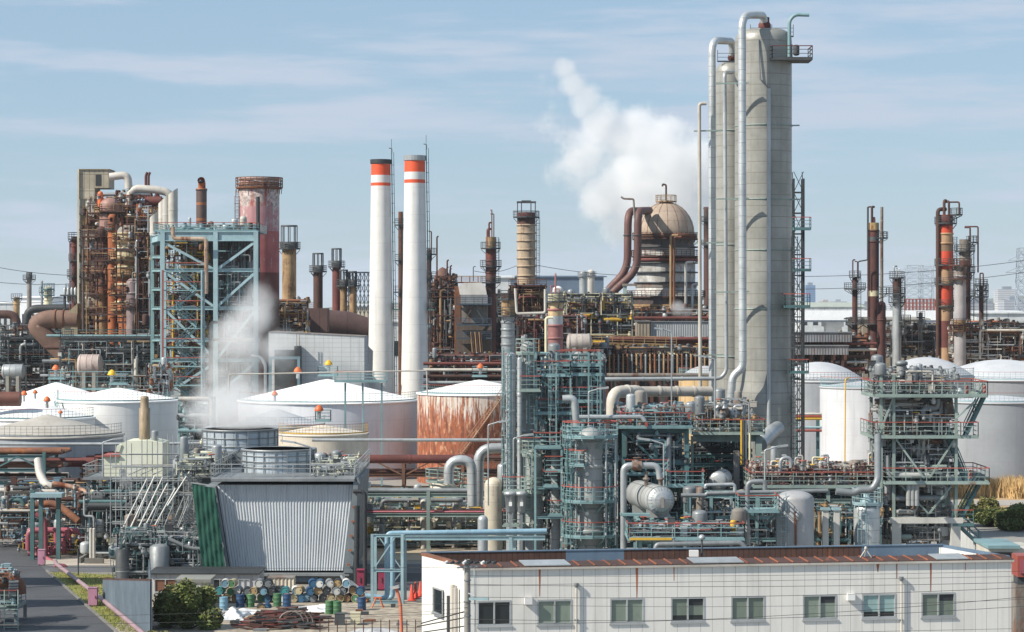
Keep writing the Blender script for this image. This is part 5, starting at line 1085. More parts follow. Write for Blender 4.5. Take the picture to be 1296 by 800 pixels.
R = pcol('stubby wide grey column below the twin slim columns', 676, 184.6, 22, 568, None, greyV, collars=(620, 640, 664), decks=((622, 7), (576, 4)), lad=(-.6, 560, 680), deckmat=sage)
for i, px in enumerate((646, 660)):
    R = thing('filter_canister', ('left', 'right')[i] + ' flanged filter canister hanging by the stubby grey column', 'canister', (X(px, 182), 182, 0), 'filter canisters')
    x = X(px, 182); MB().lathe(x, 182, [(.1, Z(650, 182)), (.36, Z(647, 182)), (.4, Z(627, 182)), (.5, Z(626.5, 182)), (.5, Z(623, 182)), (.3, Z(622, 182)), (.01, Z(621, 182))], 18).build('shell', galv, R); MB().box(x - .09, x + .09, 181.9, 182.1, 0, Z(650, 182) + .1).build('leg', galvD, R)
    MB().box(x - .12, x + .12, 181.55, 181.62, Z(640, 182), Z(635, 182)).build('plate', whiteT, R)
R = pcol('narrow grey column with elbow, left of the ring platformed column', 704, 184, 13, 566, None, greyV, collars=(600, 640, 672), tube=((3, 592, 690, .12),))
# upper teal platform tower
R = pcol('grey column wrapped in teal platforms with red handrails, upper centre', 732, 190, 12.5, 445, None, greyV, collars=(480,), tube=((5, 450, 540, .1), (-6, 452, 600, .1)))
d = 187
for (a, b, py, dep, sd_) in ((704, 760, 462, 5, 'flrb'), (677, 722, 475, 4, 'flr'), (704, 762, 508, 4.6, 'flr'), (676, 724, 523, 4, 'flrb'), (708, 765, 474, 5, 'fr'), (676, 712, 566, 4, 'fl'), (712, 760, 533, 3, 'f')):
    tdeck(R, a, b, py, d + (.3 if a > 700 else 0), dep, sd_)
for px in (678, 704, 722, 745, 760):
    for yy in (d + .1, d + 4.3): MB().beam((X(px, d), yy, Z(566, d)), (X(px, d), yy, Z(446, d)), .13).build('post', teal, R)
for a, b in (((680, 478), (698, 492)), ((706, 464), (720, 474)), ((750, 476), (762, 486)), ((678, 526), (692, 536))): MB().beam(P(*a, d), P(*b, d), .16).build('brace', tealD, R)
clutter(R, X(676, d), X(766, d), d + .6, d + 5.5, Z(600, d), Z(448, d), 60, 101, [teal, tealD, teal, galv, galvD, dark, tealP], (.05, .07, .1, .14), 16, 12, 8, .7)
ladder(R, X(700, d), d - .4, Z(566, d), Z(462, d), teal)
ladder(R, X(752, d), d - .4, Z(560, d), Z(474, d), teal)
# tan drum peeping behind
hdrum('tan drum peeping through the teal platforms', 697, 512, 189.5, .75, 1.6, greyV, legs=False)
# main ring platform column
d = 180; R = pcol('stout grey column with three round teal ring platforms', 747, d, 31, 541, None, greyV, collars=(560, 590, 645, 672))
x = X(747, d); r = S(15.5, d)
for py, q, a0, a1 in ((552, 35, 150, 400), (587, 33, 185, 255), (633, 36, 150, 420), (677, 36, 150, 420)): ring_deck(R, x, d, Z(py, d), r * 1.02, S(q, d), a0, a1, teal, redR)
for py in (590, 555, 634, 678): ladder(R, x - r - .8, d - 1.0, max(.2, Z(py + 44, d)), Z(py, d) + 1, teal)
for px, a, b in ((729, 552, 690), (718, 560, 690), (767, 560, 692), (772, 600, 690), (724, 590, 690), (779, 556, 690)): MB().tube([P(px, a, d - 1), P(px, b, d - 1)], .08, 6).build('pipe', galv if px % 2 else tealD, R)
for py in (612, 632, 650, 668, 600): o = MB().tube([P(743, py, d - 2.1), P(743, py, d - 1.7)], .14, 10).build('nozzle', galvD, R)
clutter(R, X(712, d), X(782, d), d + 1, d + 4, Z(700, d), Z(545, d), 60, 102, [teal, tealD, galv, galvD, dark, teal], (.05, .07, .1), 14, 10, 2, .75)
R = thing('platform_tower', 'small stacked teal balconies left of the ring platformed column', 'steel frame', (X(695, 184), 184, 0))
for a, b, py in ((676, 710, 566), (690, 712, 596), (688, 706, 615), (694, 712, 652)): tdeck(R, a, b, py, 181.8, 2.4, 'flr')
frame(R, [X(677, 184), X(710, 184)], [181.9, 184.2], [0] + [Z(p, 184) for p in (652, 615, 566)], teal, .16)
# big silver pipe loop and cladded drum
bigpipe('fat silver pipe looping up and over beside the end capped drum', [P(789, 695, 174), P(789, 589, 174), P(833, 589, 174), P(835, 606, 174)], S(3.9, 174), galv, name='loop_pipe', bend=2.2)
R = thing('large_valve', 'rusty brown valve body in the top of the silver loop pipe', 'valve', P(806, 589, 173.6))
o = MB().tube([P(800, 589, 174), P(812, 589, 174)], .36, 12).lathe(X(806, 174), 174, [(.3, Z(593, 174)), (.44, Z(589, 174)), (.2, Z(583, 174)), (.12, Z(580, 174)), (.3, Z(579.5, 174)), (.3, Z(579, 174))], 12).build('body', rustG, R)
R = thing('horizontal_drum', 'clad horizontal drum with fan seamed domed end facing out', 'drum', (X(825, 176), 176, 0)); d = 172
c = P(836, 633, d); ax = V((-.2, .9798, 0)); rr = S(17.5, d); s_ = V((.9798, .2, 0)); up = V((0, 0, 1)); n = 32
pr = [(-.55, .001), (-.53, .25 * rr), (-.44, .55 * rr), (-.28, .8 * rr), (-.1, .95 * rr), (0, rr)]
for nm, prof, mm in (('end_cap', pr, alu), ('shell', [(0.001, rr * 1.0), (6.2, rr), (6.5, rr * .8), (6.8, .01)], greyV)):
    vs = [c + ax * t + (s_ * cos(2*pi*j/n) + up * sin(2*pi*j/n)) * q for t, q in prof for j in range(n)]
    MB().add(vs, [(i*n+j, i*n+(j+1) % n, (i+1)*n+(j+1) % n, (i+1)*n+j) for i in range(len(prof) - 1) for j in range(n)], nm == 'shell').build(nm, mm, R)
for t in (.03, .9, 1.9, 3.4): q = c + ax * t; MB().tube([q - ax * .06, q + ax * .06], rr * 1.035, 32).build('band', greyV, R)
m = MB()
for j in range(24):
    a = 2*pi*j/24; u = s_ * cos(a) + up * sin(a); m.beam(c + ax * -.56 + u * .1, c + ax * -.285 + u * rr * .8, .025, .04); m.beam(c + ax * -.285 + u * rr * .8, c + u * rr * 1.0, .025, .04)
m.build('seam', galvD, R)
for t in (.8, 4.8): q = c + ax * t; MB().box(q.x - .8, q.x + .8, q.y - .25, q.y + .25, Z(656, d), q.z - rr * .75).build('saddle', greyV, R)
q = c - ax * .6; MB().box(q.x - .1, q.x + .1, q.y - .05, q.y + .05, q.z - .5, q.z + .25).build('nozzle', rustG, R)
for px in (818, 836): MB().lathe(X(px, 174), 174, [(.15, Z(615, 174)), (.15, Z(608, 174)), (.26, Z(607, 174)), (.26, Z(605, 174)), (.12, Z(604, 174)), (.12, Z(598, 174)), (.24, Z(597, 174))], 12).build('top_nozzle', rustG, R)
R = thing('drum_support', 'teal frame carrying the end capped drum', 'steel frame', (X(828, 174), 174, 0))
frame(R, [X(808, 174), X(826, 174), X(850, 174)], [171.6, 178.4], [0, Z(682, 174), Z(658, 174)], teal, .26)
tdeck(R, 795, 942, 682, 169, 4.6, 'flr'); MB().box(X(797, 169), X(850, 169), 168.88, 168.94, Z(683.5, 169), Z(680.5, 169)).build('toe_board', yellow, R)
tdeck(R, 786, 822, 651, 171, 1.0, ''); MB().beam(P(788, 652, 171.5), P(804, 664, 171.5), .16).build('brace', teal, R)
clutter(R, X(796, 170), X(940, 170), 169.2, 173, Z(682, 170), Z(664, 170), 70, 103, [galv, rustB, teal, dark, redR, tealD, galvD], (.05, .08, .11), 40, 14, 4, .7)
for px, py in ((888, 664), (928, 658), (846, 660)): MB().lathe(X(px, 170), 170, vessel_prof(.22, Z(682, 170), Z(py, 170)), 12).build('small_vessel', yellow if px == 928 else galv, R)
bigpipe('long grey horizontal pipe in front of the teal pump platform', [P(829, 697, 167), P(831, 689, 167), P(938, 687, 167), P(944, 694, 167)], S(3, 167), galvD, name='low_pipe', bend=2)
bigpipe('grey pipe run at mid height feeding toward the rounded grey vessel', [P(862, 627, 176), P(893, 627, 176), P(895, 624.5, 176), P(1048, 621, 176)], S(2.6, 176), galvD, name='mid_pipe', collar=4)
bigpipe('thin grey frame pipe over the dark opening', [P(893, 618, 175), P(893, 614, 175), P(930, 613, 175), P(930, 622, 175)], .13, galv, name='mid_pipe')
bigpipe('grey riser with elbow beside the small teal balcony', [P(946, 690, 172), P(946, 610, 172), P(968, 609, 172), P(968, 620, 172)], S(3, 172), galvD, name='riser_pipe', bend=2.4)
bigpipe('small grey upside down U pipe on the valve deck', [P(987, 598, 183), P(988, 580, 183), P(1001, 579, 183), P(1001, 592, 183)], S(2.4, 183), galv, name='bent_pipe')
bigpipe('silver gooseneck pipe left of the upper round platform', [P(712, 505, 186), P(727, 504, 186), P(730, 540, 186)], .3, galv, name='bent_pipe')
bigpipe('level silver pipe between the centre columns and teal deck', [P(733, 528, 184), P(812, 527.5, 184), P(816, 533, 184)], S(2.8, 184), alu, name='mid_pipe')
# structure right of the centre: tall teal table and dark interior
R = thing('steel_structure', 'large teal steel structure with pump deck and red handrails, centre right', 'steel frame', (X(835, 190), 190, 0)); pass
d = 186; frame(R, [X(p, d) for p in (790, 830, 869)], [d, d + 7], [0] + [Z(p, d) for p in (690, 655, 620, 585, 545)], tealD, .34, [(P(792, 548, d), P(830, 584, d)), (P(869, 548, d), P(832, 584, d)), (P(792, 590, d), P(830, 620, d)), (P(868, 590, d), P(832, 618, d))])
tdeck(R, 782, 877, 540.5, d - .8, 8, 'flr'); tdeck(R, 845, 892, 615, d - 2.6, 2.5, 'flr'); tdeck(R, 790, 845, 600, d - .6, 1, 'f')
clutter(R, X(783, d), X(875, d), d - .5, d + 5, Z(540, d), Z(515, d), 60, 104, [tealP, teal, galv, rustG, pink, tealD, blueP], (.05, .08, .12), 26, 12, 6, .8)
clutter(R, X(790, d), X(868, d), d - .3, d + 6, Z(690, d), Z(548, d), 99, 105, [dark, tealD, black, galvD, dark, teal], (.05, .09, .13, .2), 12, 20, 10, .5)
for z in (Z(655, d), Z(620, d), Z(585, d)): MB().box(X(790, d), X(869, d), d + .2, d + 6.8, z + .15, z + .22).build('grating', dark, R)
for px, py in ((798, 528), (872, 524), (818, 534)): MB().box(X(px, 185) - .1, X(px, 185) + .1, 185, 185.1, Z(py + 6, 185), Z(py, 185)).build('sign_plate', redR, R)
R = thing('steel_structure', 'sage green beamed table structure left of the column skirt', 'steel frame', (X(920, 196), 196, 0)); d = 194
for px in (876, 960): MB().ibeam((X(px, d), d, 0), (X(px, d), d, Z(552, d)), .5 if px > 900 else .2, .5).build('column', sage, R)
MB().ibeam((X(877, d), d, Z(554, d)), (X(962, d), d, Z(554, d)), .4, .62).build('beam', sage, R)
tdeck(R, 876, 968, 548.5, d - .6, 6, 'flr', sage, redR)
for py, mm in ((580, tealD), (592, tealD), (573, dark), (600, dark)): MB().ibeam((X(862, d), d + 3, Z(py, d)), (X(957, d), d + 3, Z(py, d)), .2, .26).build('beam', mm, R)
for px, w, mm in ((883, 9, whP), (897, 5, whP), (909, 8, galv)): MB().lathe(X(px, d + 6), d + 6, [(S(w / 2, d), 0), (S(w / 2, d), Z(566, d))], 14).build('standpipe', mm, R)
MB().box(X(929, 190), X(936, 190), 190, 190.5, 0, Z(571, 190)).build('cable_duct', M('brown grey duct', '#857f7b', '#75706c'), R)
for px, mm in ((938.5, yellow), (941, rustG), (944, galv), (949, cream)): MB().tube([P(px, 532, 192), P(px, 588, 192)], .09, 6).build('pipe', mm, R)
clutter(R, X(878, d), X(955, d), d - .2, d + 5, Z(548, d), Z(512, d), 56, 106, [galv, rustG, whP, tan_, galvD, sage], (.08, .12, .2), 22, 8, 8, .85)
clutter(R, X(872, d), X(955, d), d + 3, d + 8, .3, Z(562, d), 70, 107, [black, dark, tealD, galvD, rustD], (.08, .12, .2), 8, 16, 8, .4)
hdrum('grey end capped drum inside the dark opening', 912, 607, 188, .72, 3, alu, (.2, .98, 0), legs=True)
hdrum('white and grey drum crossed by a diagonal pipe below the dark opening', 926, 641, 182, .95, 3.4, M('two tone drum', '#bdbcb8', '#9e9c97', rust=.1), (.25, .97, 0))
R = thing('steel_structure', 'teal pipe frame between the drums and the rounded grey vessel', 'steel frame', (X(930, 178), 178, 0)); d = 177
frame(R, [X(p, d) for p in (872, 900, 925, 958, 985)], [d, d + 4], [0, Z(683, d), Z(655, d), Z(628, d)], teal, .24)
clutter(R, X(872, d), X(985, d), d - .4, d + 4, .5, Z(630, d), 95, 108, [dark, teal, tealD, galv, galvD, black, rustG], (.06, .1, .14), 24, 18, 8, .6)
bigpipe('pale diagonal pipe crossing the two tone drum', [P(915, 641, 177), P(944, 653, 177)], .1, tealP, name='bent_pipe')
# rounded grey vessel with ladder
d = 174; R = thing('pressure_vessel', 'rounded top grey vessel with rust run and teal ladder', 'vessel', (X(1006, d), d, 0)); x = X(1006, d); r = S(24, d)
MB().lathe(x, d, vessel_prof(r, .6, Z(621, d), .42, 8), 36).build('shell', M('plain grey vessel', '#a0a1a3', '#8c8d8f', rust=.08, rough=.45), R)
MB().lathe(x, d, [(r * .8, 0), (r * .8, 1.0)], 24).build('skirt', greyV, R)
MB().tube([P(1007, 648, d - r - .1), P(1007, 690, d - r - .1)], .08, 8).build('drain_pipe', rustB, R); MB().lathe(X(1007, d), d - r - .1, [(.1, Z(656, d)), (.22, Z(652, d)), (.22, Z(648, d)), (.1, Z(645, d))], 10).build('nozzle', galvD, R)
ladder(R, x - r * .75, d - r * .85, .5, Z(622, d), tealP); tdeck(R, 936, 986, 647, 171, 3, 'flr')
for a, b in (((946, 650), (975, 672)), ((984, 650), (962, 668))): MB().beam(P(*a, 172), P(*b, 172), .16).build('brace', tealD, R)
d = 178; R = thing('pressure_vessel', 'small silver domed vessel with white ladder, right of the rounded grey vessel', 'vessel', (X(1097, d), d, 0)); x = X(1097, d); r = S(16.5, d)
MB().lathe(x, d, vessel_prof(r, .5, Z(636, d), .5, 8), 32).build('shell', alu, R); ladder(R, x - r * .5, d - r * 1.0, .3, Z(637, d), tealP); MB().lathe(x, d, [(r * .7, 0), (r * .7, .9)], 20).build('skirt', greyV, R)
ring_deck(R, x, d, Z(637, d), r * .4, r * 1.15, mat=tealP, top=tealP); MB().lathe(x, d, [(.5, Z(637, d)), (.5, Z(632, d)), (.25, Z(629, d)), (.25, Z(622, d)), (.3, Z(621, d))], 12).build('top_nozzle', tealP, R)
# valve deck
R = thing('valve_deck', 'long sage green deck packed with brown valves before the white tank', 'process unit', (X(1035, 184), 184, 0)); d = 183
frame(R, [X(p, d) for p in (952, 986, 1020, 1048, 1085, 1112)], [d, d + 5], [0, Z(655, d), Z(634, d), Z(617, d)], sage, .28)
tdeck(R, 950, 1112, 616, d - .4, 5.6, 'flr', sage, redR)
brv = M('brown valve paint', '#7a5a55', '#5e4542', rust=.3); vm = [brv, brv, galv, whP, rustG, galvD]
clutter(R, X(953, d), X(1118, d), d - .1, d + 4.8, Z(616, d), Z(590, d), 99, 109, vm, (.05, .07, .1), 99, 12, 6, .85)
fines(R, X(953, d), X(1118, d), d - .1, d + 4.8, Z(616, d), Z(592, d), 500, 1091, brv); fines(R, X(953, d), X(1118, d), d - .1, d + 4.8, Z(616, d), Z(590, d), 400, 1092, whP)
clutter(R, X(953, d), X(1115, d), d - .1, d + 4, .4, Z(620, d), 70, 110, [tealD, dark, galv, sage, whP, dark], (.07, .12, .18), 14, 14, 6, .5)
g = random.Random(8)
for k in range(16):
    px = 958 + k * 10 + g.uniform(-3, 3); t = g.uniform(572, 590); MB().pipe([P(px, 616, d + 1), P(px, t, d + 1), P(px + g.choice((-6, 7, 9)), t + .5, d + 1)], .08, n=6).build('vent_pipe', g.choice((cream, whP, galv)), R)
for i, px in enumerate((1045, 1059)):
    R = thing('concrete_post', ('left', 'right')[i] + ' white concrete post of a pair under the valve deck', 'post', (X(px, 176), 176, 0), 'white concrete posts'); w = .22
    MB().box(X(px, 176) - w, X(px, 176) + w, 176, 176.5, 0, Z(646, 176)).build('shaft', M('white concrete', '#c9c8c2', '#b5b4ae', rough=.8), R); MB().box(X(px, 176) - w * 1.5, X(px, 176) + w * 1.5, 175.9, 176.6, Z(646, 176) + .003, Z(643, 176)).build('cap', tealP, R)
bigpipe('grey S bent pipe stepping down in front of the valve deck', [P(1058, 622, 176), P(1080, 624, 176), P(1088, 620, 176), P(1104, 620, 176), P(1111, 608, 176), P(1111, 552, 180)], .26, galvD, name='bent_pipe', bend=2)
# ============================================================ right equipment tower
d = 182; R = thing('equipment_tower', 'open three deck steel equipment tower with zigzag stairs at the right', 'steel frame', (X(1175, d), d, 0))
for px in (1115, 1131, 1210): 
    for yy in (d, d + 5): MB().ibeam((X(px, d), yy, Z(655, d)), (X(px, d), yy, Z(474 if px < 1200 else 500, d)), .22, .22).build('column', sage, R)
for (a, b, py, rr, sd_) in ((1106, 1250, 501, redR, 'flrb'), (1105, 1216, 553, redR, 'flr'), (1120, 1252, 611, redR, 'flrb')): tdeck(R, a, b, py, d - .7, 6.4, sd_, sage, rr)
for a, b in (((1131, 502), (1112, 552)), ((1212, 502), (1232, 503)), ((1134, 556), (1170, 606)), ((1208, 556), (1176, 606)), ((1140, 614), (1175, 650)), ((1205, 614), (1176, 650)), ((1210, 530), (1236, 506))): MB().beam(P(*a, d - .2), P(*b, d - .2), .13).build('brace', sage, R)
wc = MATS['white concrete']
for px in (1134, 1209):
    for yy in (d - .3, d + 4.5): MB().box(X(px, d) - .35, X(px, d) + .35, yy, yy + .8, 0, Z(662, d)).build('concrete_leg', wc, R)
for yy in (d - .35, d + 4.45): MB().box(X(1125, d), X(1218, d), yy, yy + .9, Z(662, d) + .003, Z(655, d)).build('concrete_beam', wc, R)
for (a, b) in (((1245, 502), (1221, 552)), ((1200, 556), (1222, 610)), ((1238, 614), (1212, 662)), ((1212, 664), (1240, 690))): flight(R, P(a[0], a[1], d + .6), P(b[0], b[1], d + .6), .8, tealD, .06)
tdeck(R, 1212, 1238, 553, d - .3, 1.9, 'fr', sage, redR); tdeck(R, 1206, 1232, 664, d - .3, 1.9, 'f', tealD, redR)
x = X(1141, d + 2); MB().lathe(x, d + 2, [(S(6.3, d), Z(652, d)), (S(6.3, d), Z(463, d))], 20).build('stack_pipe', greyV, R)
MB().lathe(x, d + 2, [(S(6.3, d), Z(463, d)), (S(8, d), Z(463, d)), (S(8, d), Z(459, d)), (S(5, d), Z(457.5, d)), (.01, Z(457, d))], 20).build('cap', galvD, R)
for py in (478, 486, 520, 560, 600, 640): MB().lathe(x, d + 2, [(S(6.3, d), Z(py, d) - .1), (S(7.6, d), Z(py, d)), (S(6.3, d), Z(py, d) + .1)], 20).build('collar', sage, R)
MB().lathe(X(1185, d + 2), d + 2, vessel_prof(S(11, d), Z(550, d), Z(511, d), .6), 20).build('dark_vessel', black, R)
MB().lathe(X(1163, d + 2), d + 2, vessel_prof(S(8, d), Z(502, d), Z(480, d), .6), 20).build('small_vessel', galvD, R)
for z0, z1, n, sd_ in ((611, 556, 66, 111), (501, 468, 50, 112), (553, 505, 34, 113), (690, 614, 70, 114)):
    clutter(R, X(1108, d), X(1212, d), d + .1, d + 4.5, max(.2, Z(z0, d)), Z(z1, d), n if sd_ < 114 else 50, sd_, [galv, sage, dark, galvD, greyV, whP, rustG], (.06, .1, .16, .22) if sd_ != 112 else (.05, .08), 14, 8, 5, .7)
for px in (1150, 1155, 1160): MB().tube([P(px, 640, d - .3), P(px, 612, d - .3)], .2, 10).build('pipe', greyV, R)
for px, py in ((1246, 487), (1228, 595), (1224, 488)): MB().lathe(X(px, d - .5), d - .5, [(.12, Z(py + 10, d)), (.12, Z(py, d)), (.05, Z(py - 1, d))], 8).build('extinguisher', redR, R)
R = thing('steel_structure', 'low teal frame and tan pipes beneath the valve deck', 'steel frame', (X(1085, 186), 186, 0)); d = 180
frame(R, [X(p, d) for p in (1036, 1056, 1078, 1116)], [d + 1, d + 4], [0, Z(665, d), Z(645, d)], teal, .22); clutter(R, X(1030, d), X(1118, d), d + .5, d + 4, .3, Z(640, d), 60, 115, [tealD, dark, galv, tan_, sage, black], (.06, .1, .16), 14, 10, 4, .6)
# ============================================================ left centre: vessels between cooling tower and columns
whc = M('cream white vessel', '#cbc5b5', '#b3ab99', rust=.22, rough=.5, seam=(1.4, .04), scol='#8f8a7d')
for lab, px, d, w, top, mm in (('wide cream vessel with girded top behind the sage rack', 561, 215, 38, 606, whc), ('second cream vessel right behind the sage rack', 599, 218, 30, 612, whc),
        ('cream domed vessel below the fat gooseneck pipes', 625, 190, 24, 604, whc), ('slim white vessel with rounded head near the pale blue pipe', 611, 178, 13, 652, galv),
        ('pale cone topped hopper between the racks', 523, 211, 17, 658, whc), ('low cream tank behind the pale blue pipe portal', 548, 222, 34, 648, whc)):
    column(lab, px, d, w, top, None, mm, 'vessel', name='process_vessel', decks=((top + 3, 3),) if w > 29 else (), deckmat=sage)
for lab, pts, rr, mm in (('fat silver gooseneck pipe, lower of two below the rusty rack', [P(568, 612, 199), P(568, 583, 199), P(597, 582, 199), P(598, 640, 199)], .42, alu), ('fat silver gooseneck pipe, upper of two below the rusty rack', [P(605, 640, 202), P(606, 568, 202), P(642, 567, 202)], .44, alu),
        ('dark upright pipe rising beside the cooling tower', [P(447, 622, 181), P(462, 622, 181), P(462, 742, 181)], .15, black), ('second dark upright pipe close to the tower leg', [P(452, 640, 180), P(451, 742, 180)], .2, black)):
    bigpipe(lab, pts, rr, mm, name='bent_pipe', bend=2.6, collar=3)
R = thing('refinery_structure', 'busy pale pipework and yellow rails behind the light blue pipe', 'process unit', (X(560, 210), 210, 0)); d = 208.5
frame(R, [X(p, d) for p in (470, 505, 540, 575, 610, 640)], [d + 2, d + 8], [0, Z(690, d), Z(665, d), Z(642, d)], sage, .2)
clutter(R, X(455, d), X(642, d), d + .5, d + 10, .2, Z(632, d), 70, 121, [galv, whP, cream, yellow, teal, rustG, galvD, whP], (.05, .08, .13, .2), 60, 30, 16, .6)
for k in range(5): deck_rect(R, X(455 + 36 * k, d), X(485 + 36 * k, d), d + 1, d + 3, .35, conc, yellow, 'fl', .05)
R = thing('refinery_structure', 'crowded manifold around the feet of the twin slim columns', 'process unit', (X(655, 192), 192, 0)); d = 190.5
frame(R, [X(p, d) for p in (637, 662, 692)], [d, d + 4], [0] + [Z(p, d) for p in (665, 640, 615, 590, 566)], sage, .18)
for py in (622, 665): tdeck(R, 636, 664, py, 182.5, 2, 'fl', sage, redR)
clutter(R, X(636, d), X(696, d), d - 1, d + 4, .3, Z(575, d), 70, 122, [galv, galvD, tealD, dark, rustG, teal, whP], (.06, .09, .14), 30, 20, 12, .65)
clutter(R, X(637, d), X(686, d), 198.5, 201, Z(575, d), Z(470, d), 40, 123, [galv, galvD, tealD, dark, rustG, tealP], (.05, .08, .12), 24, 10, 0, .75)
g = random.Random(31)
for i in range(9):
    px = (468, 486, 503, 536, 578, 634, 590, 519, 552)[i]; dd = (211, 216, 210, 209, 210, 205, 216, 219, 223)[i]; w = (9, 7, 10, 8, 12, 9, 11, 8, 13)[i]; t = (640, 652, 646, 632, 624, 628, 640, 634, 618)[i]
    column(('squat', 'thin', 'pale', 'tall pale', 'ribbed', 'narrow', 'dull', 'far thin', 'far wide')[i] + ' whitish vessel ' + ('nearest the cooling tower', 'second from the cooling tower', 'in the middle of the pale pipework', 'left of the fat gooseneck pipes', 'under the lower gooseneck pipe', 'left of the twin slim columns', 'under the upper gooseneck pipe', 'behind the pale cone topped hopper', 'behind the pale rack vessels')[i], px, dd, w, t, None, (whP, galv, whc)[i % 3], 'vessel', name='process_vessel', deckmat=sage)
# ============================================================ cooling tower
d = 182; R = thing('cooling_tower', 'grey corrugated trapezoid cooling tower with two round fan stacks', 'cooling tower', (X(360, d), d, 0))
zt, zb = Z(614, d), Z(723, d); tl, tr, bl, br = X(274, d), X(447, d), X(291, d), X(434, d); m = MB(); n = 44; vs = []; fs = []
for i in range(n * 4 + 1):
    u = i / (n * 4); off = (0, 0, .055, .055)[i % 4]
    vs += [(bl + (br - bl) * u, d + .5 - off, zb), (tl + (tr - tl) * u, d + .35 - off, zt)]
fs = [(2*i, 2*i+2, 2*i+3, 2*i+1) for i in range(n * 4)]
m.add(vs, fs).build('corrugated_wall', M('silver corrugated cladding', '#ced3d7', '#c2c8cd', grime=.1, rust=.02, rough=.5, metal=.0, vseam=(1.55, .03), scol='#7b848b'), R)
MB().poly([(bl, d + .6, zb), (br, d + .6, zb), (tr, d + .45, zt), (tl, d + .45, zt)], (0, 14, 0)).build('inner_wall', dark, R)
sidM = M('weathered side panel', '#7d868c', '#666f75', rust=.2, rough=.6)
MB().poly([(br + .05, d - .25, zb - .1), (br + .75, d - .25, zb - .1), (tr + .4, d - .35, zt + .3), (tr + .05, d - .35, zt + .3)], (0, 14.4, 0)).build('side_panel', sidM, R)
MB().poly([(bl - .8, d - .25, zb - .1), (bl - .05, d - .25, zb - .1), (tl - .05, d - .35, zt - .1), (tl - .9, d - .35, zt - .1)], (0, 14.4, 0)).build('side_panel', sidM, R)
for s_ in (0, 1):
    m = MB()
    for i in range(6):
        u = (i + .5) / 6; xx = (br + .4 + (tr - br - .15) * u) if s_ else (bl - .42 + (tl - .05 - bl) * u); m.box(xx - .12, xx + .12, d - .5, d - .36, zb + (zt - zb) * u - .06, zb + (zt - zb) * u + .06)
    m.build('bolt', rustO, R)
MB().box(X(283, d), X(442, d), d - .2, d + 14, zb - .35, zb - .16).build('sill_beam', galvD, R)
MB().box(X(287, d), X(440, d), d + .3, d + 14, 0, zb - .36).build('concrete_base', concD, R)
MB().box(X(338, d), X(402, d), d + .05, d + .28, .2, zb - .45).build('louvre_door', M('blue grey shutter', '#6f7c88', '#5d6a76', vseam=(.9, .1), scol='#4d5862'), R)
MB().box(X(268, d), X(449, d), d - .5, d + 19, zt + .31, zt + .5).build('deck', galvD, R)
m, t = MB(), MB(); rail_line(m, t, [(X(268, d), d + 18.8, zt + .5), (X(268, d), d - .4, zt + .5), (X(449, d), d - .4, zt + .5), (X(449, d), d + 18.8, zt + .5)], w=.05, sp=1.5); m.build('railing', galv, R); t.build('top_rail', galv, R)
fanM = M('fan stack panel', '#b5bfc7', '#a0abb3', rust=.02, rough=.45, metal=.2, seam=(.95, .05), vseam=(1.05, .05), scol='#5f6a73')
for px, dd, w, t_, b in ((353, 190, 94, 568, 613), (304, 203, 95, 543, 578)):
    x = X(px, dd); r = S(w, dd) / 2; z1, z0 = Z(t_, dd), zt + .5
    o = MB().lathe(x, dd, [(r * .98, z0), (r * .985, (z0 + z1) / 2), (r, z1)], 40).lathe(x, dd, [(r * .93, z0 + .5), (r * .93, z1)], 40).build('fan_stack', fanM, R)
    MB().lathe(x, dd, [(r * .93, z1), (r * .93, z1 + .05), (r * 1.02, z1 + .05), (r * 1.02, z1 - .12), (r, z1 - .12)], 40).build('rim', galvD, o)
    for k in (1, 2, 3): z = z0 + (z1 - z0) * k / 4; MB().lathe(x, dd, [(r, z - .04), (r * 1.015, z - .04), (r * 1.015, z + .04), (r, z + .04)], 40).build('band', galvD, o)
    m = MB()
    for j in range(20): a = 2*pi*j/20; m.beam((x + r * 1.01 * cos(a), dd + r * 1.01 * sin(a), z0), (x + r * 1.012 * cos(a), dd + r * 1.012 * sin(a), z1), .06)
    m.build('rib', galvD, o)
    MB().lathe(x, dd, [(.01, z1 - 1.2), (.4, z1 - 1.15), (.4, z1 - .8), (.01, z1 - .7)], 12).build('fan_hub', galvD, o)
    m = MB(); [m.beam((x, dd, z1 - 1), (x + r * .9 * cos(a), dd + r * .9 * sin(a), z1 - .9), .5, .06) for a in [2*pi*q/6 for q in range(6)]]; m.build('fan_blade', galvD, o)
bl2 = X(233, 196)
MB().box(X(233, 190), X(300, 190), 196, 209, Z(605, 196), Z(575, 196)).build('louvre_wall', M('grey louvre boards', '#83898c', '#6d7376', rust=.1, seam=(.32, .08), scol='#4a4f52'), R)
MB().box(X(233, 196), X(276, 196), 196.3, 209, 0, Z(605, 196)).build('louvre_wall', MATS['grey louvre boards'], R)
deck_rect(R, X(232, 196), X(275, 196), 195.4, 202, Z(574, 196), galvD, galv, 'fl', .05)
clutter(R, X(236, 192), X(285, 192), 186, 196, zt + .5, Z(575, 192), 40, 131, [galvD, galv, creamG, dark], (.06, .1, .14), 10, 14, 5, .3)
clutter(R, X(400, 186), X(447, 186), d, 194, zt + .5, Z(582, 186), 36, 132, [galvD, galv, creamG, dark], (.05, .08, .12), 10, 10, 3, .5)
MB().pipe([P(290, 607, d - .2), P(452, 604, d - .2), P(455, 612, d - .2)], .16, n=8).build('pipe', galvD, R)
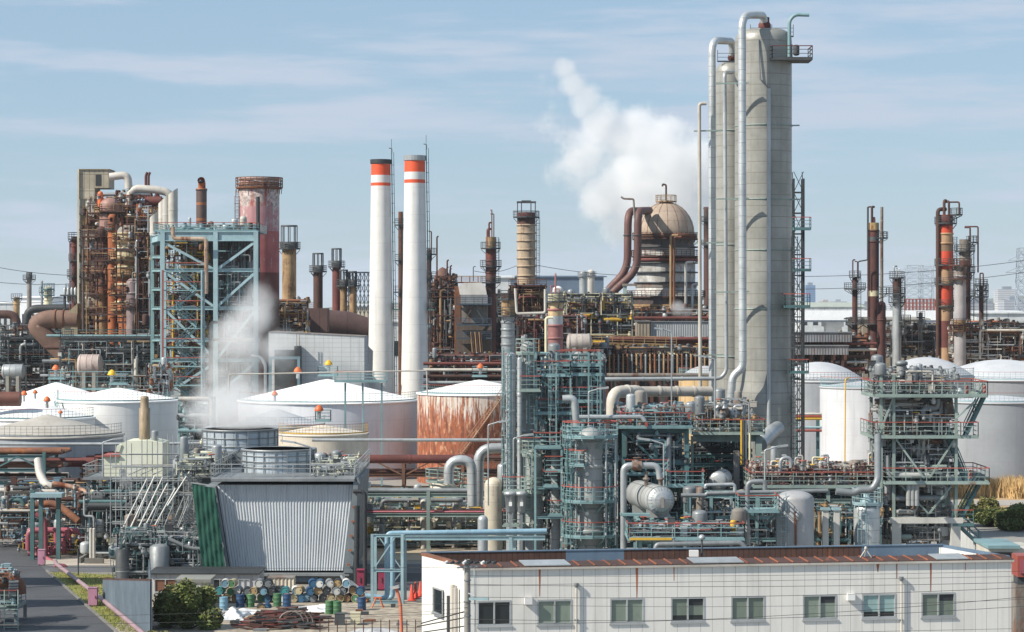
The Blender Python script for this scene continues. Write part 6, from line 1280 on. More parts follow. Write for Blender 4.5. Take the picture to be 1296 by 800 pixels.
# fan motors at the back left
for i, px in enumerate((262, 274, 288)): 
    R3 = thing('fan_housing', ('left', 'middle', 'right')[i] + ' pale square fan housing behind the cooling tower deck', 'fan housing', (X(px, 214), 214, Z(565, 214)), 'fan housings'); MB().poly([P(px - 6, 565, 214), P(px + 5, 565, 214), P(px + 5, 541, 214), P(px - 4, 541, 214)], (0, 3, 0)).build('casing', galv, R3)
    MB().tube([P(px - 8, 562, 213), P(px + 2, 548, 213)], .22, 10).build('duct', cream, R3)
R3 = thing('steel_structure', 'grey framed base under the three fan housings', 'steel frame', (X(275, 215), 215, 0)); pass
frame(R3, [X(252, 215), X(296, 215)], [213.6, 218], [0, Z(575, 215), Z(565.5, 215)], galvD, .2)
# green net
R = thing('debris_net', 'green debris netting sagging down the left flank of the cooling tower', 'netting', (X(260, 181), 181, 0)); vs = []; n, mrow = 26, 18
for j in range(mrow + 1):
    v = j / mrow; a, b = 243 + 14 * v ** 1.1, 272 + 14 * v; py = 612 + (112 * v)
    for i in range(n + 1): u = i / n; vs.append((X(a + (b - a) * u, 180.8), 180.8 + .03 * sin(u * 31 + v * 5) + .03 * sin(v * 24 + u * 9) + .03 * sin(u * 60 + v * 40), Z(py + 2.0 * u * (1 - v) * 3, 180.8)))
MB().add(vs, [(j*(n+1)+i, j*(n+1)+i+1, (j+1)*(n+1)+i+1, (j+1)*(n+1)+i) for j in range(mrow) for i in range(n)], True).build('net', M('green net', '#235c4d', '#1a493d', rough=.9, streak=True, sc=1.2, grime=.8), R)
MB().beam(P(242, 611, 180.8), P(273, 615, 180.8), .08).build('top_pole', galv, R)
# ============================================================ cream chamber with chimney, scaffold
d = 205; R = thing('cream_chamber', 'pale green cream chamber on a raised deck, wrapped in scaffold', 'process unit', (X(178, d), d, 0))
MB().poly([P(151, 604, d), P(206, 604, d), P(206, 561, d), P(190, 557.5, d), P(160, 558, d), P(151, 562, d)], (0, 4, 0)).build('casing', creamG, R)
MB().poly([P(145, 572, d - .1), P(151, 572, d - .1), P(154, 563, d - .1), P(148, 564, d - .1)], (0, 2, 0)).build('hood', creamG, R)
MB().box(X(131, d), X(150.5, d), d + .1, d + 3, Z(603, d), Z(578, d)).build('annex', creamG, R); MB().box(X(129, d), X(152, d), d - .2, d + 3.2, Z(577.9, d), Z(576, d)).build('annex_roof', redR, R)
MB().lathe(X(183, d + 2), d + 2, [(S(7, d), Z(560, d)), (S(7, d), Z(518, d)), (S(5.4, d), Z(517, d)), (S(5.4, d), Z(506, d)), (S(5, d), Z(503, d)), (.01, Z(502, d))], 20).build('stub_chimney', M('tan brown metal', '#97866c', '#7a6a53', rust=.3, rcol='#5f4a36'), R)
MB().lathe(X(196, d + 1), d + 1, vessel_prof(.3, Z(560, d), Z(545, d)), 12).build('small_vessel', galvD, R)
deck_rect(R, X(106, 203), X(212, 203), 202.5, 210, Z(605, 203), galvD, galv, 'flb', .05)
for px in (112, 140, 165, 190, 210):
    for yy in (203, 209): MB().ibeam((X(px, 203), yy, 0), (X(px, 203), yy, Z(606, 203)), .3, .3).build('column', galvD, R)
for py in (640, 672): MB().ibeam((X(110, 203), 203, Z(py, 203)), (X(212, 203), 203, Z(py, 203)), .26, .3).build('beam', galvD, R)
for a, b in (((112, 608), (140, 638)), ((165, 608), (140, 638)), ((165, 608), (190, 638))): MB().beam(P(*a, 203), P(*b, 203), .14).build('brace', galvD, R)
clutter(R, X(110, 204), X(225, 204), 200, 208, .3, Z(612, 204), 95, 141, [galv, galvD, dark, tealD, cream, black], (.06, .1, .16, .25), 22, 20, 14, .6)
MB().box(X(150, 209), X(225, 209), 209.3, 213, 0, Z(612, 209)).build('dark_wall', black, R)
R = thing('scaffold', 'tangled grey tube scaffold climbing round the cream chamber', 'scaffold', (X(190, 196), 196, 0)); g = random.Random(17)
poles = MB()
for k in range(18):
    for yy in (188, 190, 193, 197.5):
        if k >= (4 if yy < 192 else 0):
            px = 140 + k * 6.6; top = g.uniform(548, 600) + (35 if k < 6 and yy < 193 else 0) + (40 if k > 15 else 0); MB().tube([(X(px, yy), yy, 0), (X(px, yy), yy, Z(top, yy))], .04, 5, smooth=False).build('standard', galv, R)
for r_, py in enumerate((590, 606, 624, 642, 660, 678, 696)):
    for yy in (188, 190, 193, 197.5):
        x0, x1 = X(163 if yy < 192 else 142, yy), X(256, yy); z = Z(py, yy)
        m = MB(); m.tube([(x0, yy, z), (x1, yy, z)], .04, 5); m.tube([(x0, yy - .02, z + .95), (x1, yy - .02, z + .95)], .035, 5); m.build('ledger', galv, R)
    for k in range(6): xx = X(168 + 15 * k, 190); MB().tube([(xx, 187.8, z - .05), (xx, 197.6, z - .05)], .035, 5).build('transom', galv, R)
    if r_ % 2 == 0: MB().box(X(165, 189), X(250, 189), 188.2, 189.8, Z(py, 189) + .05, Z(py, 189) + .1).build('scaffold_board', M('scaffold board', '#9d9a92', '#7f7c74', rough=.8), R)
for k in range(9): a = 150 + k * 9; MB().tube([P(a, 695, 187.6), P(a + 26, 640 - (k % 3) * 12, 187.6)], .045, 5).build('brace', galv, R)
for k in range(5): MB().tube([P(200 + k * 11, 640 - k * 4, 187.5), P(180 + k * 9, 690, 187.5)], .045, 5).build('brace', galv, R)
for i, (a, b) in enumerate((((155, 690), (196, 602)), ((163, 694), (206, 604)), ((150, 680), (186, 606)), ((212, 640), (249, 583)), ((171, 690), (212, 612)), ((188, 680), (222, 618)))):
    t = thing('long_pole', 'pale slanting pole leaning on the grey tube scaffold', 'pole', P(a[0], a[1], 186.8), 'pale slanting poles on the scaffold'); MB().tube([P(a[0], a[1], 186.8), P(b[0], b[1], 187.4)], .06, 6).build('tube', M('bright pole steel', '#d9d9d5', rough=.5, streak=False), t)
bigpipe('grey pipe bending down beside the net foot', [P(213, 682, 183), P(240, 694, 183), P(268, 696, 183), P(281, 722, 183)], .16, galvD, name='bent_pipe', bend=3)
R = thing('refinery_structure', 'dark machinery and small tanks under the scaffold', 'process unit', (X(200, 184), 184, 0)); d = 184
frame(R, [X(p, d) for p in (150, 180, 210, 240, 268)], [d, d + 4], [0, Z(712, d), Z(692, d)], dark, .16)
clutter(R, X(145, d), X(270, d), d - 1, d + 4, .2, Z(672, d), 95, 142, [galv, galvD, dark, tealD, black, galvD, sage], (.05, .08, .12), 26, 24, 16, .6)
R = thing('dark_tank', 'upright dark grey tank on a rim behind the grass', 'tank', (X(155, 180), 180, 0)); MB().lathe(X(155, 180), 180, [(.55, 0), (.55, .15), (.5, .16), (.5, Z(696, 180)), (.01, Z(695, 180))], 20).build('shell', black, R); MB().lathe(X(155, 180), 180, [(.52, 1.2), (.52, 1.28)], 20).build('band', galvD, R)
R = thing('dark_tank', 'round dull grey tank beside the scaffold foot', 'tank', (X(202, 184), 182.5, 0)); MB().lathe(X(202, 182.5), 182.5, [(.75, 0), (.75, Z(693, 182)), (.5, Z(690, 182)), (.01, Z(689, 182))], 24).build('shell', galvD, R)
# ============================================================ light blue pipe portal
d = 171; R = thing('pipe_portal', 'teal portal frame carrying the light blue pipes', 'steel frame', (X(490, d), d, 0))
for px, yy in ((471, 170), (475, 172.5), (509, 170), (513, 172.5)): MB().ibeam((X(px, yy), yy, 0), (X(px, yy), yy, Z(676, yy)), .2, .2).build('column', tealP, R)
for py in (678, 722, 762): 
    for yy in (170, 172.5): MB().ibeam((X(471, yy), yy, Z(py, yy)), (X(512, yy), yy, Z(py, yy)), .16, .2).build('beam', tealP, R)
for a, b, yy in (((473, 720), (500, 680), 170), ((480, 680), (508, 720), 172.5), ((480, 760), (508, 724), 172.5)): MB().beam(P(*a, yy), P(*b, yy), .08).build('brace', tealP, R)
for yy in (170, 172.5): MB().ibeam((X(512, yy), yy, Z(681, yy)), (X(690, yy), yy, Z(681, yy)), .2, .3).build('long_beam', tealP, R)
for px, yy in ((646, 170), (651, 172.5)): MB().ibeam((X(px, yy), yy, 0), (X(px, yy), yy, Z(680, yy)), .24, .24).build('column', tealP, R)
bigpipe('light blue pipe, nearer of two bending down through the teal portal', [P(692, 672, 170.6), P(490, 675, 170.6), P(490, 757, 170.6), P(462, 754, 170.6)], S(3.2, 170), blueP, name='blue_pipe', bend=2, group='light blue pipes')
bigpipe('light blue pipe, farther of two bending down through the teal portal', [P(692, 673, 172), P(497, 677, 172), P(497, 757, 172), P(480, 758, 172)], S(3.2, 172), blueP, name='blue_pipe', bend=2, group='light blue pipes')
R = thing('trestle', 'small orange trestle at the foot of the blue pipes', 'trestle', (X(478, 168), 168, 0)); m = MB()
for a in (-.4, .4):
    for b in (-.3, .3): m.beam((X(478, 168) + a, 168 + b, 0), (X(478, 168) + a * .3, 168, .7), .06)
m.beam((X(478, 168) - .3, 168, .7), (X(478, 168) + .3, 168, .7), .08); m.build('trestle_frame', orange, R)
conM = orange
for i, (px, h) in enumerate(((521, .95), (526, 1.0), (532, .9))):
    yy = 172 + i * 1.2; R = thing('traffic_cone', ('left', 'middle', 'right')[i] + ' tall red orange traffic cone by the white wall corner', 'traffic cone', (X(px, yy), yy, .016), 'traffic cones')
    x = X(px, yy); MB().lathe(x, yy, [(.24, .05), (.2, .06), (.05, h + .2), (.01, h + .22)], 14).build('cone', M('red orange cone', '#d8432b', rough=.5, streak=False), R); MB().box(x - .28, x + .28, yy - .28, yy + .28, .016, .06).build('foot', MATS['red orange cone'], R)
for i, (px, w) in enumerate(((456, 9), (474, 6), (483, 9))):
    R = thing('site_cabinet', ('left', 'middle', 'right')[i] + ' crimson cabinet behind the blue pipe portal', 'cabinet', (X(px, 178), 178, 0), 'crimson cabinets'); x = X(px, 178); w_ = S(w, 178) / 2
    MB().box(x - w_, x + w_, 178, 178.7, .1, 1.5).build('body', M('crimson paint', '#8f2f4a', '#7a2740', rust=.1), R); MB().box(x - w_ * 1.1, x + w_ * 1.1, 177.9, 178.8, 1.502, 1.56).build('lid', MATS['crimson paint'], R); MB().box(x - w_ * .1, x + w_ * .1, 177.94, 177.99, .6, 1.0).build('handle', dark, R)
# ============================================================ pink fire main on the left
R = thing('fire_main', 'long pale pink water main running along the road edge', 'pipe', (*GP(100, 745), 0)); pl = lambda px, py, h=.35: V((*GP(px, py), h))
MB().pipe([pl(185, 812), pl(120, 757), pl(72, 720), pl(70, 716)], .16, n=10).build('pipe_run', M('dusty rose pipe', '#a38a90', '#8f767d', rough=.5), R)
m = MB(); [m.box(pl(a, b).x - .15, pl(a, b).x + .15, pl(a, b).y - .15, pl(a, b).y + .15, 0, .25) for a, b in ((176, 803), (148, 780), (122, 759), (96, 738), (76, 723))]; m.build('foot', concD, R)
for i, (px, py, w, h, lab) in enumerate(((52, 716, .55, 1.25, 'tall pale pink hydrant box beside the road, farther one'), (117, 768, .62, 1.3, 'tilted pale pink hydrant box on the verge, nearer one'))):
    x, y = GP(px, py); R = thing('hydrant_box', lab, 'hydrant box', (x, y, 0), 'pink hydrant boxes'); MB().box(x - w/2, x + w/2, y, y + .5, .1, h).build('body', pinkP, R); MB().box(x + w * .28, x + w * .34, y - .05, y - .003, h * .45, h * .6).build('handle', pinkR, R); MB().box(x - w * .53, x + w * .53, y - .03, y + .53, h + .003, h + .05).build('lid', pinkP, R)
    m = MB(); [m.box(x + a, x + a + .1, y + .1, y + .3, 0, .1) for a in (-w * .4, w * .3)]; m.build('foot', dark, R)
d = 205; R = thing('pump_station', 'rose pink tank and looping red pink pipes behind the teal posts', 'pump station', (X(65, d), d, 0))
MB().lathe(X(43, d), d, vessel_prof(S(8, d), .5, Z(668, d), .25), 24).build('pink_tank', pink, R)
for pts, rr in (([P(36, 696, 202), P(36, 672, 202), P(55, 671, 202), P(103, 672, 202), P(103, 684, 202)], .26), ([P(45, 650, 201), P(57, 658, 201), P(58, 706, 201)], .2), ([P(36, 700, 202), P(50, 701, 202), P(72, 699, 202), P(71, 672, 202)], .24),
                ([P(80, 700, 203), P(81, 675, 203)], .2), ([P(58, 706, 200), P(68, 712, 199), P(70, 718, 198)], .17), ([P(84, 726, 194), P(84, 716, 194), P(70, 715, 194), P(70, 722, 194)], .15)):
    MB().pipe(pts, rr, n=10).build('pipe', pinkR, R)
for px, py in ((46, 698), (52, 699), (80, 690), (64, 697), (86, 676)): valve(R, P(px, py, 201.5), .38, pinkR, dark)
clutter(R, X(30, d), X(105, d), 203, 208, .3, Z(680, d), 40, 151, [dark, rustB, galv, pinkR, yellow], (.07, .12), 20, 12, 6, .5)
for i, (px, t) in enumerate(((115, 668), (119, 668))): column(('left', 'right')[i] + ' slim pale standpipe of the close pair by the concrete pad', px, 198, 4, t, None, whP, 'pipe', name='standpipe', group='slim pale standpipes')
R = thing('low_wall', 'low stained concrete kerb wall edging the pad', 'wall', (X(115, 195), 195, 0)); MB().box(X(108, 197), X(132, 197), 196.6, 196.9, 0, .45).box(X(105, 199), X(108, 199), 196.9, 202, 0, .45).build('concrete', concD, R)
tag(lamp_pole(X(99, 188), 188, 0, Z(695, 188), -.01, 'dark slim lamp post standing on the grass verge', dark), None)
# left edge machine and teal stair
d = 160; R = thing('edge_platform', 'rusty machine with teal stair at the bottom left edge', 'process unit', (X(8, d), d, 0))
MB().tube([P(-14, 735, d), P(12, 733, d), P(22, 741, d), P(23, 752, d)], .55, 14).build('rusty_duct', rustB, R)
for k in range(6): MB().tube([(X(14, d) - .0, d - .7 - .0, Z(736 + k * 3.4, d)), (X(25, d), d - .5, Z(736 + k * 3.4, d))], .14, 8).build('coil', galvD, R)
deck_rect(R, X(-20, d), X(25, d), d - 1, d + 2, Z(766, d), sage, redR, 'fr', .05)
frame(R, [X(-10, d), X(24, d)], [d - 1, d + 2], [0, Z(768, d)], galvD, .2); MB().box(X(0, d), X(12, d), d + .2, d + 1.5, Z(766, d), Z(742, d)).build('cabinet', dark, R)
flight(R, P(14, 766, d - 1.2), P(14, 812, d - 4), .9, sage, .05, ydir=(1, 0, 0))
clutter(R, X(-12, d), X(20, d), d - .5, d + 2, Z(766, d), Z(722, d), 20, 152, [dark, galv, tealP, rustB], (.05, .08), 6, 6, 2)
# ============================================================ blue fence, shed, office, bush
corF = M('blue grey corrugated fence', '#64727e', '#515e69', rust=.12, rcol='#463f3c', rough=.6); R = thing('sheet_fence', 'weathered blue grey corrugated sheet fence with white scuffs', 'fence', (X(150, 165), 165, 0))
def wavy(m, a, b, z0a, z1a, z0b, z1b, pitch=.3, amp=.06):
    a, b = V(a), V(b); L_ = (b - a).length; n = int(L_ / pitch) * 2; nrm = V((-(b - a).y, (b - a).x, 0)).normalized() * amp; vs = []
    for i in range(n + 1): u = i / n; p = a + (b - a) * u + nrm * (1 if i % 2 else -1); vs += [(p.x, p.y, z0a + (z0b - z0a) * u), (p.x, p.y, z1a + (z1b - z1a) * u)]
    m.add(vs, [(2*i, 2*i+2, 2*i+3, 2*i+1) for i in range(n)])
fa, fb_ = V((*GP(131, 765), 0)), V((X(191, 152), 152, 0)); m = MB(); wavy(m, fa, fb_, 0, 1.75, 0, 3.7); wavy(m, V((fb_.x, fb_.y, 0)), V((X(189, 166), 166, 0)), 0, 3.6, 0, 3.6); m.build('sheet', corF, R)
m = MB(); 
for i in range(6): p = fa + (fb_ - fa) * i / 5; m.box(p.x - .05, p.x + .05, p.y + .08, p.y + .18, 0, 1.7 + 1.9 * i / 5)
m.beam(fa + V((0, .05, 1.78)), fb_ + V((0, .05, 3.73)), .12); m.build('post', rustD, R)
def winpanel(R, a, b, z0, z1, depth=.1, n=2, fm=None, blind=None, name='window'):
    """window on a wall running from a to b (ground points), set into z0..z1"""
    fm = fm or alu; a, b = V(a), V(b); t = (b - a).normalized(); nn = V((t.y, -t.x, 0)); fw = .06; w = MB()
    q = lambda u, o, z: a + t * u + nn * o + V((0, 0, z)); L_ = (b - a).length
    for z in (z0, z1): w.beam(q(0, .04, z), q(L_, .04, z), .12, .07)
    for i in range(n + 1): u = L_ * i / n; w.beam(q(u, .04, z0 + .036), q(u, .04, z1 - .036), .07, .12)
    o = w.build(name, fm, R)
    MB().poly([q(.03, .0, z0), q(L_ - .03, .0, z0), q(L_ - .03, .0, z1), q(.03, .0, z1)], nn * .02).build('glass', blind or glassM, o)
    MB().beam(q(-.06, .1, z0 - .06), q(L_ + .06, .1, z0 - .06), .16, .05).build('sill', fm, o)
    return o
offW = M('pale office panel', '#b9b6b6', '#a6a3a4', rust=.03, rough=.7, vseam=(1.0, .04)); d = 176
R = thing('site_office', 'long low grey prefab office in front of the cooling tower', 'building', (X(260, d), d, 0)); MB().box(X(189, d), X(327, d), d, d + 4, 0, Z(727, d)).build('wall', offW, R)
MB().box(X(187, d), X(329, d), d - .25, d + 4.2, Z(727, d) + .002, Z(725, d)).build('roof', black, R)
for a, b, bl_ in ((196, 223, M('brown blind', '#7a4d35', rough=.7, seam=(.18, .03))), (265, 292, None), (302, 316, M('white shutter', '#bdbdc0', rough=.6, seam=(.12, .02)))): winpanel(R, (X(a, d), d, 0), (X(b, d), d, 0), Z(749, d), Z(733, d), blind=bl_)
d = 167; R = thing('garden_shed', 'small cream shed with flat lid roof before the office', 'shed', (X(245, d), d, 0)); MB().box(X(225, d), X(265, d), d, d + 2.6, 0, Z(737, d)).build('wall', M('cream shed wall', '#c5c0b0', '#b0ab9c', rough=.7, vseam=(.5, .03)), R)
MB().box(X(222, d), X(267, d), d - .2, d + 2.8, Z(737, d) + .002, Z(733, d)).build('roof', M('grey shed lid', '#8f9089'), R); MB().box(X(248, d), X(254, d), d - .3, d - .01, Z(746, d), Z(741, d)).build('vent_box', whiteT, R); MB().box(X(230, d), X(236, d), d - .1, d - .01, .2, 1.5).build('door', offW, R)
d = 177; R = thing('storage_container', 'rust stained cream ribbed container behind the drum stack', 'container', (X(355, d), d, 0)); m = MB(); wavy(m, (X(338, d), d - .05, 0), (X(372, d), d - .05, 0), .1, Z(732, d), .1, Z(732, d), .25, .03); m.box(X(338, d), X(372, d), d, d + 1.5, .1, Z(732, d)).build('body', M('cream container', '#cdc4b2', '#b8ae9b', rust=.45, rcol='#a0603c', vseam=(.25, .04)), R); MB().box(X(337, d), X(373, d), d - .1, d + 1.6, Z(732, d) + .003, Z(730.5, d)).build('lid', rustG, R); m = MB(); [m.box(X(p, d), X(p + 4, d), d + .2, d + .6, 0, .1) for p in (340, 366)]; m.build('foot', dark, R)
# stores of blue white sheets: junk on top of shed
# ============================================================ drums
g = random.Random(77)
dcol = {'blue': M('blue drum paint', '#3a6684', '#2d5470', rust=.1), 'sky blue': M('sky blue drum paint', '#7ba3b8', '#668ea3', rust=.08), 'cream': M('cream drum paint', '#b8ad8c', '#9c9174', rust=.15), 'white': M('white drum paint', '#cfcfca', '#b9b9b5', rust=.1),
        'grey': M('grey drum paint', '#80868a', '#6a7074', rust=.15), 'black': M('black drum paint', '#30343a', '#25282d', rust=.15), 'green': M('green drum paint', '#4d7a54', '#3f6846', rust=.18), 'tan': M('tan drum paint', '#a98f66', '#8f7752', rust=.3),
        'orange': M('orange drum paint', '#b8773a', '#9c6230', rust=.1), 'teal': M('teal drum paint', '#3c8488', '#2f6e72', rust=.1), 'dark blue': M('dark blue drum paint', '#23486f', '#1c3b5c', rust=.1)}
def drum_mesh(col, lid):
    b = MB().lathe(0, 0, [(.285, 0), (.29, .02), (.285, .05), (.285, .28), (.297, .3), (.285, .32), (.285, .57), (.297, .59), (.285, .61), (.285, .84), (.29, .87), (.29, .905), (.262, .905), (.262, .87)], 20); return b
proto = {}
def drum(col, x, y, z, lying, label, grp, lid=None):
    key = (col, lid)
    if key not in proto:
        R = thing('oil_drum', label, 'drum', (0, 0, 0), grp); ROOTLOC[R.name] = V((0, 0, 0))
        drum_mesh(col, lid).build('barrel', dcol[col], R); MB().lathe(0, 0, [(.001, .876), (.1, .88), (.261, .874)], 20).build('lid', dcol[lid or col], R)
        MB().lathe(.15, .05, [(.04, .873), (.04, .9), (.01, .905)], 8).build('bung', dcol['black' if (lid or col) != 'black' else 'grey'], R); proto[key] = R; r = R
    else: r = copy_tree(proto[key])
    r['label'] = label; r['group'] = grp
    r.location = (x, y, z)
    if lying: r.rotation_euler = (radians(90 + g.uniform(-4, 4)), g.uniform(0, 6), radians(g.uniform(-7, 7))); r.rotation_euler = (radians(90), 0, radians(g.uniform(-9, 9)))
    return r
gp = 'oil drums stacked on their sides'; combos = [('cream', 'green'), ('white', 'sky blue'), ('black', 'grey'), ('grey', 'white'), ('dark blue', 'blue'), ('tan', 'cream'), ('black', 'tan'), ('black', None), ('cream', 'tan'), ('teal', None), ('grey', 'black'), ('blue', 'white'), ('black', 'sky blue'), ('orange', None), ('dark blue', 'teal')]
def rowdrums(x0, n, py_base, d, z, seq, where):
    for i in range(n):
        if z > 1 and g.random() < .18: continue
        c, l = combos[seq[(i * 5 + int(z * 7)) % len(seq)]]; x = X(x0, d) + i * .615 + g.uniform(-.02, .02)
        drum(c, x, d + g.uniform(-.28, .2), z + .297, True, f'{c} drum' + (f' with {l} end' if l else '') + ' lying in the ' + where, gp, l)
d = 171.5
rowdrums(276, 9, 0, d, 0.02, (5, 8, 7, 4, 14, 5, 2, 0, 3), 'bottom row of the left drum stack')
rowdrums(281, 8, 0, d, .55, (0, 7, 2, 9, 12, 3, 6, 8), 'second row of the left drum stack')
rowdrums(286, 6, 0, d, 1.08, (0, 1, 2, 3, 4, 5), 'top row of the left drum stack')
rowdrums(376, 9, 0, d, 0.02, (9, 2, 5, 6, 13, 12, 7, 8, 0), 'bottom row of the right drum stack')
rowdrums(381, 8, 0, d, .55, (4, 6, 7, 5, 2, 8, 4, 3), 'second row of the right drum stack')
rowdrums(384, 7, 0, d, 1.08, (4, 3, 3, 11, 1, 4, 6), 'top row of the right drum stack')
rowdrums(350, 4, 0, d + .1, .02, (0, 3, 5, 4), 'gap between the two drum stacks'); rowdrums(352, 3, 0, d + .1, .55, (7, 1, 9), 'upper gap between the two drum stacks')
for px, yy, c, l, lab in ((283, 166.5, 'sky blue', None, 'sky blue drum standing at the left end of the stacks'), (304, 168, 'dark blue', None, 'dark blue drum standing in front of the left stack'), (317, 168.2, 'green', 'cream', 'green drum with cream lid standing before the left stack'), (330, 168.3, 'black', 'tan', 'black drum with tan lid standing before the left stack'),
        (339, 168.4, 'dark blue', 'blue', 'dark blue drum with blue lid standing before the gap'), (351, 168.6, 'green', None, 'green drum standing in the gap between stacks'), (363, 168.5, 'dark blue', 'orange', 'dark blue drum with orange lid before the right stack'), (417, 164.5, 'green', 'cream', 'pale lidded green drum standing alone on the gravel'),
        (427, 164.2, 'green', 'green', 'all green drum standing alone on the gravel'), (458, 166.5, 'dark blue', 'grey', 'dark blue drum with grey lid at the right end by the blue pipes')):
    drum(c, X(px, yy), yy, .022, False, lab, 'oil drums standing upright', l)
# ============================================================ tarps, scrap, junk
tarp = M('white plastic sheet', '#d9dadb', '#bfc1c4', rough=.45, streak=False, sc=2)
def tarpf(label, px, py, w, dep, h, seed, mat=tarp):
    x, y = GP(px, py); g2 = random.Random(seed); n, k = 22, 14; vs = []; ph = [g2.uniform(0, 6) for _ in range(6)]
    for j in range(k + 1):
        for i in range(n + 1):
            u, v = i / n, j / k; e = (sin(pi * u) * sin(pi * v)) ** .4 if 0 < i < n and 0 < j < k else 0
            z = .03 + e * h * .62 * (.55 + .25 * sin(u * 9 + ph[0]) + .2 * sin(v * 11 + ph[1] + u * 5) + .12 * sin(u * 17 + ph[2] + v * 7) + g2.uniform(-.03, .03)); vs.append((x + (u - .5) * w + g2.uniform(-.05, .05) + .2 * sin(v * 7 + ph[3]), y + (v - .5) * dep + .2 * sin(u * 8 + ph[4]), max(.025, z)))
    o = MB().add(vs, [(j*(n+1)+i, j*(n+1)+i+1, (j+1)*(n+1)+i+1, (j+1)*(n+1)+i) for j in range(k) for i in range(n)]).build('tarpaulin', mat); return tag(o, label, 'tarpaulin', 'crumpled sheets in the yard')
tarpf('crumpled white sheet bunched beside the bush', 288, 781, 2.4, 4, 1.1, 1); tarpf('white sheet spread flat before the left drum stack', 322, 776, 2.4, 2, .5, 2); tarpf('white peaked sheet before the right drum stack', 395, 773, 2.6, 2, .75, 3)
tarpf('second flat white sheet beside the peaked one', 414, 774, 1.5, 1.5, .3, 4); tarpf('grey white tarpaulin bundle at the bottom of the yard', 480, 806, 5.0, 3.4, .9, 5, M('grey white sheet', '#b9babb', '#8f9193', rough=.5, sc=1.5)); tarpf('black plastic sheet in front of the grey white bundle', 500, 815, 4.5, 2, .6, 6, black)
R = thing('scrap_pile', 'heap of dark rusty scrap pipes and angle iron in the yard', 'scrap heap', (*GP(360, 790), 0)); g3 = random.Random(4); sx, sy = GP(360, 790)
for i in range(95):
    a = g3.gauss(.1, .28) if i % 3 else g3.gauss(-.4, .4); L_ = g3.uniform(1.2, 3.4); cx, cyy, z = sx + g3.gauss(0, 1.0), sy + g3.uniform(-3.0, 3.2), g3.uniform(.08, .75); z *= max(.15, 1 - abs(cx - sx) / 2.4)
    dx, dy = cos(a) * L_ / 2, sin(a) * L_ / 2; m = MB(); t = g3.uniform(-.18, .18)
    p, q = (cx - dx, cyy - dy, z + .06 - t * .5), (cx + dx, cyy + dy, z + .06 + t)
    (m.beam(p, q, .12, .1) if i % 2 else m.tube([p, q], .07, 7)); m.build('scrap_bar', (rustD, black, dark, rustR, rustD)[i % 5], R)
for k in range(3): cx = sx + .6 + .3 * k; MB().tube([(cx + .8 * cos(a * pi / 8), sy - 1.6 + .1 * k, .35 + .7 * sin(a * pi / 8)) for a in range(-1, 10)], .05, 6).build('hoop', rustG, R)
for i, (px, py, lab) in enumerate(((430, 791, 'dark grey boxy bin on the gravel'), (450, 790, 'cream boxy bin beside the dark grey one'))):
    x, y = GP(px, py); R = thing('yard_box', lab, 'box', (x, y, .02)); MB().box(x - .32, x + .32, y - .3, y + .3, .02, .75).build('body', (dark, cream)[i], R); MB().box(x - .34, x + .34, y - .32, y + .32, .752, .8).build('lid', (dark, cream)[i], R)
for i in range(14):
    px, py = g.uniform(290, 520), g.uniform(768, 800); x, y = GP(px, py); w = g.uniform(.15, .45); o = MB().poly([(x - w, y - .2, .025), (x + w, y - .15, .025), (x + w * .8, y + .25, .025), (x - w * .7, y + .2, .025)], (.02, 0, g.uniform(.08, .25))).build('debris_board', g.choice((rustB, dark, tan_, galvD))); tag(o, 'small scrap board lying loose on the yard gravel', 'scrap board', 'loose scrap boards on the gravel')
# rail fence at the yard bottom
R = thing('wire_fence', 'thin rusty post and wire fence along the bottom of the yard', 'fence', (X(450, 150), 150, 0))
for k in range(14): px = 405 + 11 * k; MB().beam((X(px, 150), 150, 0), (X(px, 150), 150, 1.5), .06).build('post', rustD, R)
for z in (.5, 1.0, 1.4): MB().beam((X(405, 150), 150, z), (X(548, 150), 150, z), .025).build('wire', dark, R)
# orange hose post
R = thing('orange_hose_post', 'bent orange post with a pale lamp head in the yard', 'lamp post', (X(509, 150), 150, 0)); MB().tube([(X(509, 150), 150, 0), P(508, 790, 150), P(507, 765, 150), P(504, 752, 150), P(501, 744, 150)], .1, 8).build('post', M('salmon orange post', '#d47a5c', '#c06a4e', streak=False), R); MB().beam(P(496, 744, 150), P(506, 742, 149.8), .3, .2).build('lamp_head', alu, R)
# long grey pipes in the rubble right of drums
for i in range(5): tag(MB().tube([V((*GP(452 + i * 3, 764 - i * 2), .2)), V((*GP(432 + i * 3, 750), 1.2 - .1 * i))], .11, 8).build('loose_pipe', galvD), 'grey pipe leaning in a bundle at the right end of the drums', 'pipe', 'loose grey pipes by the drums')
# ============================================================ foliage
leafM = M('dark evergreen leaf', '#3f4c28', '#6f7c42', rough=.7, streak=False, sc=1.2, var=.1); leafY = M('yellow green leaf', '#7d7a45', '#5f6238', rough=.8, streak=False, sc=1); reedM = M('dry reed', '#e0c08c', '#c8a56e', rough=.9, streak=False, sc=.5)
def crown(clumps, n, size, seed, up=.3):
    g4 = random.Random(seed); m = MB()
    for (cx, cyy, cz, rx, ry, rz) in clumps:
        for _ in range(n):
            while True:
                a = V((g4.uniform(-1, 1), g4.uniform(-1, 1), g4.uniform(-1, 1)))
                if .3 < a.length < 1: break
            a = a * (a.length ** -.45) if a.length > 0 else a; a *= g4.uniform(.85, 1.12)
            p = V((cx + a.x * rx, cyy + a.y * ry, max(.05, cz + a.z * rz))); s = size * g4.uniform(.6, 1.5)
            u = V((g4.uniform(-1, 1), g4.uniform(-1, 1), g4.uniform(-.5, .8))).normalized(); w = u.cross(V((g4.uniform(-1, 1), g4.uniform(-1, 1), g4.uniform(-1, 1)))).normalized()
            m.add([p - u * s, p + w * s * .45, p + u * s, p - w * s * .45], [(0, 1, 2, 3)])
    return m
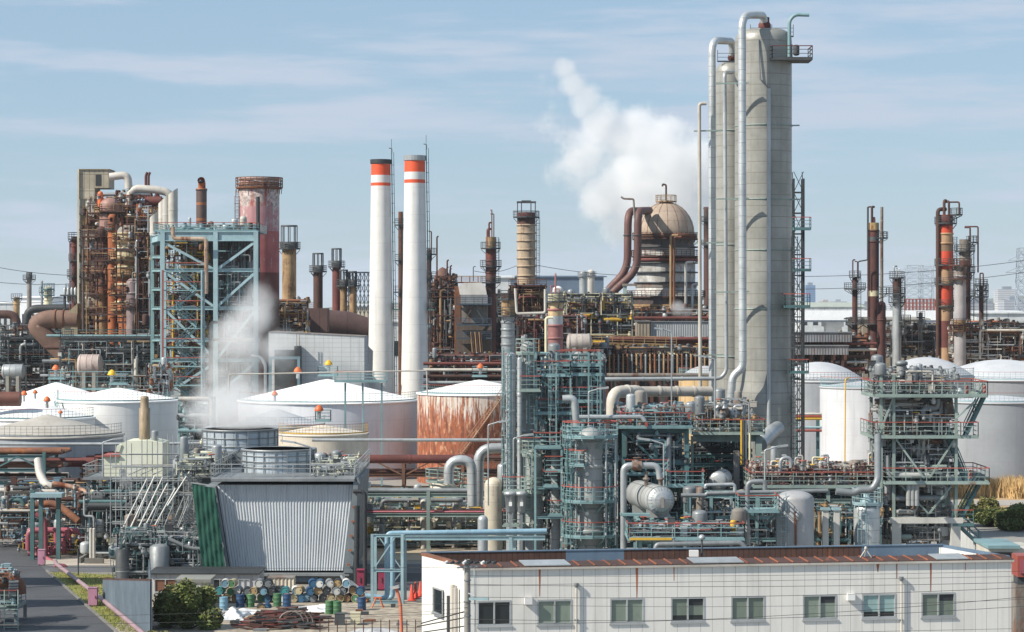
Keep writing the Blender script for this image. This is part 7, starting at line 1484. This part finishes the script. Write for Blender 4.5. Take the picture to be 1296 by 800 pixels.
def shrub(label, px, d, w, h, seed, mat=leafM, n=260, cat='bush', group=None, name='bush', z0=0, size=.13):
    x = X(px, d); R = thing(name, label, cat, (x, d, z0), group); g5 = random.Random(seed); cl = []; wm = S(w, d)
    k = 11
    for i in range(k):
        u = g5.uniform(-.46, .46); q = g5.uniform(.1, .6); zz = (h * (1 - abs(u) * .8)) * g5.uniform(.3, .85); cl.append((x + u * wm, d + g5.uniform(-.3, .3) * wm * .7, zz + z0, wm * .2 * (q + .6), wm * .2 * (q + .5), h * .26))
    crown(cl, n, size, seed).build('crown', mat, R); crown([(c[0], c[1], c[2] + h * .06, c[3] * 1.12, c[4] * 1.12, c[5] * 1.12) for c in cl], n // 6, size * .8, seed + 1).build('outer_leaves', leafY, R); m = MB()  # second, sparser leaf layer is yellow green, set slightly higher and wider
    for c in cl: m.tube([(x + (c[0] - x) * .15, d, z0), (x + (c[0] - x) * .6, d + (c[1] - d) * .5, (c[2] - z0) * .5 + z0), (c[0], c[1], c[2])], [.07, .05, .02], 5)
    m.build('stem', rustD, R); return R
shrub('big round dark green bush at the bottom left behind the fence', 237, 157, 82, 2.9, 21, leafM, 1100, size=.15)
shrub('scraggly yellow green shrub below the dark bush', 200, 147, 50, 1.2, 22, leafY, 500, size=.1); shrub('low dim green shrub at the foot of the dark bush', 262, 146, 60, 1.1, 23, leafM, 500, size=.1)
shrub('dark green shrub at the right edge in front of the dry reeds', 1290, 226, 60, 2.3, 24, leafM, 900, size=.16); shrub('olive shrub left of the edge shrub before the dry reeds', 1258, 230, 55, 1.9, 25, leafM, 700, size=.16)
shrub('yellowing shrub beneath the tower stairs by the path', 1240, 236, 40, 2.6, 26, leafY, 600, size=.16); shrub('small brownish shrub beside the pale path', 1272, 234, 46, 1.5, 27, leafY, 500, size=.16)
g = random.Random(9); m = MB()
for i in range(13000):
    ci = g.randrange(34); g6 = random.Random(ci * 7 + 1); x = 43 + ci * .62 + g6.uniform(-.5, .5) + g.gauss(0, .6); y = 264 + g6.uniform(0, 9) + g.gauss(0, .6); h = g.uniform(.6, 1.8) * (1 + .35 * g6.random()); a = g.uniform(0, 6.28); dx, dy = cos(a) * .05, sin(a) * .05; lx, ly = g.gauss(0, .35), g.gauss(0, .35)
    m.add([(x - dx, y - dy, 0), (x + dx, y + dy, 0), (x + lx * .4 + dx * .8, y + ly * .4 + dy * .8, h * .6), (x + lx + dx * 2.5, y + ly, h), (x + lx * .4 - dx * .8, y + ly * .4 - dy * .8, h * .6)], [(0, 1, 2, 3, 4)])
tag(m.build('reeds', reedM), kind='stuff')
g = random.Random(19); m = MB(); G0, G1, G2, G3 = [V((*GP(*q), .016)) for q in ((152, 800), (60, 724), (150, 728), (135, 764))]
for i in range(7000):
    u, v = g.random(), g.random(); p = (G0 * (1 - u) + G1 * u) * (1 - v) + (V((*GP(190, 800), .016)) * (1 - u) + G2 * u) * v
    s = g.uniform(.05, .16) * (2 if g.random() < .08 else 1); a = g.uniform(0, 6.28); m.add([(p.x, p.y, .01), (p.x + .05 * cos(a), p.y + .05 * sin(a), .01), (p.x + .06 * cos(a * 2), p.y + .06 * sin(a * 3), s)], [(0, 1, 2)])
tag(m.build('grass', M('grass blades', '#8a8c4c', '#6d7a38', rough=.9, streak=False, sc=.7)), kind='stuff')
# white sheet fence at right and hut
R = thing('panel_fence', 'pale panel fence with one dark panel running off to the right', 'fence', (X(1250, 190), 190, 0)); A, B = V((X(1205, 205), 205, 0)), V((X(1330, 158), 158, 0)); n = 22
for i in range(n):
    p, q = A + (B - A) * i / n, A + (B - A) * (i + .97) / n; MB().beam(p + V((0, 0, 1.4)), q + V((0, 0, 1.4)), .08, 2.7).build('panel', (M('pale fence panel', '#bfc2c2', '#a8acac', rust=.04), MATS['blue grey warehouse wall'])[1 if i in (8, 9) else 0], R)
d = 150; R = thing('flat_hut', 'flat hut with teal edged roof peeping over the right end of the roof', 'building', (X(1280, d), d, 0)); MB().box(X(1251, d), X(1310, d), d, d + 4, 0, Z(694, d)).build('wall', M('cream hut wall', '#c2beb2'), R); MB().box(X(1249, d), X(1290, d), d - .3, d + 4.3, Z(694, d) + .002, Z(690, d)).build('roof', teal, R); MB().box(X(1254, d), X(1282, d), d - .05, d - .005, Z(712, d), Z(699, d)).build('window', glassM, R)
d = 142; R = thing('red_cabinet', 'red and grey ribbed cabinets stacked beyond the right end of the white building', 'cabinet', (X(1292, d), d, 0)); MB().box(X(1286, d), X(1310, d), d, d + 2, 0, Z(740, d)).build('body', rustG, R); MB().box(X(1287, d), X(1312, d), d - .2, d + 1.5, Z(730, d), Z(703, d)).build('upper_body', redR, R); MB().box(X(1290, d), X(1308, d), d - .3, d - .21, Z(725, d), Z(708, d)).build('door', pinkR, R); MB().box(X(1288, d), X(1309, d), d, d + 1.2, Z(740, d) + .004, Z(730, d) - .004).build('spacer', dark, R)
# ============================================================ the white building in front
A, B = V((-2.46, 125, 0)), V((26.8, 129.3, 0)); Dd, Cc = V((-4.93, 131.8, 0)), V((24.35, 136.2, 0)); ZT = 7.51
wallM = M('grey white wall panel', '#dddcd7', '#d4d2cd', grime=.1, rust=.0, rough=.75, streak=True, var=0, vseam=(.62, .022), scol='#7d7c78', sc=.25); wallS = M('white side wall', '#dcdbd6', '#d2d1cc', grime=.08, rough=.75, var=0)
R = thing('office_building', 'long white panelled building with rusty roof edge in the foreground', 'building', A)
FW = MB(); t = (B - A).normalized(); nn = V((t.y, -t.x, 0)); L_ = (B - A).length
def onwall(px, A=A, B=B):              # distance along the front wall of the vertical line seen at column px
    k = (px - 648) / F; return (k * A.y - A.x) / ((B - A).normalized().x - k * (B - A).normalized().y)
def wz(py, u): return Z(py, (A + t * u).y)
wins = [(604, 647, 761, 793), (680, 724, 759, 791), (772, 815, 757.5, 789), (849, 892, 756, 788), (925, 968, 755, 787), (1016, 1059, 753.5, 785), (1091, 1134, 752, 784), (1166, 1209, 750.5, 782)]
us = [(onwall(a), onwall(b)) for a, b, _, _ in wins]; zb_, zt_ = wz(789, 8), wz(757.3, 8)
q = lambda u, z, o=0: A + t * u + nn * o + V((0, 0, z))
def wallbox(m, u0, u1, z0, z1): m.poly([q(u0, z0), q(u1, z0), q(u1, z1), q(u0, z1)], -nn * .22)
wallbox(FW, 0, L_, -.0, zb_); wallbox(FW, 0, L_, zt_, ZT - .12); cur = 0
for a, b in us: wallbox(FW, cur, a, zb_ + .0005, zt_ - .0005); cur = b
wallbox(FW, cur, L_, zb_ + .0005, zt_ - .0005); FW.build('front_wall', wallM, R)
m = MB(); m.poly([Dd + V((0, 0, 0)), A + V((-.004, .22, 0)), A + V((-.004, .22, ZT - .13)), Dd + V((0, 0, ZT - .13))], (.22, .05, 0)); m.build('side_wall', wallS, R)
MB().poly([B + V((0, .23, 0)), Cc, Cc + V((0, 0, ZT - .13)), B + V((0, .23, ZT - .13))], (-.22, 0, 0)).build('side_wall', wallM, R)
MB().poly([Dd + V((.3, 0, 0)), Cc - V((.3, 0, 0)), Cc - V((.3, 0, 0)) + V((0, 0, ZT - .9)), Dd + V((.3, 0, ZT - .9))], (0, .2, 0)).build('back_wall', wallM, R)
MB().add([A + V((.3, .5, ZT - 1)), B + V((-.3, .5, ZT - 1)), Cc + V((-.3, -.1, ZT - 1)), Dd + V((.3, -.1, ZT - 1))], [(0, 1, 2, 3)]).build('roof', concD, R)
mz = MB(); [mz.poly([q(u, 6.49), q(u, ZT - .13), q(u + .016, ZT - .13), q(u + .016, 6.49)], nn * .004) for u in ()]
MB().poly([q(0, 6.50), q(L_, 6.50), q(L_, 6.52), q(0, 6.52)], nn * .004).poly([q(0, 3.7), q(L_, 3.7), q(L_, 3.72), q(0, 3.72)], nn * .004).build('panel_joint', M('joint sealant', '#83827e'), R)
rroof = M('rusted standing seam metal', '#553a34', '#40302c', rust=.35, rcol='#b0643a', rough=.8, var=.05); bl3 = M('blue grey flashing', '#667b8e', '#566a80', rust=.1, rough=.5)
back = lambda p, s_: p + (Dd - A).normalized() * s_
m = MB(); m.poly([q(-.1, ZT - .1, .12), q(L_ + .1, ZT - .1, .12), back(q(L_ + .1, ZT + .06), 1.0), back(q(-.1, ZT + .06), 1.0)], (0, 0, .05)); m.build('roof_apron', rroof, R)
m = MB(); u = .3
while u < L_: m.beam(q(u, ZT - .03, .12), back(q(u + .0, ZT + .13), 1.0), .06, .06); u += .82
m.build('standing_seam', M('seam rust', '#9a5f40', '#6f4130', rust=.3, rough=.8), R)
MB().poly([q(-.12, ZT - .2, .14), q(L_ + .12, ZT - .2, .14), q(L_ + .12, ZT - .09, .14), q(-.12, ZT - .09, .14)], -nn * .1).build('gutter', whP, R)
for a, b in ((664, 722), (878, 941), (1185, 1225)): ua, ub = onwall(a), onwall(b); MB().poly([q(ua, ZT - .02, .13), q(ub, ZT - .02, .13), back(q(ub, ZT + .15), .9), back(q(ua, ZT + .15), .9)], (0, 0, .05)).build('patch_sheet', galv, R)
rbm = M('brown ribbed parapet', '#5b4038', '#46332d', rust=.4, rcol='#7f5238', rough=.85, vseam=(.3, .05), scol='#33261f')
def bq(u, z, o=0): return Dd + (Cc - Dd).normalized() * u + V((0, -o, z))
Lb = (Cc - Dd).length
for a, b, mm in ((0, .27, rbm), (.27, .38, bl3), (.38, .84, rbm), (.84, 1.0, bl3)): MB().poly([bq(Lb * a, ZT - .95), bq(Lb * b, ZT - .95), bq(Lb * b, ZT), bq(Lb * a, ZT)], (0, .12, 0)).build('parapet', mm, R)
MB().poly([bq(-.05, ZT + .002, .04), bq(Lb + .05, ZT + .002, .04), bq(Lb + .05, ZT + .06, .04), bq(-.05, ZT + .06, .04)], (0, .22, 0)).build('coping', bl3, R)
MB().poly([Cc + V((0, 0, ZT - .9)), B + V((0, .8, ZT - .9)), B + V((0, .8, ZT + .04)), Cc + V((0, 0, ZT + .04))], (.1, 0, 0)).build('parapet', bl3, R)
MB().poly([Dd + V((.24, 0, ZT - .12)), A + V((.24, .9, ZT - .12)), A + V((.24, .9, ZT + .03)), Dd + V((.24, 0, ZT + .03))], (-.3, 0, 0)).build('verge_cap', rustB, R)
grn = M('grey green blind', '#7f8b7f', '#6f7b70', rough=.35, streak=False, var=.15); lblu = M('pale blue blind', '#8faaa8', '#7f9a99', rough=.35, streak=False)
for i, (a, b) in enumerate(us):
    w = MB(); fw = .05
    for z in (zb_ + .05, zt_ - .05): w.poly([q(a, z - .045, .02), q(b, z - .045, .02), q(b, z + .045, .02), q(a, z + .045, .02)], -nn * .14)
    for u_, o_ in ((a, 0), (b - .08, 0), ((a + b) / 2 - .04, .01)): w.poly([q(u_, zb_ + .096, .021 + o_), q(u_ + .08, zb_ + .096, .021 + o_), q(u_ + .08, zt_ - .096, .021 + o_), q(u_, zt_ - .096, .021 + o_)], -nn * .13)
    win = w.build('window', M('window aluminium', '#aeb2b4', '#9da1a3', rough=.4, metal=.2, streak=False), R)
    MB().poly([q(a + .05, zb_ + .05, -.06), q(b - .05, zb_ + .05, -.06), q(b - .05, zt_ - .05, -.06), q(a + .05, zt_ - .05, -.06)], -nn * .01).build('glass', glassM if i == 0 else (lblu if i == 6 else grn), win)
    if i in (3, 6, 7): MB().poly([q(a + .1, zb_ + .09, -.055), q(b - .1, zb_ + .09, -.055), q(b - .1, zb_ + (.35 if i != 7 else .1), -.055), q(a + .1, zb_ + (.35 if i != 7 else .1), -.055)], nn * .003).build('dark_gap', glassM, win)
    if i in (3, 5, 7): um = (a + b) / 2; MB().poly([q(um + .06, zt_ - .45, -.054), q(b - .1, zt_ - .45, -.054), q(b - .1, zt_ - .1, -.054), q(um + .06, zt_ - .1, -.054)], nn * .003).build('dark_gap', black, win)
    MB().poly([q(a - .05, zb_ - .08, .07), q(b + .05, zb_ - .08, .07), q(b + .05, zb_ - .003, .07), q(a - .05, zb_ - .003, .07)], -nn * .06).build('sill', MATS['window aluminium'], win)
# side window
sA = Dd + (A - Dd) * .30; sB = Dd + (A - Dd) * .52
winpanel(R, sA + V((-.02, 0, 0)), sB + V((-.02, 0, 0)), Z(775, 129.5), Z(744, 129.5), n=1)
for px, t_, b_ in ((729, 741, 830), (1140, 733, 830)):
    u_ = onwall(px); p = q(u_, wz(t_, u_), .12); MB().tube([p, q(u_, .1, .12)], .055, 10).build('downpipe', whP, R); MB().lathe(p.x, p.y, [(.06, p.z - .1), (.12, p.z), (.12, p.z + .14)], 10).build('hopper_head', galvD, R)
    MB().beam(q(u_, wz(b_ - 45, u_), .07), q(u_, wz(b_ - 45, u_) + .06, .07), .2).build('bracket', galvD, R)
for px, py in ((1076, 755), (668, 760)):
    u_ = onwall(px); z = wz(py, u_); MB().poly([q(u_ - .2, z - .18, .02), q(u_ + .2, z - .18, .02), q(u_ + .2, z + .18, .02), q(u_ - .2, z + .18, .02)], nn * .25).build('vent_hood', whiteT, R)
# rust runs below the gutter: thin stain sheets that follow real overflow points
stain = M('rust run stain', '#8d5034', '#a3694b', rust=.0, rough=.85, streak=True, var=.2)
for px, a, b, w in ((806, 716, 758, .16), (1178, 710, 748, .12), (853, 715, 735, .08), (1111, 710, 724, .22), (1135, 712, 732, .07), (1222, 710, 722, .06), (683, 718, 755, .13)):
    u_ = onwall(px); za, zb2 = wz(a, u_), wz(b, u_); MB().add([q(u_ - w * .45, min(za, ZT - .13), .006), q(u_ + w * .45, min(za, ZT - .13), .006), q(u_ + w * .32, (za + zb2) / 2, .006), q(u_ + .015, zb2, .006), q(u_ - .02, zb2, .006), q(u_ - w * .3, (za + zb2) / 2, .006)], [(0, 1, 2, 3, 4, 5)]).build('rust_stain', stain, R)
# pipes and ducts on the side wall
for f_, w, t_ in ((.70, .09, 754), (.80, .14, 740), (.87, .12, 744)):
    p = Dd + (A - Dd) * f_ + V((-.16, 0, 0)); MB().tube([p + V((0, 0, .1)), p + V((0, 0, Z(t_, p.y)))], w, 8).build('downpipe', whP if f_ > .75 else dark, R)
# things on the roof
p = P(879, 704, 131.4)
R2 = thing('flood_lamp', 'white boxed floodlight on a stalk at the roof parapet', 'lamp', (p.x, p.y, ZT - .95), 'roof flood lamps'); MB().tube([(p.x + .4, p.y, ZT - .95), (p.x + .4, p.y, ZT + .75)], .05, 8).build('stalk', dark, R2); MB().box(p.x - .3, p.x + .2, p.y - .25, p.y, Z(705, 131), Z(697, 131)).build('lamp_head', whiteT, R2); MB().lathe(p.x + .4, p.y, [(.01, ZT + .74), (.18, ZT + .8), (.2, ZT + .9), (.12, ZT + 1.03), (.01, ZT + 1.06)], 12).build('dome', galv, R2); MB().tube([(p.x + .4, p.y, ZT + .3), (p.x + .9, p.y, ZT - .9)], .03, 6).build('strut', dark, R2)
p = q(onwall(1100), ZT + .08, -.6); R2 = thing('roof_tripod', 'small white tripod fitting on the rusty roof edge', 'tripod', p); m = MB(); [m.tube([p + V((0, 0, .45)), p + V((a, b, 0))], .03, 6) for a, b in ((-.3, 0), (.3, 0), (0, .3))]; m.build('leg', whP, R2); MB().lathe(p.x, p.y, [(.02, p.z + .4), (.1, p.z + .45), (.06, p.z + .58)], 8).build('knob', whP, R2)
# ============================================================ utility pole and wires
d = 119; x = X(591.5, d); R = thing('utility_pole', 'concrete utility pole with insulator arm before the white corner', 'utility pole', (x, d, 0))
MB().tube([(x, d, 0), (x, d, Z(708, d))], [.2, .14], 16).build('pole', M('pole concrete', '#8f8e8a', '#7e7d79', rough=.8), R)
MB().beam((x - 1.15, d - .16, Z(712.5, d)), (x + 1.3, d - .16, Z(711.5, d)), .09, .09).build('cross_arm', galvD, R); MB().beam((x - .5, d - .2, Z(718, d)), (x + .6, d - .2, Z(716, d)), .08, .08).build('cross_arm', galvD, R)
for i in range(9): xx = x - 1.1 + i * .3; MB().tube([(xx, d - .35, Z(712, d)), (xx + .12, d - .2, Z(710.5, d) + .02 * (i % 2))], .07, 8).lathe(xx + .1, d - .2, [(.05, Z(712, d)), (.09, Z(711.4, d)), (.05, Z(710.8, d)), (.08, Z(710, d)), (.03, Z(709.2, d))], 10).build('insulator', black if i % 3 else whiteT, R)
for i in range(4): a = x - 1 + i * .6; MB().tube([(a, d - .2, Z(711, d)), (a + .3, d - .2, Z(707, d)), (a + .7, d - .2, Z(711, d))], .018, 5).build('jumper_wire', wireM, R)
MB().beam((x + .1, d - .3, Z(757, d)), (x + 1.05, d - .5, Z(754, d) - .1), .2, .1).build('street_lamp_head', tealP, R); MB().tube([(x, d - .1, Z(750, d)), (x + .4, d - .3, Z(754, d))], .03, 6).build('lamp_bracket', galv, R)
for z in (Z(735, d), Z(762, d), Z(780, d)): MB().tube([(x, d, z), (x, d, z + .05)], .19, 12).build('band', galvD, R)
MB().tube([(x + .35, d - .2, Z(715, d)), (x + .38, d - .2, Z(770, d)), (x + .32, d - .1, 0)], .04, 8).build('cable_riser', galv, R)
for k, (pa, pb, dl, dr) in enumerate((((592, 728), (1330, 722), 119, 112), ((592, 739), (1330, 736), 119, 112), ((592, 755), (1330, 742), 119, 110), ((592, 763), (1330, 757), 119, 110), ((592, 783), (1330, 765), 119, 110), ((592, 789), (1330, 752), 119, 112))):
    cable(('topmost', 'second', 'third', 'fourth', 'fifth', 'lowest')[k] + ' wire running right from the utility pole across the white building', P(*pa, dl) + V((0, -.2, 0)), P(*pb, dr), .12 + .05 * k, .009 if k in (0, 3) else .012, grp='wires to the right of the pole')
for k, (pa, pb) in enumerate((((592, 717), (-40, 716)), ((592, 762), (-40, 783)), ((592, 775), (-40, 792)), ((592, 768), (440, 778)))):
    cable(('topmost', 'second', 'third', 'short')[k] + ' wire running left from the utility pole over the yard', P(*pa, 119) + V((0, -.2, 0)), P(*pb, 122), .1, .01, grp='wires to the left of the pole')
for k, (a, b) in enumerate(((533, 592), (528, 592), (536, 592))):
    tag(MB().tube([P(a, (789, 793, 800)[k], 121), P(b, (773, 781, 792)[k], 119)], .035, 6).build('insulated_wire', wireM), ('upper', 'middle', 'lower')[k] + ' thick sleeved wire joining the pole on its left', 'cable', 'thick sleeved wires')
# yard lamps across the plant
for px, py, d, arm, lab in ((653, 712, 0, 0, ''), ):
    pass
for px, t_, b_, d, arm, lab in ((905, 455, 530, 193, -.7, 'yard lamp on a tall mast above the tan tank'), (850, 420, 540, 189, -.7, 'yard lamp on a slim mast above the pump deck'), (840, 562, 620, 176, -1.0, 'yard lamp leaning over the end capped drum'), (948, 510, 548, 190, -.9, 'yard lamp by the column skirt'),
        (618, 538, 640, 186, .8, 'yard lamp over the fat gooseneck pipes'), (650, 555, 600, 185, .8, 'yard lamp between the slim grey columns'), (745, 496, 540, 183, .8, 'yard lamp on the upper teal platform'), (130, 560, 604, 200, .9, 'yard lamp on the cream chamber deck'), (393, 566, 604, 184, -1.2, 'yard lamp on the cooling tower deck'), (968, 570, 620, 178, .9, 'yard lamp at the left end of the valve deck')):
    lamp_pole(X(px, d), d, Z(b_, d), Z(t_, d), arm, lab)
# ============================================================ air and steam
def volmat(name, blobs, dens, nscale, thr, soft, col=(1, 1, 1, 1), aniso=.25, wob=.55):
    m = bpy.data.materials.new(name); m.use_nodes = True; t = m.node_tree; n = t.nodes; L = t.links; n.clear(); out = n.new('ShaderNodeOutputMaterial'); pv = n.new('ShaderNodeVolumePrincipled')
    pv.inputs['Color'].default_value = col; pv.inputs['Anisotropy'].default_value = aniso; L.new(pv.outputs[0], out.inputs['Volume'])
    pos = n.new('ShaderNodeNewGeometry').outputs['Position']; acc = None
    def mt(op, a, b=None, c=None):
        x = n.new('ShaderNodeMath'); x.operation = op
        for i, q in enumerate((a, b, c)):
            if q is None: continue
            if isinstance(q, (int, float)): x.inputs[i].default_value = q
            else: L.new(q, x.inputs[i])
        return x.outputs[0]
    for (bx, by, bz, br, w) in blobs:
        dv = n.new('ShaderNodeVectorMath'); dv.operation = 'DISTANCE'; L.new(pos, dv.inputs[0]); dv.inputs[1].default_value = (bx, by, bz)
        v = mt('MULTIPLY', mt('SUBTRACT', 1.0, mt('DIVIDE', dv.outputs['Value'], br)), w); acc = v if acc is None else mt('MAXIMUM', acc, v)
    nz = n.new('ShaderNodeTexNoise'); nz.inputs['Scale'].default_value = nscale; nz.inputs['Detail'].default_value = 7; nz.inputs['Roughness'].default_value = .62; L.new(pos, nz.inputs[0])
    s = mt('ADD', mt('MULTIPLY', mt('SUBTRACT', nz.outputs[0], .5), wob * 2), acc)
    mr = n.new('ShaderNodeMapRange'); mr.interpolation_type = 'SMOOTHSTEP'; mr.inputs[1].default_value = thr; mr.inputs[2].default_value = thr + soft; mr.inputs[3].default_value = 0; mr.inputs[4].default_value = dens; L.new(s, mr.inputs[0]); L.new(mr.outputs[0], pv.inputs['Density']); return m
def steam(label, blobs, dens, nscale, thr=.08, soft=.5, pad=1.0, wob=.5, rate=1.0):
    xs = [b[0] - b[3] * pad for b in blobs] + [b[0] + b[3] * pad for b in blobs]; ys = [b[1] - b[3] * pad for b in blobs] + [b[1] + b[3] * pad for b in blobs]; zs = [b[2] - b[3] * pad for b in blobs] + [b[2] + b[3] * pad for b in blobs]
    mm = volmat('steam ' + label[:12], blobs, dens, nscale, thr, soft, wob=wob); o = MB().box(min(xs), max(xs), min(ys), max(ys), max(.5, min(zs)), max(zs)).build('steam', mm); return tag(o, label, 'steam', None, 'stuff')
def bl(px, py, d, w, k=1.0): p = P(px, py, d); return (p.x, p.y, p.z, S(w, d), k)
dS = 560
steam('tall white steam plume drifting left behind the grey columns', [bl(716, 86, dS, 24, 1), bl(726, 108, dS, 30, 1.1), bl(742, 132, dS, 38, 1.2), bl(764, 156, dS, 52, 1.3), bl(798, 176, dS, 62, 1.4), bl(836, 200, dS, 68, 1.5), bl(880, 212, dS, 66, 1.5), bl(905, 232, dS, 46, 1.4), bl(900, 254, dS, 26, 1.3), bl(800, 222, dS, 72, 1.4), bl(768, 250, dS, 58, 1.2), bl(735, 200, dS, 70, .9), bl(850, 250, dS, 66, 1.3), bl(786, 290, dS, 52, 1.1), bl(800, 262, dS, 60, 1.3), bl(690, 145, dS, 64, .5), bl(710, 170, dS, 50, .6)], .2, .1, .36, .42, 1.15, 1.0)
steam('veil of steam rising in front of the teal frame', [bl(290, 470, 312, 66, .8), bl(305, 430, 313, 60, 1), bl(322, 400, 314, 46, 1.1), bl(322, 370, 316, 30, .8), bl(300, 500, 311, 64, .9), bl(345, 440, 314, 50, .8), bl(272, 510, 312, 54, .8)], .24, .21, .2, .6, 1.1, .75)
steam('low steam curling off the rear cooling fan', [bl(304, 535, 204, 46, 1.1), bl(338, 525, 206, 46, 1), bl(280, 525, 206, 50, 1.1), bl(300, 508, 208, 48, .8), bl(252, 522, 207, 36, .8)], .34, 1.6, .14, .5, 1.1, .5)
steam('thin steam wisp leaking under the cream chamber', [bl(170, 590, 201, 26, .7), bl(158, 608, 201, 18, .8), bl(200, 575, 201, 22, .5)], .35, .8, .14, .6, 1.1, .5)
steam('small white steam puff at the foot of the domed vessel', [bl(858, 392, 396, 16, 1), bl(868, 396, 396, 12, 1)], .4, .6, .14, .5, 1.1, .4)
hz = bpy.data.materials.new('haze air'); hz.use_nodes = True; n = hz.node_tree.nodes; n.clear(); out = n.new('ShaderNodeOutputMaterial'); pv = n.new('ShaderNodeVolumePrincipled'); pv.inputs['Color'].default_value = (.86, .93, 1, 1); pv.inputs['Density'].default_value = .00006; pv.inputs['Anisotropy'].default_value = 0.2
hz.node_tree.links.new(pv.outputs[0], out.inputs['Volume'])
tag(MB().box(-9100, 9100, -310, 14100, -1.6, 108).build('haze', hz), kind='stuff')
for m_ in bpy.data.materials:
    if m_.name == 'haze air': m_.cycles.homogeneous_volume = True
